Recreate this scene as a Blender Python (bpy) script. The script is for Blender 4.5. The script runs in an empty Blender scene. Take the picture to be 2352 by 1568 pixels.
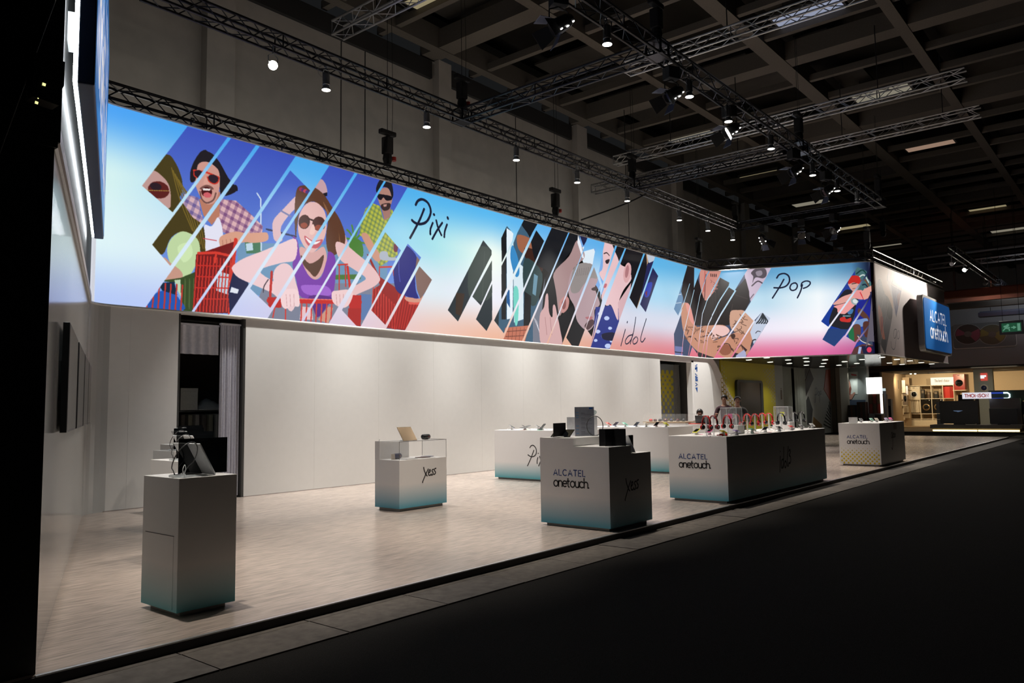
import bpy, bmesh, math, random
import numpy as np
from mathutils import Vector, Matrix
S = bpy.context.scene
COL = S.collection
# ---------------------------------------------------------------- camera, world, exposure
cam = bpy.data.cameras.new('camera'); camo = bpy.data.objects.new('camera', cam); COL.objects.link(camo)
cam.sensor_width = 36.0; cam.sensor_fit = 'HORIZONTAL'; cam.lens = 1796.8 * 36 / 2352
cam.clip_start = 0.05; cam.clip_end = 400
_r = [[0.638757, -0.056207, -0.767353], [-0.769282, -0.064724, -0.635622], [-0.01394, 0.996319, -0.084582]]
camo.matrix_world = Matrix.Translation((0, 0, 1.5)) @ Matrix(_r).to_4x4()
S.camera = camo
S.view_settings.view_transform = 'Standard'; S.view_settings.look = 'None'
S.view_settings.gamma = 1.0; S.view_settings.use_curve_mapping = False
S.view_settings.exposure = 0.0
W = bpy.data.worlds.new('world'); S.world = W; W.use_nodes = True
W.node_tree.nodes['Background'].inputs[0].default_value = (0.9, 0.95, 1.0, 1)
W.node_tree.nodes['Background'].inputs[1].default_value = 0.009
REAR_W, FRONT_W, BARN_W, SIDE_W, HALL_FILL_W = 2100.0, 1500.0, 700.0, 1500.0, 15.0      # watts of the rig's spots and the added hall wall fill
def lamp(kind, name, loc, power, col=(1, 1, 1), target=None, size=0.07, cone=60, blend=0.6, parent=None):
    l = bpy.data.lights.new(name, kind); o = bpy.data.objects.new(name, l); COL.objects.link(o)
    l.energy = power; l.color = col
    if kind == 'SPOT': l.spot_size = math.radians(cone); l.spot_blend = blend; l.shadow_soft_size = size
    if kind == 'AREA': l.size = size
    if kind == 'POINT': l.shadow_soft_size = size
    o.location = loc
    if target is not None: o.rotation_euler = (Vector(target) - Vector(loc)).to_track_quat('-Z', 'Y').to_euler()
    if parent: o.parent = parent
    return o
# ---------------------------------------------------------------- helpers
def lin(v):
    v /= 255.0
    return v / 12.92 if v <= 0.04045 else ((v + 0.055) / 1.055) ** 2.4
def rgb(r, g, b): return (lin(r), lin(g), lin(b))
MATS = {}
def mat(name, col, rough=0.5, metal=0.0, spec=0.5, var=0.06, scale=30, emit=None, es=1.0, alpha=1.0, trans=0.0, bump=0.0, stretch=None, sample=True):
    if name in MATS: return MATS[name]
    m = bpy.data.materials.new(name); m.use_nodes = True; nt = m.node_tree; b = nt.nodes['Principled BSDF']
    b.inputs['Roughness'].default_value = rough; b.inputs['Metallic'].default_value = metal
    b.inputs['Specular IOR Level'].default_value = spec
    tc = nt.nodes.new('ShaderNodeTexCoord'); mp = nt.nodes.new('ShaderNodeMapping'); nz = nt.nodes.new('ShaderNodeTexNoise')
    nt.links.new(tc.outputs['Object'], mp.inputs['Vector']); nt.links.new(mp.outputs['Vector'], nz.inputs['Vector'])
    if stretch: mp.inputs['Scale'].default_value = stretch
    nz.inputs['Scale'].default_value = scale; nz.inputs['Detail'].default_value = 4
    rp = nt.nodes.new('ShaderNodeValToRGB'); nt.links.new(nz.outputs['Fac'], rp.inputs['Fac'])
    rp.color_ramp.elements[0].position = 0.3; rp.color_ramp.elements[1].position = 0.7
    rp.color_ramp.elements[0].color = (*[c * (1 - var) for c in col], 1); rp.color_ramp.elements[1].color = (*[min(1, c * (1 + var)) for c in col], 1)
    nt.links.new(rp.outputs['Color'], b.inputs['Base Color'])
    if emit is not None:
        b.inputs['Emission Color'].default_value = (*emit, 1); b.inputs['Emission Strength'].default_value = es
        if not sample: m.cycles.emission_sampling = 'NONE'
    if trans: b.inputs['Transmission Weight'].default_value = trans
    if alpha < 1: b.inputs['Alpha'].default_value = alpha
    if bump:
        bp = nt.nodes.new('ShaderNodeBump'); bp.inputs['Strength'].default_value = bump; bp.inputs['Distance'].default_value = 0.01
        nt.links.new(nz.outputs['Fac'], bp.inputs['Height']); nt.links.new(bp.outputs['Normal'], b.inputs['Normal'])
    MATS[name] = m
    return m
def glow(name, col, es, sample=False): return mat(name, (0.02, 0.02, 0.02), emit=col, es=es, sample=sample)
class G:
    """collects faces for ONE mesh"""
    def __init__(s): s.v = []; s.f = []
    def add(s, v, f):
        n = len(s.v); s.v += [tuple(p) for p in v]; s.f += [tuple(i + n for i in q) for q in f]; return s
    def box(s, x0, y0, z0, x1, y1, z1):
        v = [(x, y, z) for z in (z0, z1) for x, y in ((x0, y0), (x1, y0), (x1, y1), (x0, y1))]
        return s.add(v, [(3, 2, 1, 0), (4, 5, 6, 7), (0, 1, 5, 4), (1, 2, 6, 5), (2, 3, 7, 6), (3, 0, 4, 7)])
    def obox(s, c, size, rot):
        a, b, d = [t / 2 for t in size]; g = G().box(-a, -b, -d, a, b, d); m = Matrix.Translation(c) @ rot.to_4x4()
        return s.add([m @ Vector(p) for p in g.v], g.f)
    def cyl(s, p, q, r, n=8, r2=None, cap=True):
        p, q = Vector(p), Vector(q); r2 = r if r2 is None else r2; d = (q - p).normalized()
        a = d.orthogonal().normalized(); b = d.cross(a)
        v = [p + (a * math.cos(t) + b * math.sin(t)) * r for t in [2 * math.pi * k / n for k in range(n)]] + [q + (a * math.cos(t) + b * math.sin(t)) * r2 for t in [2 * math.pi * k / n for k in range(n)]]
        f = [(k, (k + 1) % n, n + (k + 1) % n, n + k) for k in range(n)]
        if cap: f += [tuple(range(n - 1, -1, -1)), tuple(range(n, 2 * n))]
        return s.add(v, f)
    def tube(s, pts, r, n=6, closed=False):
        P = [Vector(p) for p in pts]; N = len(P); v = []; f = []; up = None
        for i in range(N):
            a = P[i - 1] if (i or closed) else P[i]; b = P[(i + 1) % N] if (i < N - 1 or closed) else P[i]
            d = (b - a).normalized()
            up = d.orthogonal().normalized() if up is None else (up - d * up.dot(d)).normalized()
            w = d.cross(up)
            v += [P[i] + (up * math.cos(2 * math.pi * k / n) + w * math.sin(2 * math.pi * k / n)) * r for k in range(n)]
        for i in range(N if closed else N - 1):
            j = (i + 1) % N
            f += [(i * n + k, i * n + (k + 1) % n, j * n + (k + 1) % n, j * n + k) for k in range(n)]
        if not closed: f += [tuple(range(n - 1, -1, -1)), tuple((N - 1) * n + k for k in range(n))]
        return s.add(v, f)
    def prism(s, poly, f0):
        """poly: 2d points; f0(u, v, w) -> 3d with w in (0, 1)"""
        n = len(poly); v = [f0(a, b, 0) for a, b in poly] + [f0(a, b, 1) for a, b in poly]
        return s.add(v, [tuple(range(n - 1, -1, -1)), tuple(range(n, 2 * n))] + [(k, (k + 1) % n, n + (k + 1) % n, n + k) for k in range(n)])
    def lathe(s, prof, n=16, c=(0, 0, 0)):
        v = []; f = []; m = len(prof)
        for k in range(n):
            t = 2 * math.pi * k / n
            v += [(c[0] + r * math.cos(t), c[1] + r * math.sin(t), c[2] + z) for r, z in prof]
        for k in range(n):
            for i in range(m - 1): f.append((k * m + i, ((k + 1) % n) * m + i, ((k + 1) % n) * m + i + 1, k * m + i + 1))
        f.append(tuple(k * m for k in range(n - 1, -1, -1))); f.append(tuple(k * m + m - 1 for k in range(n)))
        return s.add(v, f)
    def ribbon(s, pts, w, f0, closed=False):
        """flat stroke of width w along 2d pts; f0(u, v) -> 3d"""
        P = [Vector(p) for p in pts]; N = len(P); v = []
        for i in range(N):
            a = P[max(i - 1, 0)]; b = P[min(i + 1, N - 1)]; d = (b - a)
            d = d.normalized() if d.length > 1e-9 else Vector((1, 0)); n = Vector((-d.y, d.x)) * (w / 2)
            if i == 0: P0 = P[i] - d * w * 0.3
            elif i == N - 1: P0 = P[i] + d * w * 0.3
            else: P0 = P[i]
            v += [f0(*(P0 + n)), f0(*(P0 - n))]
        return s.add(v, [(2 * i, 2 * i + 1, 2 * i + 3, 2 * i + 2) for i in range(N - 1)])
    def mesh(s, name):
        me = bpy.data.meshes.new(name); me.from_pydata(s.v, [], s.f)
        bm = bmesh.new(); bm.from_mesh(me); bmesh.ops.recalc_face_normals(bm, faces=bm.faces); bm.to_mesh(me); bm.free()
        return me
    def make(s, name, m, parent=None, smooth=False, bevel=0.0, seg=2):
        me = s.mesh(name)
        if bevel:
            bm = bmesh.new(); bm.from_mesh(me)
            bmesh.ops.bevel(bm, geom=[e for e in bm.edges if len(e.link_faces) == 2 and e.calc_face_angle(0) > 0.6], offset=bevel, segments=seg, profile=0.5, affect='EDGES')
            bm.to_mesh(me); bm.free()
        me.materials.append(m)
        if smooth:
            for p in me.polygons: p.use_smooth = True
        return link(name, me, parent)
def link(name, me, parent=None):
    o = bpy.data.objects.new(name, me); COL.objects.link(o)
    if parent is not None: o.parent = parent
    return o
def tag(o, label, cat, group=None):
    o['label'] = label; o['category'] = cat
    if group: o['group'] = group
    return o
def thing(name, label, cat, loc=(0, 0, 0), rz=0.0, group=None):
    o = bpy.data.objects.new(name, None); COL.objects.link(o); o.empty_display_size = 0.1
    o.location = loc; o.rotation_euler = (0, 0, rz)
    return tag(o, label, cat, group)
def struct(o): o['kind'] = 'structure'; return o
def dup(r0, loc, rz=None, label=None, group=None):
    def kids(o): return [c for c in ALLK.get(o.name, [])]
    r = r0.copy(); COL.objects.link(r); r.location = loc
    if rz is not None: r.rotation_euler = (0, 0, rz)
    if label: r['label'] = label
    if group: r['group'] = group
    for ch in r0.children:
        c = ch.copy(); COL.objects.link(c); c.parent = r
        for g in ch.children:
            d = g.copy(); COL.objects.link(d); d.parent = c
    return r
ALLK = {}
def spline(pts, n=6, closed=False):
    P = [Vector(p) for p in pts]; N = len(P); out = []
    if N < 3: return P
    for i in range(N if closed else N - 1):
        p0 = P[i - 1] if (i or closed) else P[i]; p1 = P[i]; p2 = P[(i + 1) % N]; p3 = P[(i + 2) % N] if (closed or i + 2 < N) else P[(i + 1) % N]
        for k in range(n):
            t = k / n
            out.append(0.5 * ((2 * p1) + (p2 - p0) * t + (2 * p0 - 5 * p1 + 4 * p2 - p3) * t * t + (3 * p1 - p0 - 3 * p2 + p3) * t ** 3))
    if not closed: out.append(P[-1])
    return out
# ---- stroke lettering: glyphs on a unit box (cap height 1)
def arc(cx, cy, rx, ry, a, b, n=10): return [(cx + rx * math.cos(math.radians(a + (b - a) * k / n)), cy + ry * math.sin(math.radians(a + (b - a) * k / n))) for k in range(n + 1)]
x_ = 0.62
GL = {'A': (.8, [[(0, 0), (.4, 1), (.8, 0)], [(.14, .32), (.66, .32)]]), 'L': (.5, [[(0, 1), (0, 0), (.5, 0)]]), 'C': (.8, [arc(.45, .5, .45, .5, 50, 310, 14)]),
      'T': (.66, [[(0, 1), (.66, 1)], [(.33, 1), (.33, 0)]]), 'E': (.52, [[(.52, 1), (0, 1), (0, 0), (.52, 0)], [(0, .52), (.46, .52)]]),
      'H': (.7, [[(0, 0), (0, 1)], [(.7, 0), (.7, 1)], [(0, .5), (.7, .5)]]), 'O': (.95, [arc(.48, .5, .48, .5, 0, 360, 20)]), 'M': (.86, [[(0, 0), (0, 1), (.43, .3), (.86, 1), (.86, 0)]]),
      'S': (.6, [spline([(.58, .84), (.4, 1), (.15, .97), (.04, .76), (.2, .57), (.44, .46), (.58, .26), (.44, .03), (.18, 0), (.02, .16)], 4)]), 'N': (.7, [[(0, 0), (0, 1), (.7, 0), (.7, 1)]]),
      'V': (.76, [[(0, 1), (.38, 0), (.76, 1)]]), 'I': (.02, [[(.01, 0), (.01, 1)]]), 'P': (.56, [[(0, 0), (0, 1), (.3, 1)] + arc(.3, .75, .26, .25, 90, -90, 8) + [(0, .5)]]),
      'R': (.6, [[(0, 0), (0, 1), (.3, 1)] + arc(.3, .75, .26, .25, 90, -90, 8) + [(0, .5)], [(.28, .5), (.6, 0)]]), 'F': (.5, [[(.5, 1), (0, 1), (0, 0)], [(0, .52), (.44, .52)]]), ' ': (.35, []),
      'o': (.64, [arc(.32, .32, .32, .32, 0, 360, 18)]), 'n': (.54, [[(0, 0), (0, x_)], [(0, .36)] + arc(.27, .36, .27, .27, 180, 0, 10) + [(.54, 0)]]),
      'e': (.62, [[(0.02, .33), (.62, .33)] + arc(.32, .32, .31, .31, 2, 310, 16)]), 't': (.36, [[(.1, .9), (.1, .16)] + arc(.26, .16, .16, .16, 180, 280, 6), [(-.06, x_), (.32, x_)]]),
      'u': (.54, [[(0, x_), (0, .27)] + arc(.27, .27, .27, .27, 180, 360, 10) + [(.54, x_)], [(.54, .3), (.54, 0)]]), 'c': (.58, [arc(.32, .32, .32, .32, 48, 312, 14)]),
      'h': (.54, [[(0, 0), (0, 1)], [(0, .36)] + arc(.27, .36, .27, .27, 180, 0, 10) + [(.54, 0)]]), 'b': (.6, [[(0, 1), (0, 0)], arc(.3, .32, .3, .32, 0, 360, 16)]),
      's': (.44, [spline([(.42, .52), (.25, .63), (.06, .55), (.08, .4), (.25, .32), (.42, .22), (.36, .04), (.18, 0), (.02, .1)], 4)]), 'i': (.02, [[(.01, 0), (.01, x_)], [(.01, .84), (.01, .88)]]), '.': (.06, [[(.02, .03), (.06, .03)]])}
def text_strokes(txt, h, gap):
    x = 0; out = []
    for ch in txt:
        w, st = GL[ch]
        for p in st: out.append([(x + a * h, b * h) for a, b in p])
        x += (w + gap) * h
    return out, x - gap * h
def write(g, txt, h, w, f0, x0=0, y0=0, gap=.2, width=None):
    st, tw = text_strokes(txt, h, gap); k = width / tw if width else 1
    for p in st: g.ribbon([(x0 + a * k, y0 + b) for a, b in p], w, f0)
SCRIPT = {  # brush words: strokes on a box about 1 high, y up
    'Xess': [[(.12, .98), (.2, .7), (.36, .42), (.5, .28)], [(.62, .82), (.42, .55), (.2, .2), (.02, -.1), (0, -.2)], [(.64, .5), (.82, .6), (.84, .74), (.72, .72), (.64, .52), (.68, .34), (.84, .32), (.94, .42)], [(1.2, .76), (1.06, .72), (1.04, .62), (1.14, .5), (1.1, .34), (.96, .32)], [(1.48, .82), (1.32, .78), (1.3, .66), (1.42, .52), (1.36, .38), (1.22, .36)]],
    'Pixi': [[(.2, .92), (.28, 1.02), (.42, 1.05), (.56, .95), (.63, .78), (.6, .62), (.48, .5), (.3, .46), (.12, .52), (.06, .56)], [(.46, .8), (.34, .55), (.2, .28), (.02, -.02)], [(.72, .44), (.66, .28), (.66, .12)], [(.73, .66), (.75, .64)], [(.82, .5), (.9, .3), (1.0, .08)], [(1.02, .44), (.86, .2), (.76, .0)], [(1.16, .4), (1.1, .22), (1.08, .04)], [(1.17, .6), (1.18, .58)]],
    'idol': [[(.1, .62), (.06, .3), (0, -.05)], [(.12, .84), (.13, .82)], [(.36, .48), (.24, .44), (.16, .26), (.2, .1), (.3, .16), (.4, .45), (.46, 1.0)], [(.38, .46), (.34, .1)], [(.54, .38), (.46, .26), (.5, .1), (.6, .14), (.64, .3), (.54, .4)], [(.9, 1.0), (.76, .5), (.74, .2), (.8, .14), (.86, .26)], [(.94, .78), (1.04, .86), (1.08, .74), (.96, .6), (1.06, .54), (1.08, .36), (.98, .24), (.9, .3)]],
    'go': [[(.36, .92), (.22, .98), (.1, .8), (.12, .6), (.26, .62), (.36, .88), (.32, .4), (.24, -.1), (.12, -.3), (.02, -.16)], [(.56, .9), (.46, .78), (.5, .6), (.62, .64), (.66, .82), (.56, .92)], [(.8, .9), (.92, .6)], [(.98, .88), (.76, .58)]],
    'Pop': [[(.1, .92), (.22, 1.02), (.4, .96), (.44, .78), (.32, .62), (.02, .58)], [(.28, .84), (.0, .1)], [(.62, .8), (.5, .72), (.52, .56), (.66, .58), (.7, .72), (.62, .82)], [(.8, .64), (.84, .8), (1.0, .82), (1.02, .68), (.84, .6)], [(.86, .74), (.7, .12)]]}
def script(g, word, h, w, f0, x0=0, y0=0, slant=0.0, sx=1.0):
    for st in SCRIPT[word]:
        g.ribbon([(x0 + (p[0] * sx + p[1] * slant) * h, y0 + p[1] * h) for p in spline(st, 5)], w, f0)
# ---------------------------------------------------------------- materials
HF, PZ = 0.03, 0.10                                # hall floor, stage floor
BW, BZ0, BZ1 = 11.76, 3.08, 6.08                    # booth back wall plane, banner bottom and top
LW0, LW1, KC = Vector((1.71, 4.84)), Vector((4.74, 11.84)), Vector((4.705, 11.76))
PF0, PF1, GE = Vector((24.85, 11.76)), Vector((26.85, 7.0)), Vector((36.3, 6.72))
m_white = mat('white_laminate', (0.74, 0.73, 0.72), rough=0.45, spec=0.35, var=0.015)
m_wall = mat('white_wall_paint', (0.72, 0.71, 0.69), rough=0.55, spec=0.25, var=0.012, scale=8)
m_gloss = mat('glossy_white_panel', (0.46, 0.46, 0.45), rough=0.13, spec=0.6, var=0.01)
m_black = mat('black_plastic', (0.010, 0.010, 0.011), rough=0.35, var=0.1)
m_matblack = mat('matt_black', (0.006, 0.006, 0.006), rough=0.8, var=0.2)
m_truss = mat('black_truss_tube', (0.016, 0.016, 0.020), rough=0.35, metal=0.4, spec=0.6, var=0.1)
m_alu = mat('silver_truss_tube', (0.42, 0.42, 0.42), rough=0.35, metal=0.7, var=0.08)
m_can = mat('silver_lamp_can', (0.36, 0.38, 0.39), rough=0.32, metal=0.6, var=0.08)
m_carpet = mat('dark_carpet', (0.020, 0.0185, 0.017), rough=0.95, spec=0.05, var=0.5, scale=160, bump=0.4)
m_slab = mat('grey_stone_slab', (0.105, 0.092, 0.080), rough=0.75, spec=0.2, var=0.22, scale=14)
m_slab2 = mat('grey_stone_slab_b', (0.092, 0.082, 0.074), rough=0.75, spec=0.2, var=0.25, scale=11)
m_vinyl = mat('pale_wood_vinyl', (0.35, 0.29, 0.25), rough=0.24, spec=0.65, var=0.30, scale=6, stretch=(0.9, 9, 1))
m_fascia = mat('dark_stage_fascia', (0.035, 0.033, 0.033), rough=0.6)
m_trim = mat('aluminium_edge_trim', (0.62, 0.62, 0.63), rough=0.3, metal=0.8)
m_hall = mat('hall_wall_plaster', (0.44, 0.405, 0.36), rough=0.9, spec=0.1, var=0.06, scale=3)
m_beam = mat('grey_ceiling_beam', (0.125, 0.11, 0.093), rough=0.85, spec=0.1)
m_deck = mat('dark_ceiling_deck', (0.02, 0.018, 0.015), rough=0.95, spec=0.05, var=0.35, scale=0.6)
m_deck2 = mat('lighter_ceiling_panel', (0.055, 0.05, 0.043), rough=0.95, spec=0.05, var=0.2, scale=0.8)
m_dark = mat('dark_grey_board', (0.022, 0.021, 0.020), rough=0.7)
m_acryl = mat('clear_acrylic', (0.9, 0.92, 0.93), rough=0.04, spec=0.6, alpha=0.08)
m_acryl_edge = mat('acrylic_edge', (0.75, 0.8, 0.82), rough=0.1, alpha=0.55)
m_glass_edge = mat('glass_edge', (0.16, 0.15, 0.14), rough=0.2, alpha=0.8)
m_ink = mat('black_lettering', (0.008, 0.007, 0.009), rough=0.5)
m_blue = mat('blue_lettering', (0.012, 0.055, 0.22), rough=0.5)
m_kick = mat('grey_plinth_base', (0.34, 0.30, 0.28), rough=0.5)
m_screen = mat('dark_glass_screen', (0.004, 0.005, 0.006), rough=0.06, spec=0.8)
m_wcloth = mat('white_cloth', (0.62, 0.62, 0.68), rough=0.9, spec=0.05, var=0.08)
m_gcurt = mat('grey_curtain', (0.22, 0.22, 0.21), rough=0.9, spec=0.05)
# ---------------------------------------------------------------- hall floor, kerb, stage
fl = struct(G().box(-30, -30, HF - 0.2, 75, 40, HF).make('floor', m_carpet))
rnd = random.Random(3)
for k in range(42):
    x = 1.12 + 0.925 * k - 0.5
    h = rnd.uniform(0.008, 0.012)
    G().box(x, 4.235, HF - 0.02, x + 0.915, 4.672, HF + h).make('stone_slab', (m_slab, m_slab2)[k % 3 == 1], fl)
    G().box(x, 4.682, HF - 0.02, x + 0.915, 4.86, HF + h * 0.8).make('stone_strip', (m_slab2, m_slab)[k % 3 == 2], fl)
sg = G().prism([(0.9, 4.762), (36.2, 4.762), (36.6, 14.0), (4.0, 14.0), (3.2, 12.2)], lambda u, v, w: (u, v, HF - 0.1 + w * (PZ - HF + 0.1)))
stage = struct(sg.make('floor_stage', m_vinyl))
struct(G().box(1.2, 4.75, HF, 36.2, 4.775, PZ - 0.006).make('trim_1', m_fascia))
struct(G().box(1.69, 4.748, PZ - 0.006, 36.2, 4.775, PZ + 0.002).make('trim_2', m_trim))
# ---------------------------------------------------------------- booth walls
def bez(a, b, c, n=6): return [a * (1 - t) ** 2 + b * 2 * t * (1 - t) + c * t * t for t in [k / n for k in range(n + 1)]]
dl = (LW0 - LW1).normalized(); out = Vector((dl.y, -dl.x))     # outward of the left wall
if out.x > 0: out = -out
fil1 = bez(KC + dl * 0.3, KC, KC + Vector((0.3, 0)))
pl = [tuple(LW0)] + [tuple(p) for p in fil1] + [(5.0, 12.0), tuple(KC + Vector((-0.3, 0.24))), tuple(LW0 + out * 0.28)]
wl = struct(G().prism(pl, lambda u, v, w: (u, v, PZ + w * (BZ0 - PZ))).make('wall_left', m_gloss))
# near end of the left wall: dark service panels
struct(G().box(0.9, 4.80, HF, 1.705, 4.838, 3.02).make('wall_front_end', m_dark))
struct(G().box(0.9, 4.78, 3.02, 1.715, 4.838, 3.06).make('trim_3', m_fascia))
struct(G().box(0.9, 4.80, 3.06, 1.735, 4.838, 6.1).make('wall_front_end_upper', m_dark))
def yw(poly): return lambda u, v, w: (u, BW + w * 0.12, v)
gb = G()
for poly in ([(4.98, PZ), (6.04, PZ), (6.04, BZ0), (4.98, BZ0)], [(6.04, 3.045), (7.205, 3.045), (7.205, BZ0), (6.04, BZ0)], [(7.205, PZ), (21.27, PZ), (21.27, BZ0), (7.205, BZ0)], [(21.27, 2.965), (23.5, 2.965), (23.5, BZ0), (21.27, BZ0)],
             [(23.5, PZ), (27.75, PZ), (27.4, 0.8), (27.03, 1.25), (26.69, 1.57), (26.17, 1.95), (25.74, 2.37), (25.42, 2.72), (25.2, 2.93), (25.04, 3.03), (24.85, BZ0), (23.5, BZ0)]):
    gb.prism(poly, yw(poly))
wb = struct(gb.make('wall_back', m_wall))
for k, x in enumerate((5.3, 8.6, 10.1, 11.6, 13.1, 14.6, 16.1, 17.6, 19.1, 20.6)):
    G().box(x - 0.002, BW - 0.0012, PZ, x + 0.002, BW + 0.01, BZ0 - 0.03).make('panel_joint', mat('wall_joint', (0.65, 0.64, 0.62)), wb)
struct(G().box(4.98, BW - 0.008, PZ, 6.04, BW, PZ + 0.012).box(7.205, BW - 0.008, PZ, 21.27, BW, PZ + 0.012).make('baseboard_back', m_kick))
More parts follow.
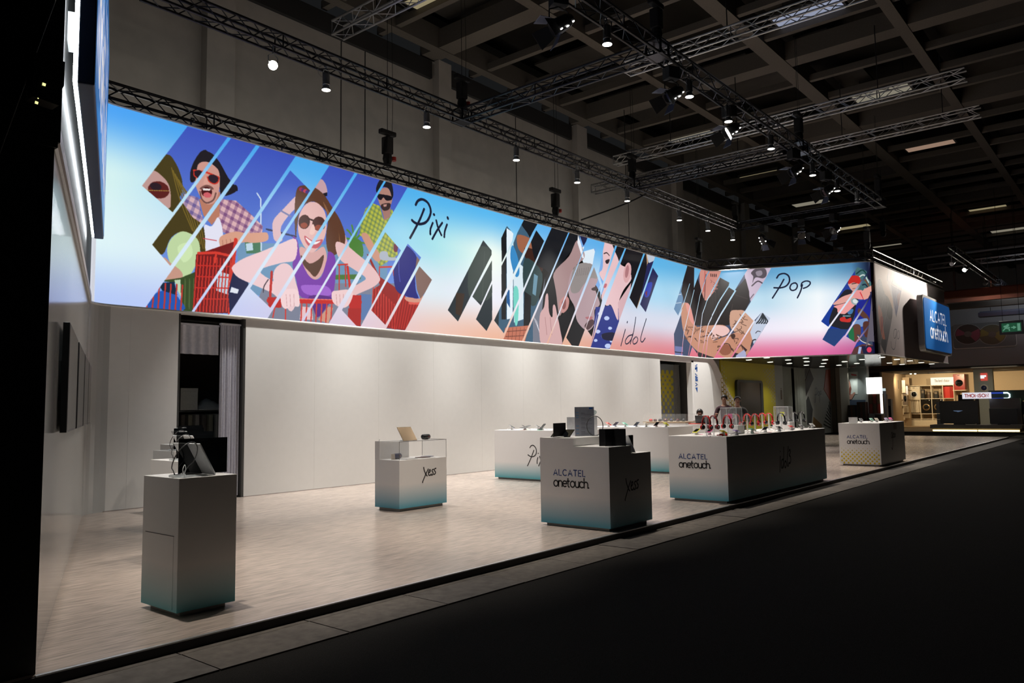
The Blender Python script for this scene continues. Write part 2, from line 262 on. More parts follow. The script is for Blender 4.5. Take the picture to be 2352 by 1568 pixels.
# ---------------------------------------------------------------- banner: printed, backlit fabric
ART=[["g",0,[62,84,188],[128,170,235],[101,13,1251,-313,1239,494,115,547]],
["p",0,[110,150,185],[348,264,842,197,842,347,350,397]],
["p",0,[125,130,150],[426,358,902,304,902,510,352,536]],
["p",0,[75,120,60],[643,310,741,296,741,310,644,323]],
["p",0,[70,120,90],[368,259,411,249,418,281,373,288]],
["p",0,[190,215,230],[371,263,390,258,392,277,373,282]],
["l",0,3.9,[205,222,240],[401,127,412,140,415,274]],
["l",0,4.7,[40,50,90],[430,216,520,221]],
["l",1,5.6,[85,140,62],[717,201,701,180,691,174]],
["l",1,5.6,[85,140,62],[717,201,711,168,708,158]],
["l",1,5.6,[85,140,62],[717,201,727,171,734,160]],
["l",1,5.6,[85,140,62],[717,201,737,182,752,175]],
["l",1,5.6,[85,140,62],[717,201,696,199,682,200]],
["l",1,5.6,[85,140,62],[717,201,740,203,756,202]],
["l",1,5.6,[85,140,62],[717,201,704,219,695,226]],
["l",1,5.6,[85,140,62],[717,201,730,220,738,226]],
["p",1,[80,130,60],[699,197,741,198,750,239,728,249,706,234]],
["p",1,[222,186,192],[537,95,477,156,450,189,448,217,455,242,478,238,474,201,523,139,572,113]],
["l",0,4.8,[120,125,170],[472,159,503,169]],
["p",1,[220,180,188],[638,122,667,154,697,218,704,235,685,227,651,178]],
["p",1,[198,160,168],[597,47,615,56,621,84,601,98,577,83]],
["p",0,[30,28,40],[607,85,621,79,621,89,611,93]],
["p",0,[178,182,70],[785,78,813,81,827,119,860,80,869,96,836,139,879,183,884,219,813,264,772,200,736,181,740,148,758,99]],
["k",0,[185,188,72],[112,135,85],0.42,[785,78,813,81,827,119,860,80,869,96,836,139,879,183,884,219,813,264,772,200,736,181,740,148,758,99]],
["p",1,[175,130,118],[803,40,841,19,861,43,856,69,834,91,814,79]],
["p",0,[165,120,110],[817,80,855,73,853,107,831,122]],
["p",1,[30,28,36],[798,30,817,-2,855,-3,866,30,861,46,848,21,820,22,804,43]],
["p",1,[60,45,45],[817,77,836,68,855,66,850,83,832,92,820,88]],
["p",0,[190,140,130],[826,74,840,70,839,77,828,81]],
["p",1,[26,22,30],[804,47,831,43,860,43,857,54,838,59,827,52,817,62,806,59]],
["p",1,[205,150,128],[743,180,765,173,792,204,817,232,813,247,794,248,770,222]],
["p",1,[175,182,195],[815,220,841,215,848,230,876,228,874,237,817,243]],
["p",1,[110,45,70],[869,188,884,190,881,209,868,209]],
["p",0,[150,32,30],[763,233,772,235,811,294,903,331,930,358,975,355,972,384,912,447,841,445,781,404,786,336,813,319]],
["l",0,3.2,[205,60,52],[788,322,783,400]],
["l",0,3.2,[205,60,52],[798,328,794,406]],
["l",0,3.2,[205,60,52],[808,334,805,412]],
["l",0,3.2,[205,60,52],[818,340,816,419]],
["l",0,3.2,[205,60,52],[828,346,827,425]],
["l",0,3.2,[205,60,52],[838,352,838,431]],
["l",0,3.2,[205,60,52],[849,358,850,437]],
["l",0,3.3,[205,60,52],[859,365,861,444]],
["l",0,3.3,[205,60,52],[869,371,872,450]],
["l",0,3.7,[190,48,42],[888,340,869,443]],
["l",0,3.7,[190,48,42],[899,342,878,443]],
["l",0,3.7,[190,48,42],[910,345,888,442]],
["l",0,3.7,[190,48,42],[920,348,898,441]],
["l",0,3.7,[190,48,42],[931,350,907,441]],
["l",0,3.7,[190,48,42],[942,353,917,440]],
["l",0,3.7,[190,48,42],[953,356,927,439]],
["l",0,3.7,[190,48,42],[964,358,937,438]],
["l",0,5.0,[205,60,55],[811,266,869,257]],
["l",0,4.3,[205,60,55],[811,266,811,294]],
["l",0,3.6,[205,60,55],[864,259,867,284]],
["l",0,8.1,[222,90,80],[932,362,975,359]],
["p",1,[34,36,122],[903,191,928,187,963,216,955,266,958,318,968,345,913,341,874,323,868,258,889,215]],
["l",1,3.7,[70,75,170],[889,233,888,270,893,299]],
["p",0,[132,104,96],[963,212,1035,277,978,346,963,317,955,262]],
["p",1,[215,150,130],[913,345,973,344,988,333,983,353,927,358]],
["p",0,[92,122,172],[741,353,781,351,777,429,739,428]],
["p",1,[72,62,30],[162,83,184,99,200,135,201,164,197,183,228,203,257,242,268,284,276,320,267,338,245,291,210,261,178,277,157,322,129,302,108,239,105,170,131,122]],
["l",1,2.5,[120,100,42],[174,112,197,187,229,254]],
["l",1,2.5,[120,100,42],[178,118,206,190,236,264]],
["l",1,2.5,[120,100,42],[183,125,214,194,243,273]],
["l",1,2.5,[120,100,42],[187,131,222,197,250,283]],
["l",1,2.5,[120,100,42],[192,137,231,201,257,293]],
["l",1,2.5,[120,100,42],[196,143,239,204,264,303]],
["p",1,[192,152,146],[128,130,153,138,169,156,174,184,171,210,144,204,107,184,105,170]],
["p",0,[92,34,32],[170,173,166,181,159,187,150,191,140,192,131,190,124,185,120,178,120,170,124,163,131,156,140,152,149,151,158,153,166,158,169,165]],
["l",0,1.4,[180,150,70],[119,178,168,169]],
["p",0,[45,30,38],[151,166,149,169,146,172,141,173,136,174,130,173,127,170,124,168,124,164,126,161,129,158,134,157,139,156,145,157,149,159,151,162]],
["p",1,[192,216,164],[206,259,242,272,248,309,229,355,209,369,179,344,168,310,178,280]],
["p",1,[208,232,180],[193,299,222,284,230,312,208,333]],
["p",1,[200,152,134],[159,329,179,340,203,355,205,371,173,382,148,369]],
["p",0,[58,76,42],[152,384,202,371,242,350,288,333,290,444,211,451,198,384]],
["l",0,2.9,[85,105,62],[213,372,214,443]],
["l",0,2.9,[85,105,62],[224,371,225,442]],
["l",0,2.9,[85,105,62],[235,369,235,441]],
["l",0,2.9,[85,105,62],[246,368,246,440]],
["l",0,2.9,[85,105,62],[258,367,256,440]],
["p",0,[190,215,180],[187,378,202,375,204,416,195,402]],
["p",1,[38,88,180],[132,423,159,406,181,407,199,420,211,447,119,448]],
["p",0,[25,45,70],[148,390,187,382,195,413,159,406]],
["l",0,3.8,[190,58,52],[126,389,124,455]],
["l",0,3.8,[190,58,52],[139,389,137,454]],
["l",0,3.8,[190,58,52],[152,389,150,452]],
["l",0,3.9,[190,58,52],[166,389,164,451]],
["l",0,3.9,[190,58,52],[179,389,177,450]],
["l",0,3.9,[190,58,52],[193,388,191,449]],
["l",0,3.9,[190,58,52],[207,388,204,448]],
["k",0,[214,176,184],[112,96,150],0.3,[208,168,242,170,251,210,263,237,228,221,201,188]],
["k",0,[220,178,182],[128,84,128],0.3,[301,162,342,158,380,182,419,210,417,228,368,242,331,252,306,243,290,206]],
["p",0,[186,124,102],[244,174,298,144,298,205,278,231,256,212]],
["p",1,[228,228,244],[259,234,278,234,295,209,308,248,304,309,268,314,261,263]],
["l",0,2.2,[200,70,80],[256,268,291,268]],
["p",1,[206,152,140],[233,83,263,74,292,88,297,129,286,171,264,182,246,166,231,129]],
["p",1,[34,30,36],[251,52,275,53,297,72,318,102,330,114,345,130,317,150,299,148,296,99,283,83,260,77,239,90,234,128,222,136,220,114,227,89,238,67]],
["l",1,3.4,[34,30,36],[249,55,259,50,269,60]],
["l",1,3.4,[34,30,36],[316,125,341,120,344,131]],
["l",0,4.8,[205,56,42],[229,106,260,103,294,109]],
["p",0,[42,30,40],[253,111,252,115,249,118,244,121,240,122,235,122,232,120,229,117,229,113,230,109,233,106,237,104,242,102,247,103,250,104,253,107]],
["p",0,[48,34,44],[294,116,292,121,288,124,283,127,277,128,272,127,267,125,265,121,265,117,267,112,270,108,276,106,281,105,287,106,291,108,294,112]],
["l",1,2.9,[200,52,40],[229,107,230,118,237,122]],
["l",1,3.0,[200,52,40],[264,114,270,125,284,127,293,119,294,109]],
["p",1,[216,160,146],[260,115,269,131,261,137,254,133]],
["p",1,[120,80,74],[247,144,263,134,278,137,279,143,249,149]],
["p",0,[70,24,26],[277,152,275,157,271,161,266,164,261,165,256,164,252,162,250,158,249,153,251,148,255,143,260,140,265,139,270,140,274,143,277,147]],
["p",0,[206,96,104],[276,159,275,161,272,164,268,165,264,166,260,166,257,164,255,162,254,160,256,157,258,155,262,153,266,152,270,153,274,154,276,156]],
["p",0,[235,228,226],[252,145,273,142,272,147,254,150]],
["l",1,3.7,[110,76,72],[246,155,251,172,264,179,281,168,287,150]],
["p",1,[216,160,136],[301,257,341,237,372,236,415,227,433,226,433,245,398,257,364,261,344,273,323,284,303,283]],
["l",0,1.9,[180,122,104],[307,265,309,282]],
["l",0,1.9,[180,122,104],[317,262,320,280]],
["l",0,1.9,[180,122,104],[328,259,332,278]],
["p",0,[118,30,32],[239,310,347,259,342,315,330,444,233,452]],
["p",0,[190,205,220],[296,343,341,349,329,399,293,392]],
["l",0,2.9,[208,58,48],[243,311,235,449]],
["l",0,2.9,[208,58,48],[252,311,243,448]],
["l",0,2.9,[208,58,48],[260,310,251,447]],
["l",0,2.9,[208,58,48],[269,310,260,446]],
["l",0,3.0,[208,58,48],[277,310,268,446]],
["l",0,3.0,[208,58,48],[286,310,277,445]],
["l",0,3.0,[208,58,48],[294,310,285,444]],
["l",0,3.0,[208,58,48],[303,310,294,444]],
["l",0,3.0,[208,58,48],[312,310,303,443]],
["l",0,3.0,[208,58,48],[321,310,311,442]],
["l",0,3.0,[208,58,48],[330,310,320,441]],
["l",0,3.0,[208,58,48],[339,310,329,441]],
["l",0,2.9,[200,50,44],[240,336,334,327]],
["l",0,2.9,[200,50,44],[241,363,335,354]],
["l",0,2.9,[200,50,44],[241,390,335,381]],
["l",0,2.9,[200,50,44],[242,417,336,408]],
["l",0,6.6,[214,62,50],[245,306,291,298,338,301]],
["l",0,9.9,[208,56,46],[343,258,333,350,330,444]],
["l",0,5.2,[214,62,50],[291,298,288,322]],
["p",0,[28,34,72],[342,319,374,337,383,382,330,448,325,389]],
["p",0,[225,230,240],[333,378,354,382,350,393,329,392]],
["p",1,[96,62,46],[523,88,542,76,573,73,609,87,638,118,665,148,684,189,680,224,660,245,631,255,618,203,626,148,601,122,570,115,535,141,524,186,519,226,515,175,516,122]],
["l",1,2.7,[140,96,66],[609,110,630,168,627,236]],
["l",1,2.7,[140,96,66],[614,116,636,171,635,235]],
["l",1,2.7,[140,96,66],[618,122,642,174,643,233]],
["l",1,2.7,[140,96,66],[622,128,647,177,651,232]],
["l",1,2.7,[140,96,66],[626,134,653,180,659,231]],
["l",1,2.7,[140,96,66],[630,140,659,183,668,230]],
["p",0,[150,50,90],[541,87,541,89,539,91,537,93,535,94,532,94,530,93,528,92,528,90,528,88,530,86,532,84,534,83,537,83,539,84,541,85]],
["p",0,[90,50,110],[548,88,548,90,546,92,544,94,541,95,539,95,537,94,535,93,535,91,535,89,537,87,539,85,541,84,544,84,546,85,548,86]],
["p",0,[190,70,90],[555,89,555,91,553,93,551,95,548,96,546,96,544,95,542,94,541,92,542,90,543,88,546,86,548,85,551,85,553,86,555,87]],
["p",0,[80,60,120],[562,90,562,92,560,94,558,96,555,97,553,97,550,96,549,95,548,93,549,91,550,89,553,87,555,86,558,86,560,86,562,88]],
["p",1,[216,168,164],[536,246,575,255,610,235,621,270,603,316,579,330,552,313,533,270]],
["p",1,[228,184,180],[533,152,554,124,585,115,612,134,620,173,612,211,592,241,571,257,548,246,530,218,526,186]],
["p",1,[96,62,46],[626,148,642,152,663,196,647,253,625,246,618,210,623,176]],
["p",1,[88,58,44],[536,269,563,288,591,275,611,258,603,293,583,322,564,311,544,294]],
["p",0,[72,38,34],[564,175,562,183,557,190,550,195,543,196,536,195,531,191,528,185,528,177,530,170,535,163,542,158,549,156,556,157,561,161,564,168]],
["p",0,[76,40,36],[616,168,615,176,611,184,604,189,596,193,587,193,580,191,574,185,572,178,573,170,577,163,584,157,592,153,601,153,608,155,614,161]],
["p",0,[150,70,50],[557,184,556,187,553,190,550,193,545,194,541,194,537,193,535,191,534,188,534,185,537,182,541,180,545,178,549,178,553,179,556,181]],
["p",0,[150,72,52],[608,181,607,185,604,188,600,190,594,192,589,192,584,191,581,189,580,186,581,183,584,180,588,177,594,176,599,176,604,176,607,179]],
["l",0,4.6,[60,34,32],[558,165,574,167]],
["l",0,3.4,[72,40,36],[616,165,626,156]],
["p",1,[240,200,190],[574,177,582,194,574,207,563,204]],
["p",1,[196,92,104],[547,214,575,224,607,215,594,239,573,244,554,235]],
["p",1,[246,240,240],[551,218,575,227,600,220,586,231,569,234,557,228]],
["p",1,[122,62,168],[510,222,525,232,535,276,556,315,579,330,603,319,621,270,627,246,648,256,652,303,645,358,636,374,541,384,523,342,510,299,518,259]],
["p",1,[160,100,205],[537,353,572,346,619,344,636,356,628,370,557,374]],
["p",1,[92,44,130],[564,377,636,373,620,404,592,433,576,408]],
["p",1,[238,204,208],[520,228,473,247,425,272,365,302,336,325,336,338,353,353,396,366,448,381,475,396,496,374,457,353,412,327,474,299,518,283]],
["l",1,2.7,[60,50,60],[437,347,425,366,423,382]],
["p",1,[236,202,206],[452,328,470,304,492,298,511,311,520,342,530,380,508,424,482,401,457,372]],
["p",1,[232,192,192],[651,217,685,217,728,238,781,266,811,294,811,309,786,329,728,356,694,377,667,387,660,368,694,346,741,320,759,304,719,286,664,261]],
["p",0,[232,196,200],[538,408,572,408,577,441,534,444]],
["p",0,[205,150,130],[592,440,628,400,644,402,628,447]],
["l",0,12.4,[200,42,38],[439,402,739,377]],
["l",0,2.6,[238,120,110],[534,388,640,380]],
["p",0,[188,36,34],[436,393,477,390,477,417,439,420]],
["p",0,[188,36,34],[697,361,743,357,743,395,700,399]],
["l",0,4.2,[206,62,56],[540,402,538,450]],
["l",0,4.2,[206,62,56],[556,400,554,449]],
["l",0,4.2,[206,62,56],[572,399,570,448]],
["l",0,4.3,[206,62,56],[588,397,586,447]],
["l",0,4.3,[206,62,56],[605,396,603,445]],
["l",0,4.3,[206,62,56],[622,394,619,444]],
["l",0,4.4,[206,62,56],[639,392,636,443]],
["l",0,3.8,[206,62,56],[457,419,452,444]],
["l",0,3.8,[206,62,56],[490,416,490,448]],
["p",0,[170,34,32],[696,399,743,395,741,447,694,445]],
["l",0,4.1,[200,60,56],[664,278,664,349]],
["l",0,4.1,[200,60,56],[685,275,687,337]],
["l",0,8.3,[205,50,46],[693,281,702,338]],
["l",0,4.1,[205,60,52],[660,279,693,273]],
["l",0,6.9,[190,44,40],[447,326,443,392]],
["p",1,[244,212,214],[476,373,504,364,526,366,533,389,531,409,508,409,490,419,477,408]],
["p",1,[240,205,206],[639,359,660,352,694,346,713,356,700,387,681,399,660,397,642,385]],
["l",0,1.6,[205,160,165],[491,381,494,411]],
["l",0,1.7,[200,150,152],[654,364,657,396]],
["l",0,1.6,[205,160,165],[503,380,505,410]],
["l",0,1.7,[200,150,152],[666,363,668,395]],
["l",0,1.6,[205,160,165],[515,378,516,409]],
["l",0,1.7,[200,150,152],[679,361,679,394]],
["s",0,[211,2,106,170,179,218,316,1]],
["s",0,[327,-1,397,-1,176,346,133,302]],
["s",0,[409,-2,518,-2,230,449,121,449]],
["s",0,[500,44,564,86,326,450,238,448]],
["s",0,[631,-4,722,-6,444,420,385,376]],
["s",0,[733,-6,833,-6,538,449,436,449]],
["s",0,[842,-7,929,-6,629,447,547,447]],
["s",0,[834,157,896,203,740,449,727,448,674,406]],
["s",0,[925,178,981,213,834,436,780,397]],
["s",0,[974,242,1028,278,912,448,837,448]],
["c"],
["p",0,[38,48,54],[1047,57,1441,-16,1430,488,1043,506]],
["p",1,[58,70,66],[1220,159,1319,144,1317,301,1201,312]],
["p",0,[60,44,34],[1137,308,1179,307,1162,383,1136,378]],
["l",0,3.1,[70,80,76],[1282,150,1268,306]],
["p",0,[64,96,120],[1373,9,1627,-37,1559,461,1346,472]],
["p",0,[24,26,30],[1371,89,1400,44,1391,376,1367,378]],
["p",0,[232,244,252],[1401,48,1440,58,1428,369,1396,376]],
["p",0,[220,236,244],[1437,151,1494,176,1489,368,1435,384]],
["p",1,[60,140,200],[1432,104,1463,148,1469,204,1445,215,1420,154]],
["p",1,[120,215,200],[1435,264,1463,265,1457,379,1439,384]],
["p",0,[30,90,150],[1398,265,1413,271,1414,334,1397,316]],
["p",1,[160,100,74],[1463,62,1543,66,1552,98,1502,126,1465,111]],
["p",1,[60,34,26],[1502,105,1595,113,1607,178,1527,172]],
["p",1,[50,70,72],[1501,143,1607,187,1563,309,1498,282]],
["p",0,[110,150,170],[1556,193,1579,199,1564,275,1544,269]],
["p",0,[24,26,30],[1498,266,1537,278,1527,402,1489,397]],
["p",0,[196,116,92],[1386,406,1521,388,1494,453,1370,460]],
["l",0,2.4,[110,60,50],[1395,419,1514,405]],
["l",0,2.4,[110,60,50],[1388,437,1507,426]],
["l",0,2.0,[120,66,54],[1407,404,1400,450]],
["l",0,2.0,[120,66,54],[1428,403,1421,449]],
["l",0,2.0,[120,66,54],[1449,401,1442,448]],
["l",0,2.0,[120,66,54],[1471,400,1463,446]],
["l",0,2.0,[120,66,54],[1493,398,1485,445]],
["p",1,[22,24,30],[1505,-11,1945,-95,1892,33,1828,61,1782,86,1677,178,1624,168,1567,150,1536,63]],
["p",0,[120,170,230],[1854,-6,1942,-21,2110,-10,2063,272,1881,117]],
["p",1,[225,238,248],[1867,51,1956,37,1962,97,1888,116]],
["p",1,[170,140,140],[1837,24,1879,53,1886,89,1818,134,1782,183,1757,278,1704,341,1685,263,1677,178,1782,95]],
["p",0,[235,240,248],[1847,-1,1868,37,1886,89,1874,91,1841,32]],
["p",0,[30,34,70],[1854,-6,1925,-6,1884,39]],
["p",1,[20,20,25],[1659,172,1689,241,1709,338,1752,317,1812,288,1820,338,1871,374,1860,450,1725,451,1700,356,1603,318,1609,229]],
["p",1,[180,154,160],[1814,139,1929,104,1978,136,1982,168,1961,203,1992,255,1987,274,1953,295,1951,350,1898,383,1829,350,1812,294,1776,254,1774,201]],
["p",1,[150,142,140],[1810,142,1881,108,1961,111,1980,141,1974,162,1930,165,1877,199,1837,234,1788,231]],
["l",0,2.2,[112,104,104],[1821,143,1828,168]],
["l",0,2.2,[112,104,104],[1837,139,1841,166]],
["l",0,2.3,[112,104,104],[1852,136,1855,163]],
["l",0,2.3,[112,104,104],[1868,132,1868,161]],
["l",0,2.3,[112,104,104],[1884,129,1881,158]],
["l",0,2.3,[112,104,104],[1900,126,1895,156]],
["l",0,2.3,[112,104,104],[1916,122,1908,153]],
["l",0,2.3,[112,104,104],[1932,119,1922,151]],
["l",0,2.3,[112,104,104],[1949,115,1936,148]],
["p",1,[70,54,56],[1937,206,1974,195,1977,210,1941,214]],
["p",1,[84,60,64],[1879,362,1928,334,1951,346,1904,378]],
["p",1,[176,110,116],[1888,328,1936,322,1928,335,1896,335]],
["p",1,[196,140,136],[1713,282,1750,257,1776,267,1767,303,1733,325,1714,308]],
["p",1,[140,86,84],[1727,285,1753,269,1752,300,1734,310]],
["p",0,[120,124,138],[1545,351,1597,285,1624,193,1603,318,1589,452,1542,454]],
["l",0,2.1,[215,215,225],[1548,355,1568,370,1577,394]],
["l",0,2.1,[215,215,225],[1553,363,1572,379,1580,403]],
["l",0,2.1,[215,215,225],[1558,371,1575,388,1582,411]],
["l",0,2.1,[215,215,225],[1564,379,1579,397,1585,419]],
["l",0,2.1,[215,215,225],[1569,387,1583,406,1587,427]],
["l",0,2.1,[215,215,225],[1574,395,1587,414,1590,435]],
["l",0,2.1,[215,215,225],[1579,403,1591,423,1592,443]],
["l",0,2.1,[215,215,225],[1584,410,1594,432,1595,451]],
["p",1,[214,172,172],[1585,352,1613,312,1625,267,1640,263,1644,327,1664,346,1669,303,1684,300,1697,339,1713,389,1718,453,1596,459]],
["l",0,2.5,[170,122,124],[1619,350,1628,416]],
["l",0,2.5,[170,122,124],[1650,347,1659,414]],
["p",0,[36,50,132],[1962,281,2089,262,2151,264,2141,464,1898,475,1942,374]],
["p",0,[190,205,245],[2011,304,2009,307,2006,310,2000,312,1994,313,1987,313,1982,312,1979,310,1978,307,1979,304,1983,301,1988,299,1994,298,2001,298,2006,299,2010,301]],
["p",0,[190,205,245],[2064,318,2063,322,2058,325,2051,328,2043,329,2036,329,2029,328,2025,325,2023,322,2025,318,2030,315,2036,312,2044,311,2052,311,2058,313,2063,315]],
["p",0,[190,205,245],[1993,379,1991,382,1987,385,1981,387,1974,389,1967,388,1961,387,1958,385,1956,382,1958,379,1962,376,1968,374,1975,372,1982,373,1987,374,1991,376]],
["p",0,[190,205,245],[2083,359,2082,362,2078,364,2073,366,2067,367,2061,367,2056,366,2053,364,2052,361,2053,359,2057,356,2062,354,2068,354,2074,354,2079,355,2082,357]],
["p",0,[190,205,245],[2049,394,2047,399,2041,403,2033,405,2023,407,2013,407,2005,405,2000,401,1998,397,2001,393,2006,389,2014,386,2024,385,2034,385,2042,387,2047,390]],
["p",0,[190,205,245],[2105,410,2103,413,2098,417,2091,419,2082,421,2073,420,2066,419,2062,416,2060,412,2062,408,2067,405,2074,402,2083,401,2091,401,2099,403,2103,406]],
["p",0,[190,205,245],[1970,417,1969,420,1966,422,1961,423,1956,424,1951,424,1947,423,1944,421,1944,419,1945,417,1948,414,1952,413,1957,412,1962,412,1966,413,1969,415]],
["p",0,[190,205,245],[2071,435,2069,439,2064,443,2056,445,2047,446,2038,446,2030,444,2025,441,2023,437,2025,433,2031,430,2038,427,2048,426,2057,426,2064,428,2069,431]],
["p",1,[16,18,50],[2007,388,2101,377,2091,410,2015,410]],
["p",1,[232,194,198],[2034,-7,2110,-10,2155,71,2214,87,2253,127,2181,188,2138,251,2130,323,2081,263,2046,268,2017,253,2006,231,2035,181,2007,154,1995,134,2023,107]],
["p",0,[216,176,182],[2134,246,2248,147,2231,208,2139,327]],
["p",1,[22,20,25],[2098,-15,2201,-24,2416,-16,2390,90,2347,166,2279,267,2230,227,2251,127,2229,66,2178,77,2160,70]],
["p",0,[220,170,172],[2249,105,2241,123,2229,138,2216,149,2203,153,2193,150,2186,140,2183,125,2186,108,2194,90,2205,75,2218,64,2231,60,2242,63,2250,72,2252,87]],
["p",0,[176,120,124],[2229,101,2225,112,2219,122,2212,128,2206,131,2201,129,2198,123,2198,114,2200,103,2205,91,2211,82,2217,75,2224,72,2229,74,2231,80,2232,90]],
["l",1,4.7,[60,44,48],[2034,49,2056,42,2075,51]],
["p",1,[50,40,46],[2044,77,2076,67,2067,85,2050,89]],
["p",1,[190,100,112],[2012,183,2050,174,2041,192,2014,192]],
["l",1,9.3,[200,160,120],[2390,3,2392,59,2352,160,2294,256]],
["p",0,[190,200,214],[2391,-2,2477,-4,2439,37,2403,37]],
["p",0,[36,38,84],[2393,44,2513,1,2507,107,2365,274,2308,249]],
["p",1,[40,60,170],[2373,143,2434,126,2400,190,2360,195]],
["p",0,[120,40,60],[2366,179,2386,167,2379,198]],
["s",0,[1275,112,1318,141,1318,156,1146,402,1099,369]],
["s",0,[1319,176,1318,246,1259,339,1217,313]],
["s",0,[1319,258,1317,382,1287,424,1234,388]],
["s",0,[1403,40,1439,62,1433,87,1372,176,1371,89]],
["s",0,[1462,54,1505,-5,1586,-4,1550,40,1368,307,1370,189,1439,95]],
["s",0,[1574,27,1621,60,1378,426,1327,385,1366,329]],
["s",0,[1675,-5,1783,-4,1479,447,1375,448,1627,65]],
["s",0,[1793,-6,1919,-9,1873,69,1623,452,1489,450]],
["s",0,[1883,62,1972,35,1946,108,1720,451,1632,451]],
["s",0,[1957,116,1999,185,1887,368,1831,452,1792,451,1752,419]],
["s",0,[2001,192,1994,259,1929,404,1888,373]],
["s",0,[2043,-6,2128,-7,2016,183,1991,135]],
["s",0,[2142,-5,2205,-4,2013,244,1924,438,2006,221]],
["s",0,[2216,-4,2364,-4,2148,312,2059,449,1917,451,2047,245]],
["s",0,[2378,-4,2470,-3,2289,259,2230,215]],
["s",0,[2443,55,2490,88,2366,267,2319,236]],
["c"],
["p",0,[60,74,104],[2609,5,3355,-29,3335,476,2579,482]],
["p",0,[104,140,176],[2639,117,2744,92,2708,258,2625,252]],
["l",0,4.5,[190,205,220],[2663,159,2711,150]],
["l",0,3.6,[190,205,220],[2647,201,2708,191]],
["p",0,[110,120,170],[2631,406,2712,406,2709,451,2627,454]],
["l",0,5.3,[30,36,60],[2631,434,2710,435]],
["p",0,[202,184,204],[3198,-15,3341,-11,3294,71,3227,172,3204,57]],
["p",1,[92,84,92],[3233,20,3261,-2,3301,3,3308,35,3290,52,3254,45,3238,73,3243,40]],
["p",1,[150,140,152],[3256,17,3283,12,3286,33,3264,39]],
["l",1,6.6,[90,80,90],[3235,87,3263,65,3285,76]],
["l",1,4.7,[110,100,112],[3223,153,3242,130]],
["p",0,[32,24,24],[2779,-4,2869,-12,2895,56,2970,152,3075,32,3125,64,3148,108,3205,47,3220,115,3221,167,3199,209,3124,214,3117,282,2847,291,2809,200,2738,179,2712,136]],
["l",0,4.8,[52,42,42],[3137,176,3120,252]],
["l",0,5.7,[50,40,40],[3156,130,3210,152]],
["p",1,[206,142,130],[2935,-6,3024,-12,3088,1,3067,63,3028,123,2965,155,2914,72]],
["l",1,5.8,[190,50,50],[2982,2,2967,57,2958,110]],
["l",1,6.8,[70,40,44],[2991,20,2975,89,2962,148]],
["l",0,4.3,[48,32,34],[3028,15,3028,27]],
["l",0,4.3,[48,32,34],[3039,16,3038,28]],
["l",0,4.3,[48,32,34],[3049,16,3048,29]],
["l",0,4.3,[48,32,34],[3059,17,3058,29]],
["l",1,2.9,[150,100,98],[3022,45,3033,53,3026,60]],
["l",1,2.9,[150,100,98],[3040,57,3050,64,3039,71]],
["l",1,2.9,[150,100,98],[3059,69,3067,75,3052,81]],
["l",1,2.9,[150,100,98],[3036,78,3046,83,3065,91]],
["l",1,2.9,[150,100,98],[3054,90,3063,94,3037,99]],
["l",1,2.9,[150,100,98],[3031,99,3043,102,3050,110]],
["p",1,[198,140,114],[2717,195,2804,200,2847,293,2960,285,3069,278,3105,291,3116,318,3058,344,3029,360,3103,336,3149,319,3195,298,3239,267,3224,369,3190,443,3081,452,3017,445,2867,421,2744,359,2707,281]],
["p",1,[226,150,140],[2756,191,2799,198,2842,287,2799,274,2772,235]],
["p",1,[238,196,190],[3055,280,3101,289,3116,311,3099,332,3048,346,3020,355,3012,323,3032,295]],
["p",1,[206,160,136],[3124,216,3163,207,3196,215,3239,267,3199,326,3127,304]],
["l",1,3.7,[150,104,80],[2872,303,2852,293,2861,320]],
["l",1,5.7,[120,84,66],[3113,394,3115,388,3099,387]],
["l",1,3.7,[70,50,46],[2855,360,2837,356,2867,370]],
["l",1,5.7,[96,66,54],[3128,406,3124,402,3117,403]],
["l",1,2.8,[70,50,46],[2896,364,2921,365,2934,376]],
["l",1,3.8,[70,50,46],[3033,338,3031,330,3021,350]],
["l",1,5.5,[70,50,46],[2776,323,2778,322,2759,342]],
["l",1,5.6,[120,84,66],[2846,323,2854,317,2831,336]],
["l",1,2.8,[70,50,46],[2923,339,2944,343,2900,347]],
["l",1,3.8,[120,84,66],[3132,353,3132,340,3141,369]],
["l",1,2.8,[70,50,46],[3156,402,3152,397,3140,411]],
["l",1,3.8,[96,66,54],[3130,405,3133,417,3121,403]],
["l",1,3.8,[96,66,54],[3058,337,3046,327,3071,339]],
["l",1,3.8,[120,84,66],[2907,305,2933,292,2861,319]],
["l",1,5.7,[96,66,54],[3055,395,3055,388,3078,390]],
["l",1,5.7,[150,104,80],[3038,365,3051,365,3026,367]],
["l",1,5.5,[120,84,66],[2750,318,2772,326,2750,310]],
["l",1,2.8,[120,84,66],[2883,314,2879,307,2864,331]],
["l",1,5.6,[150,104,80],[2922,307,2931,315,2947,310]],
["l",1,3.7,[120,84,66],[2784,306,2772,306,2824,303]],
["l",1,3.8,[70,50,46],[2989,318,3019,329,2943,339]],
["l",1,3.8,[96,66,54],[3158,398,3170,388,3179,408]],
["l",1,5.5,[150,104,80],[2765,302,2764,299,2754,315]],
["l",1,2.8,[70,50,46],[2857,306,2850,314,2845,304]],
["l",1,5.4,[120,84,66],[2757,355,2763,363,2762,367]],
["l",1,2.8,[96,66,54],[3146,379,3152,368,3149,377]],
["l",1,5.7,[96,66,54],[3108,341,3119,336,3101,333]],
["l",1,3.8,[120,84,66],[3159,383,3155,390,3174,385]],
["l",1,5.5,[70,50,46],[2771,354,2801,349,2792,355]],
["l",1,3.8,[70,50,46],[3065,395,3062,403,3049,410]],
["l",1,3.7,[150,104,80],[2835,304,2820,319,2787,303]],
["l",1,3.8,[96,66,54],[3072,338,3080,341,3073,343]],
["l",1,2.9,[120,84,66],[2983,323,3019,324,3013,328]],
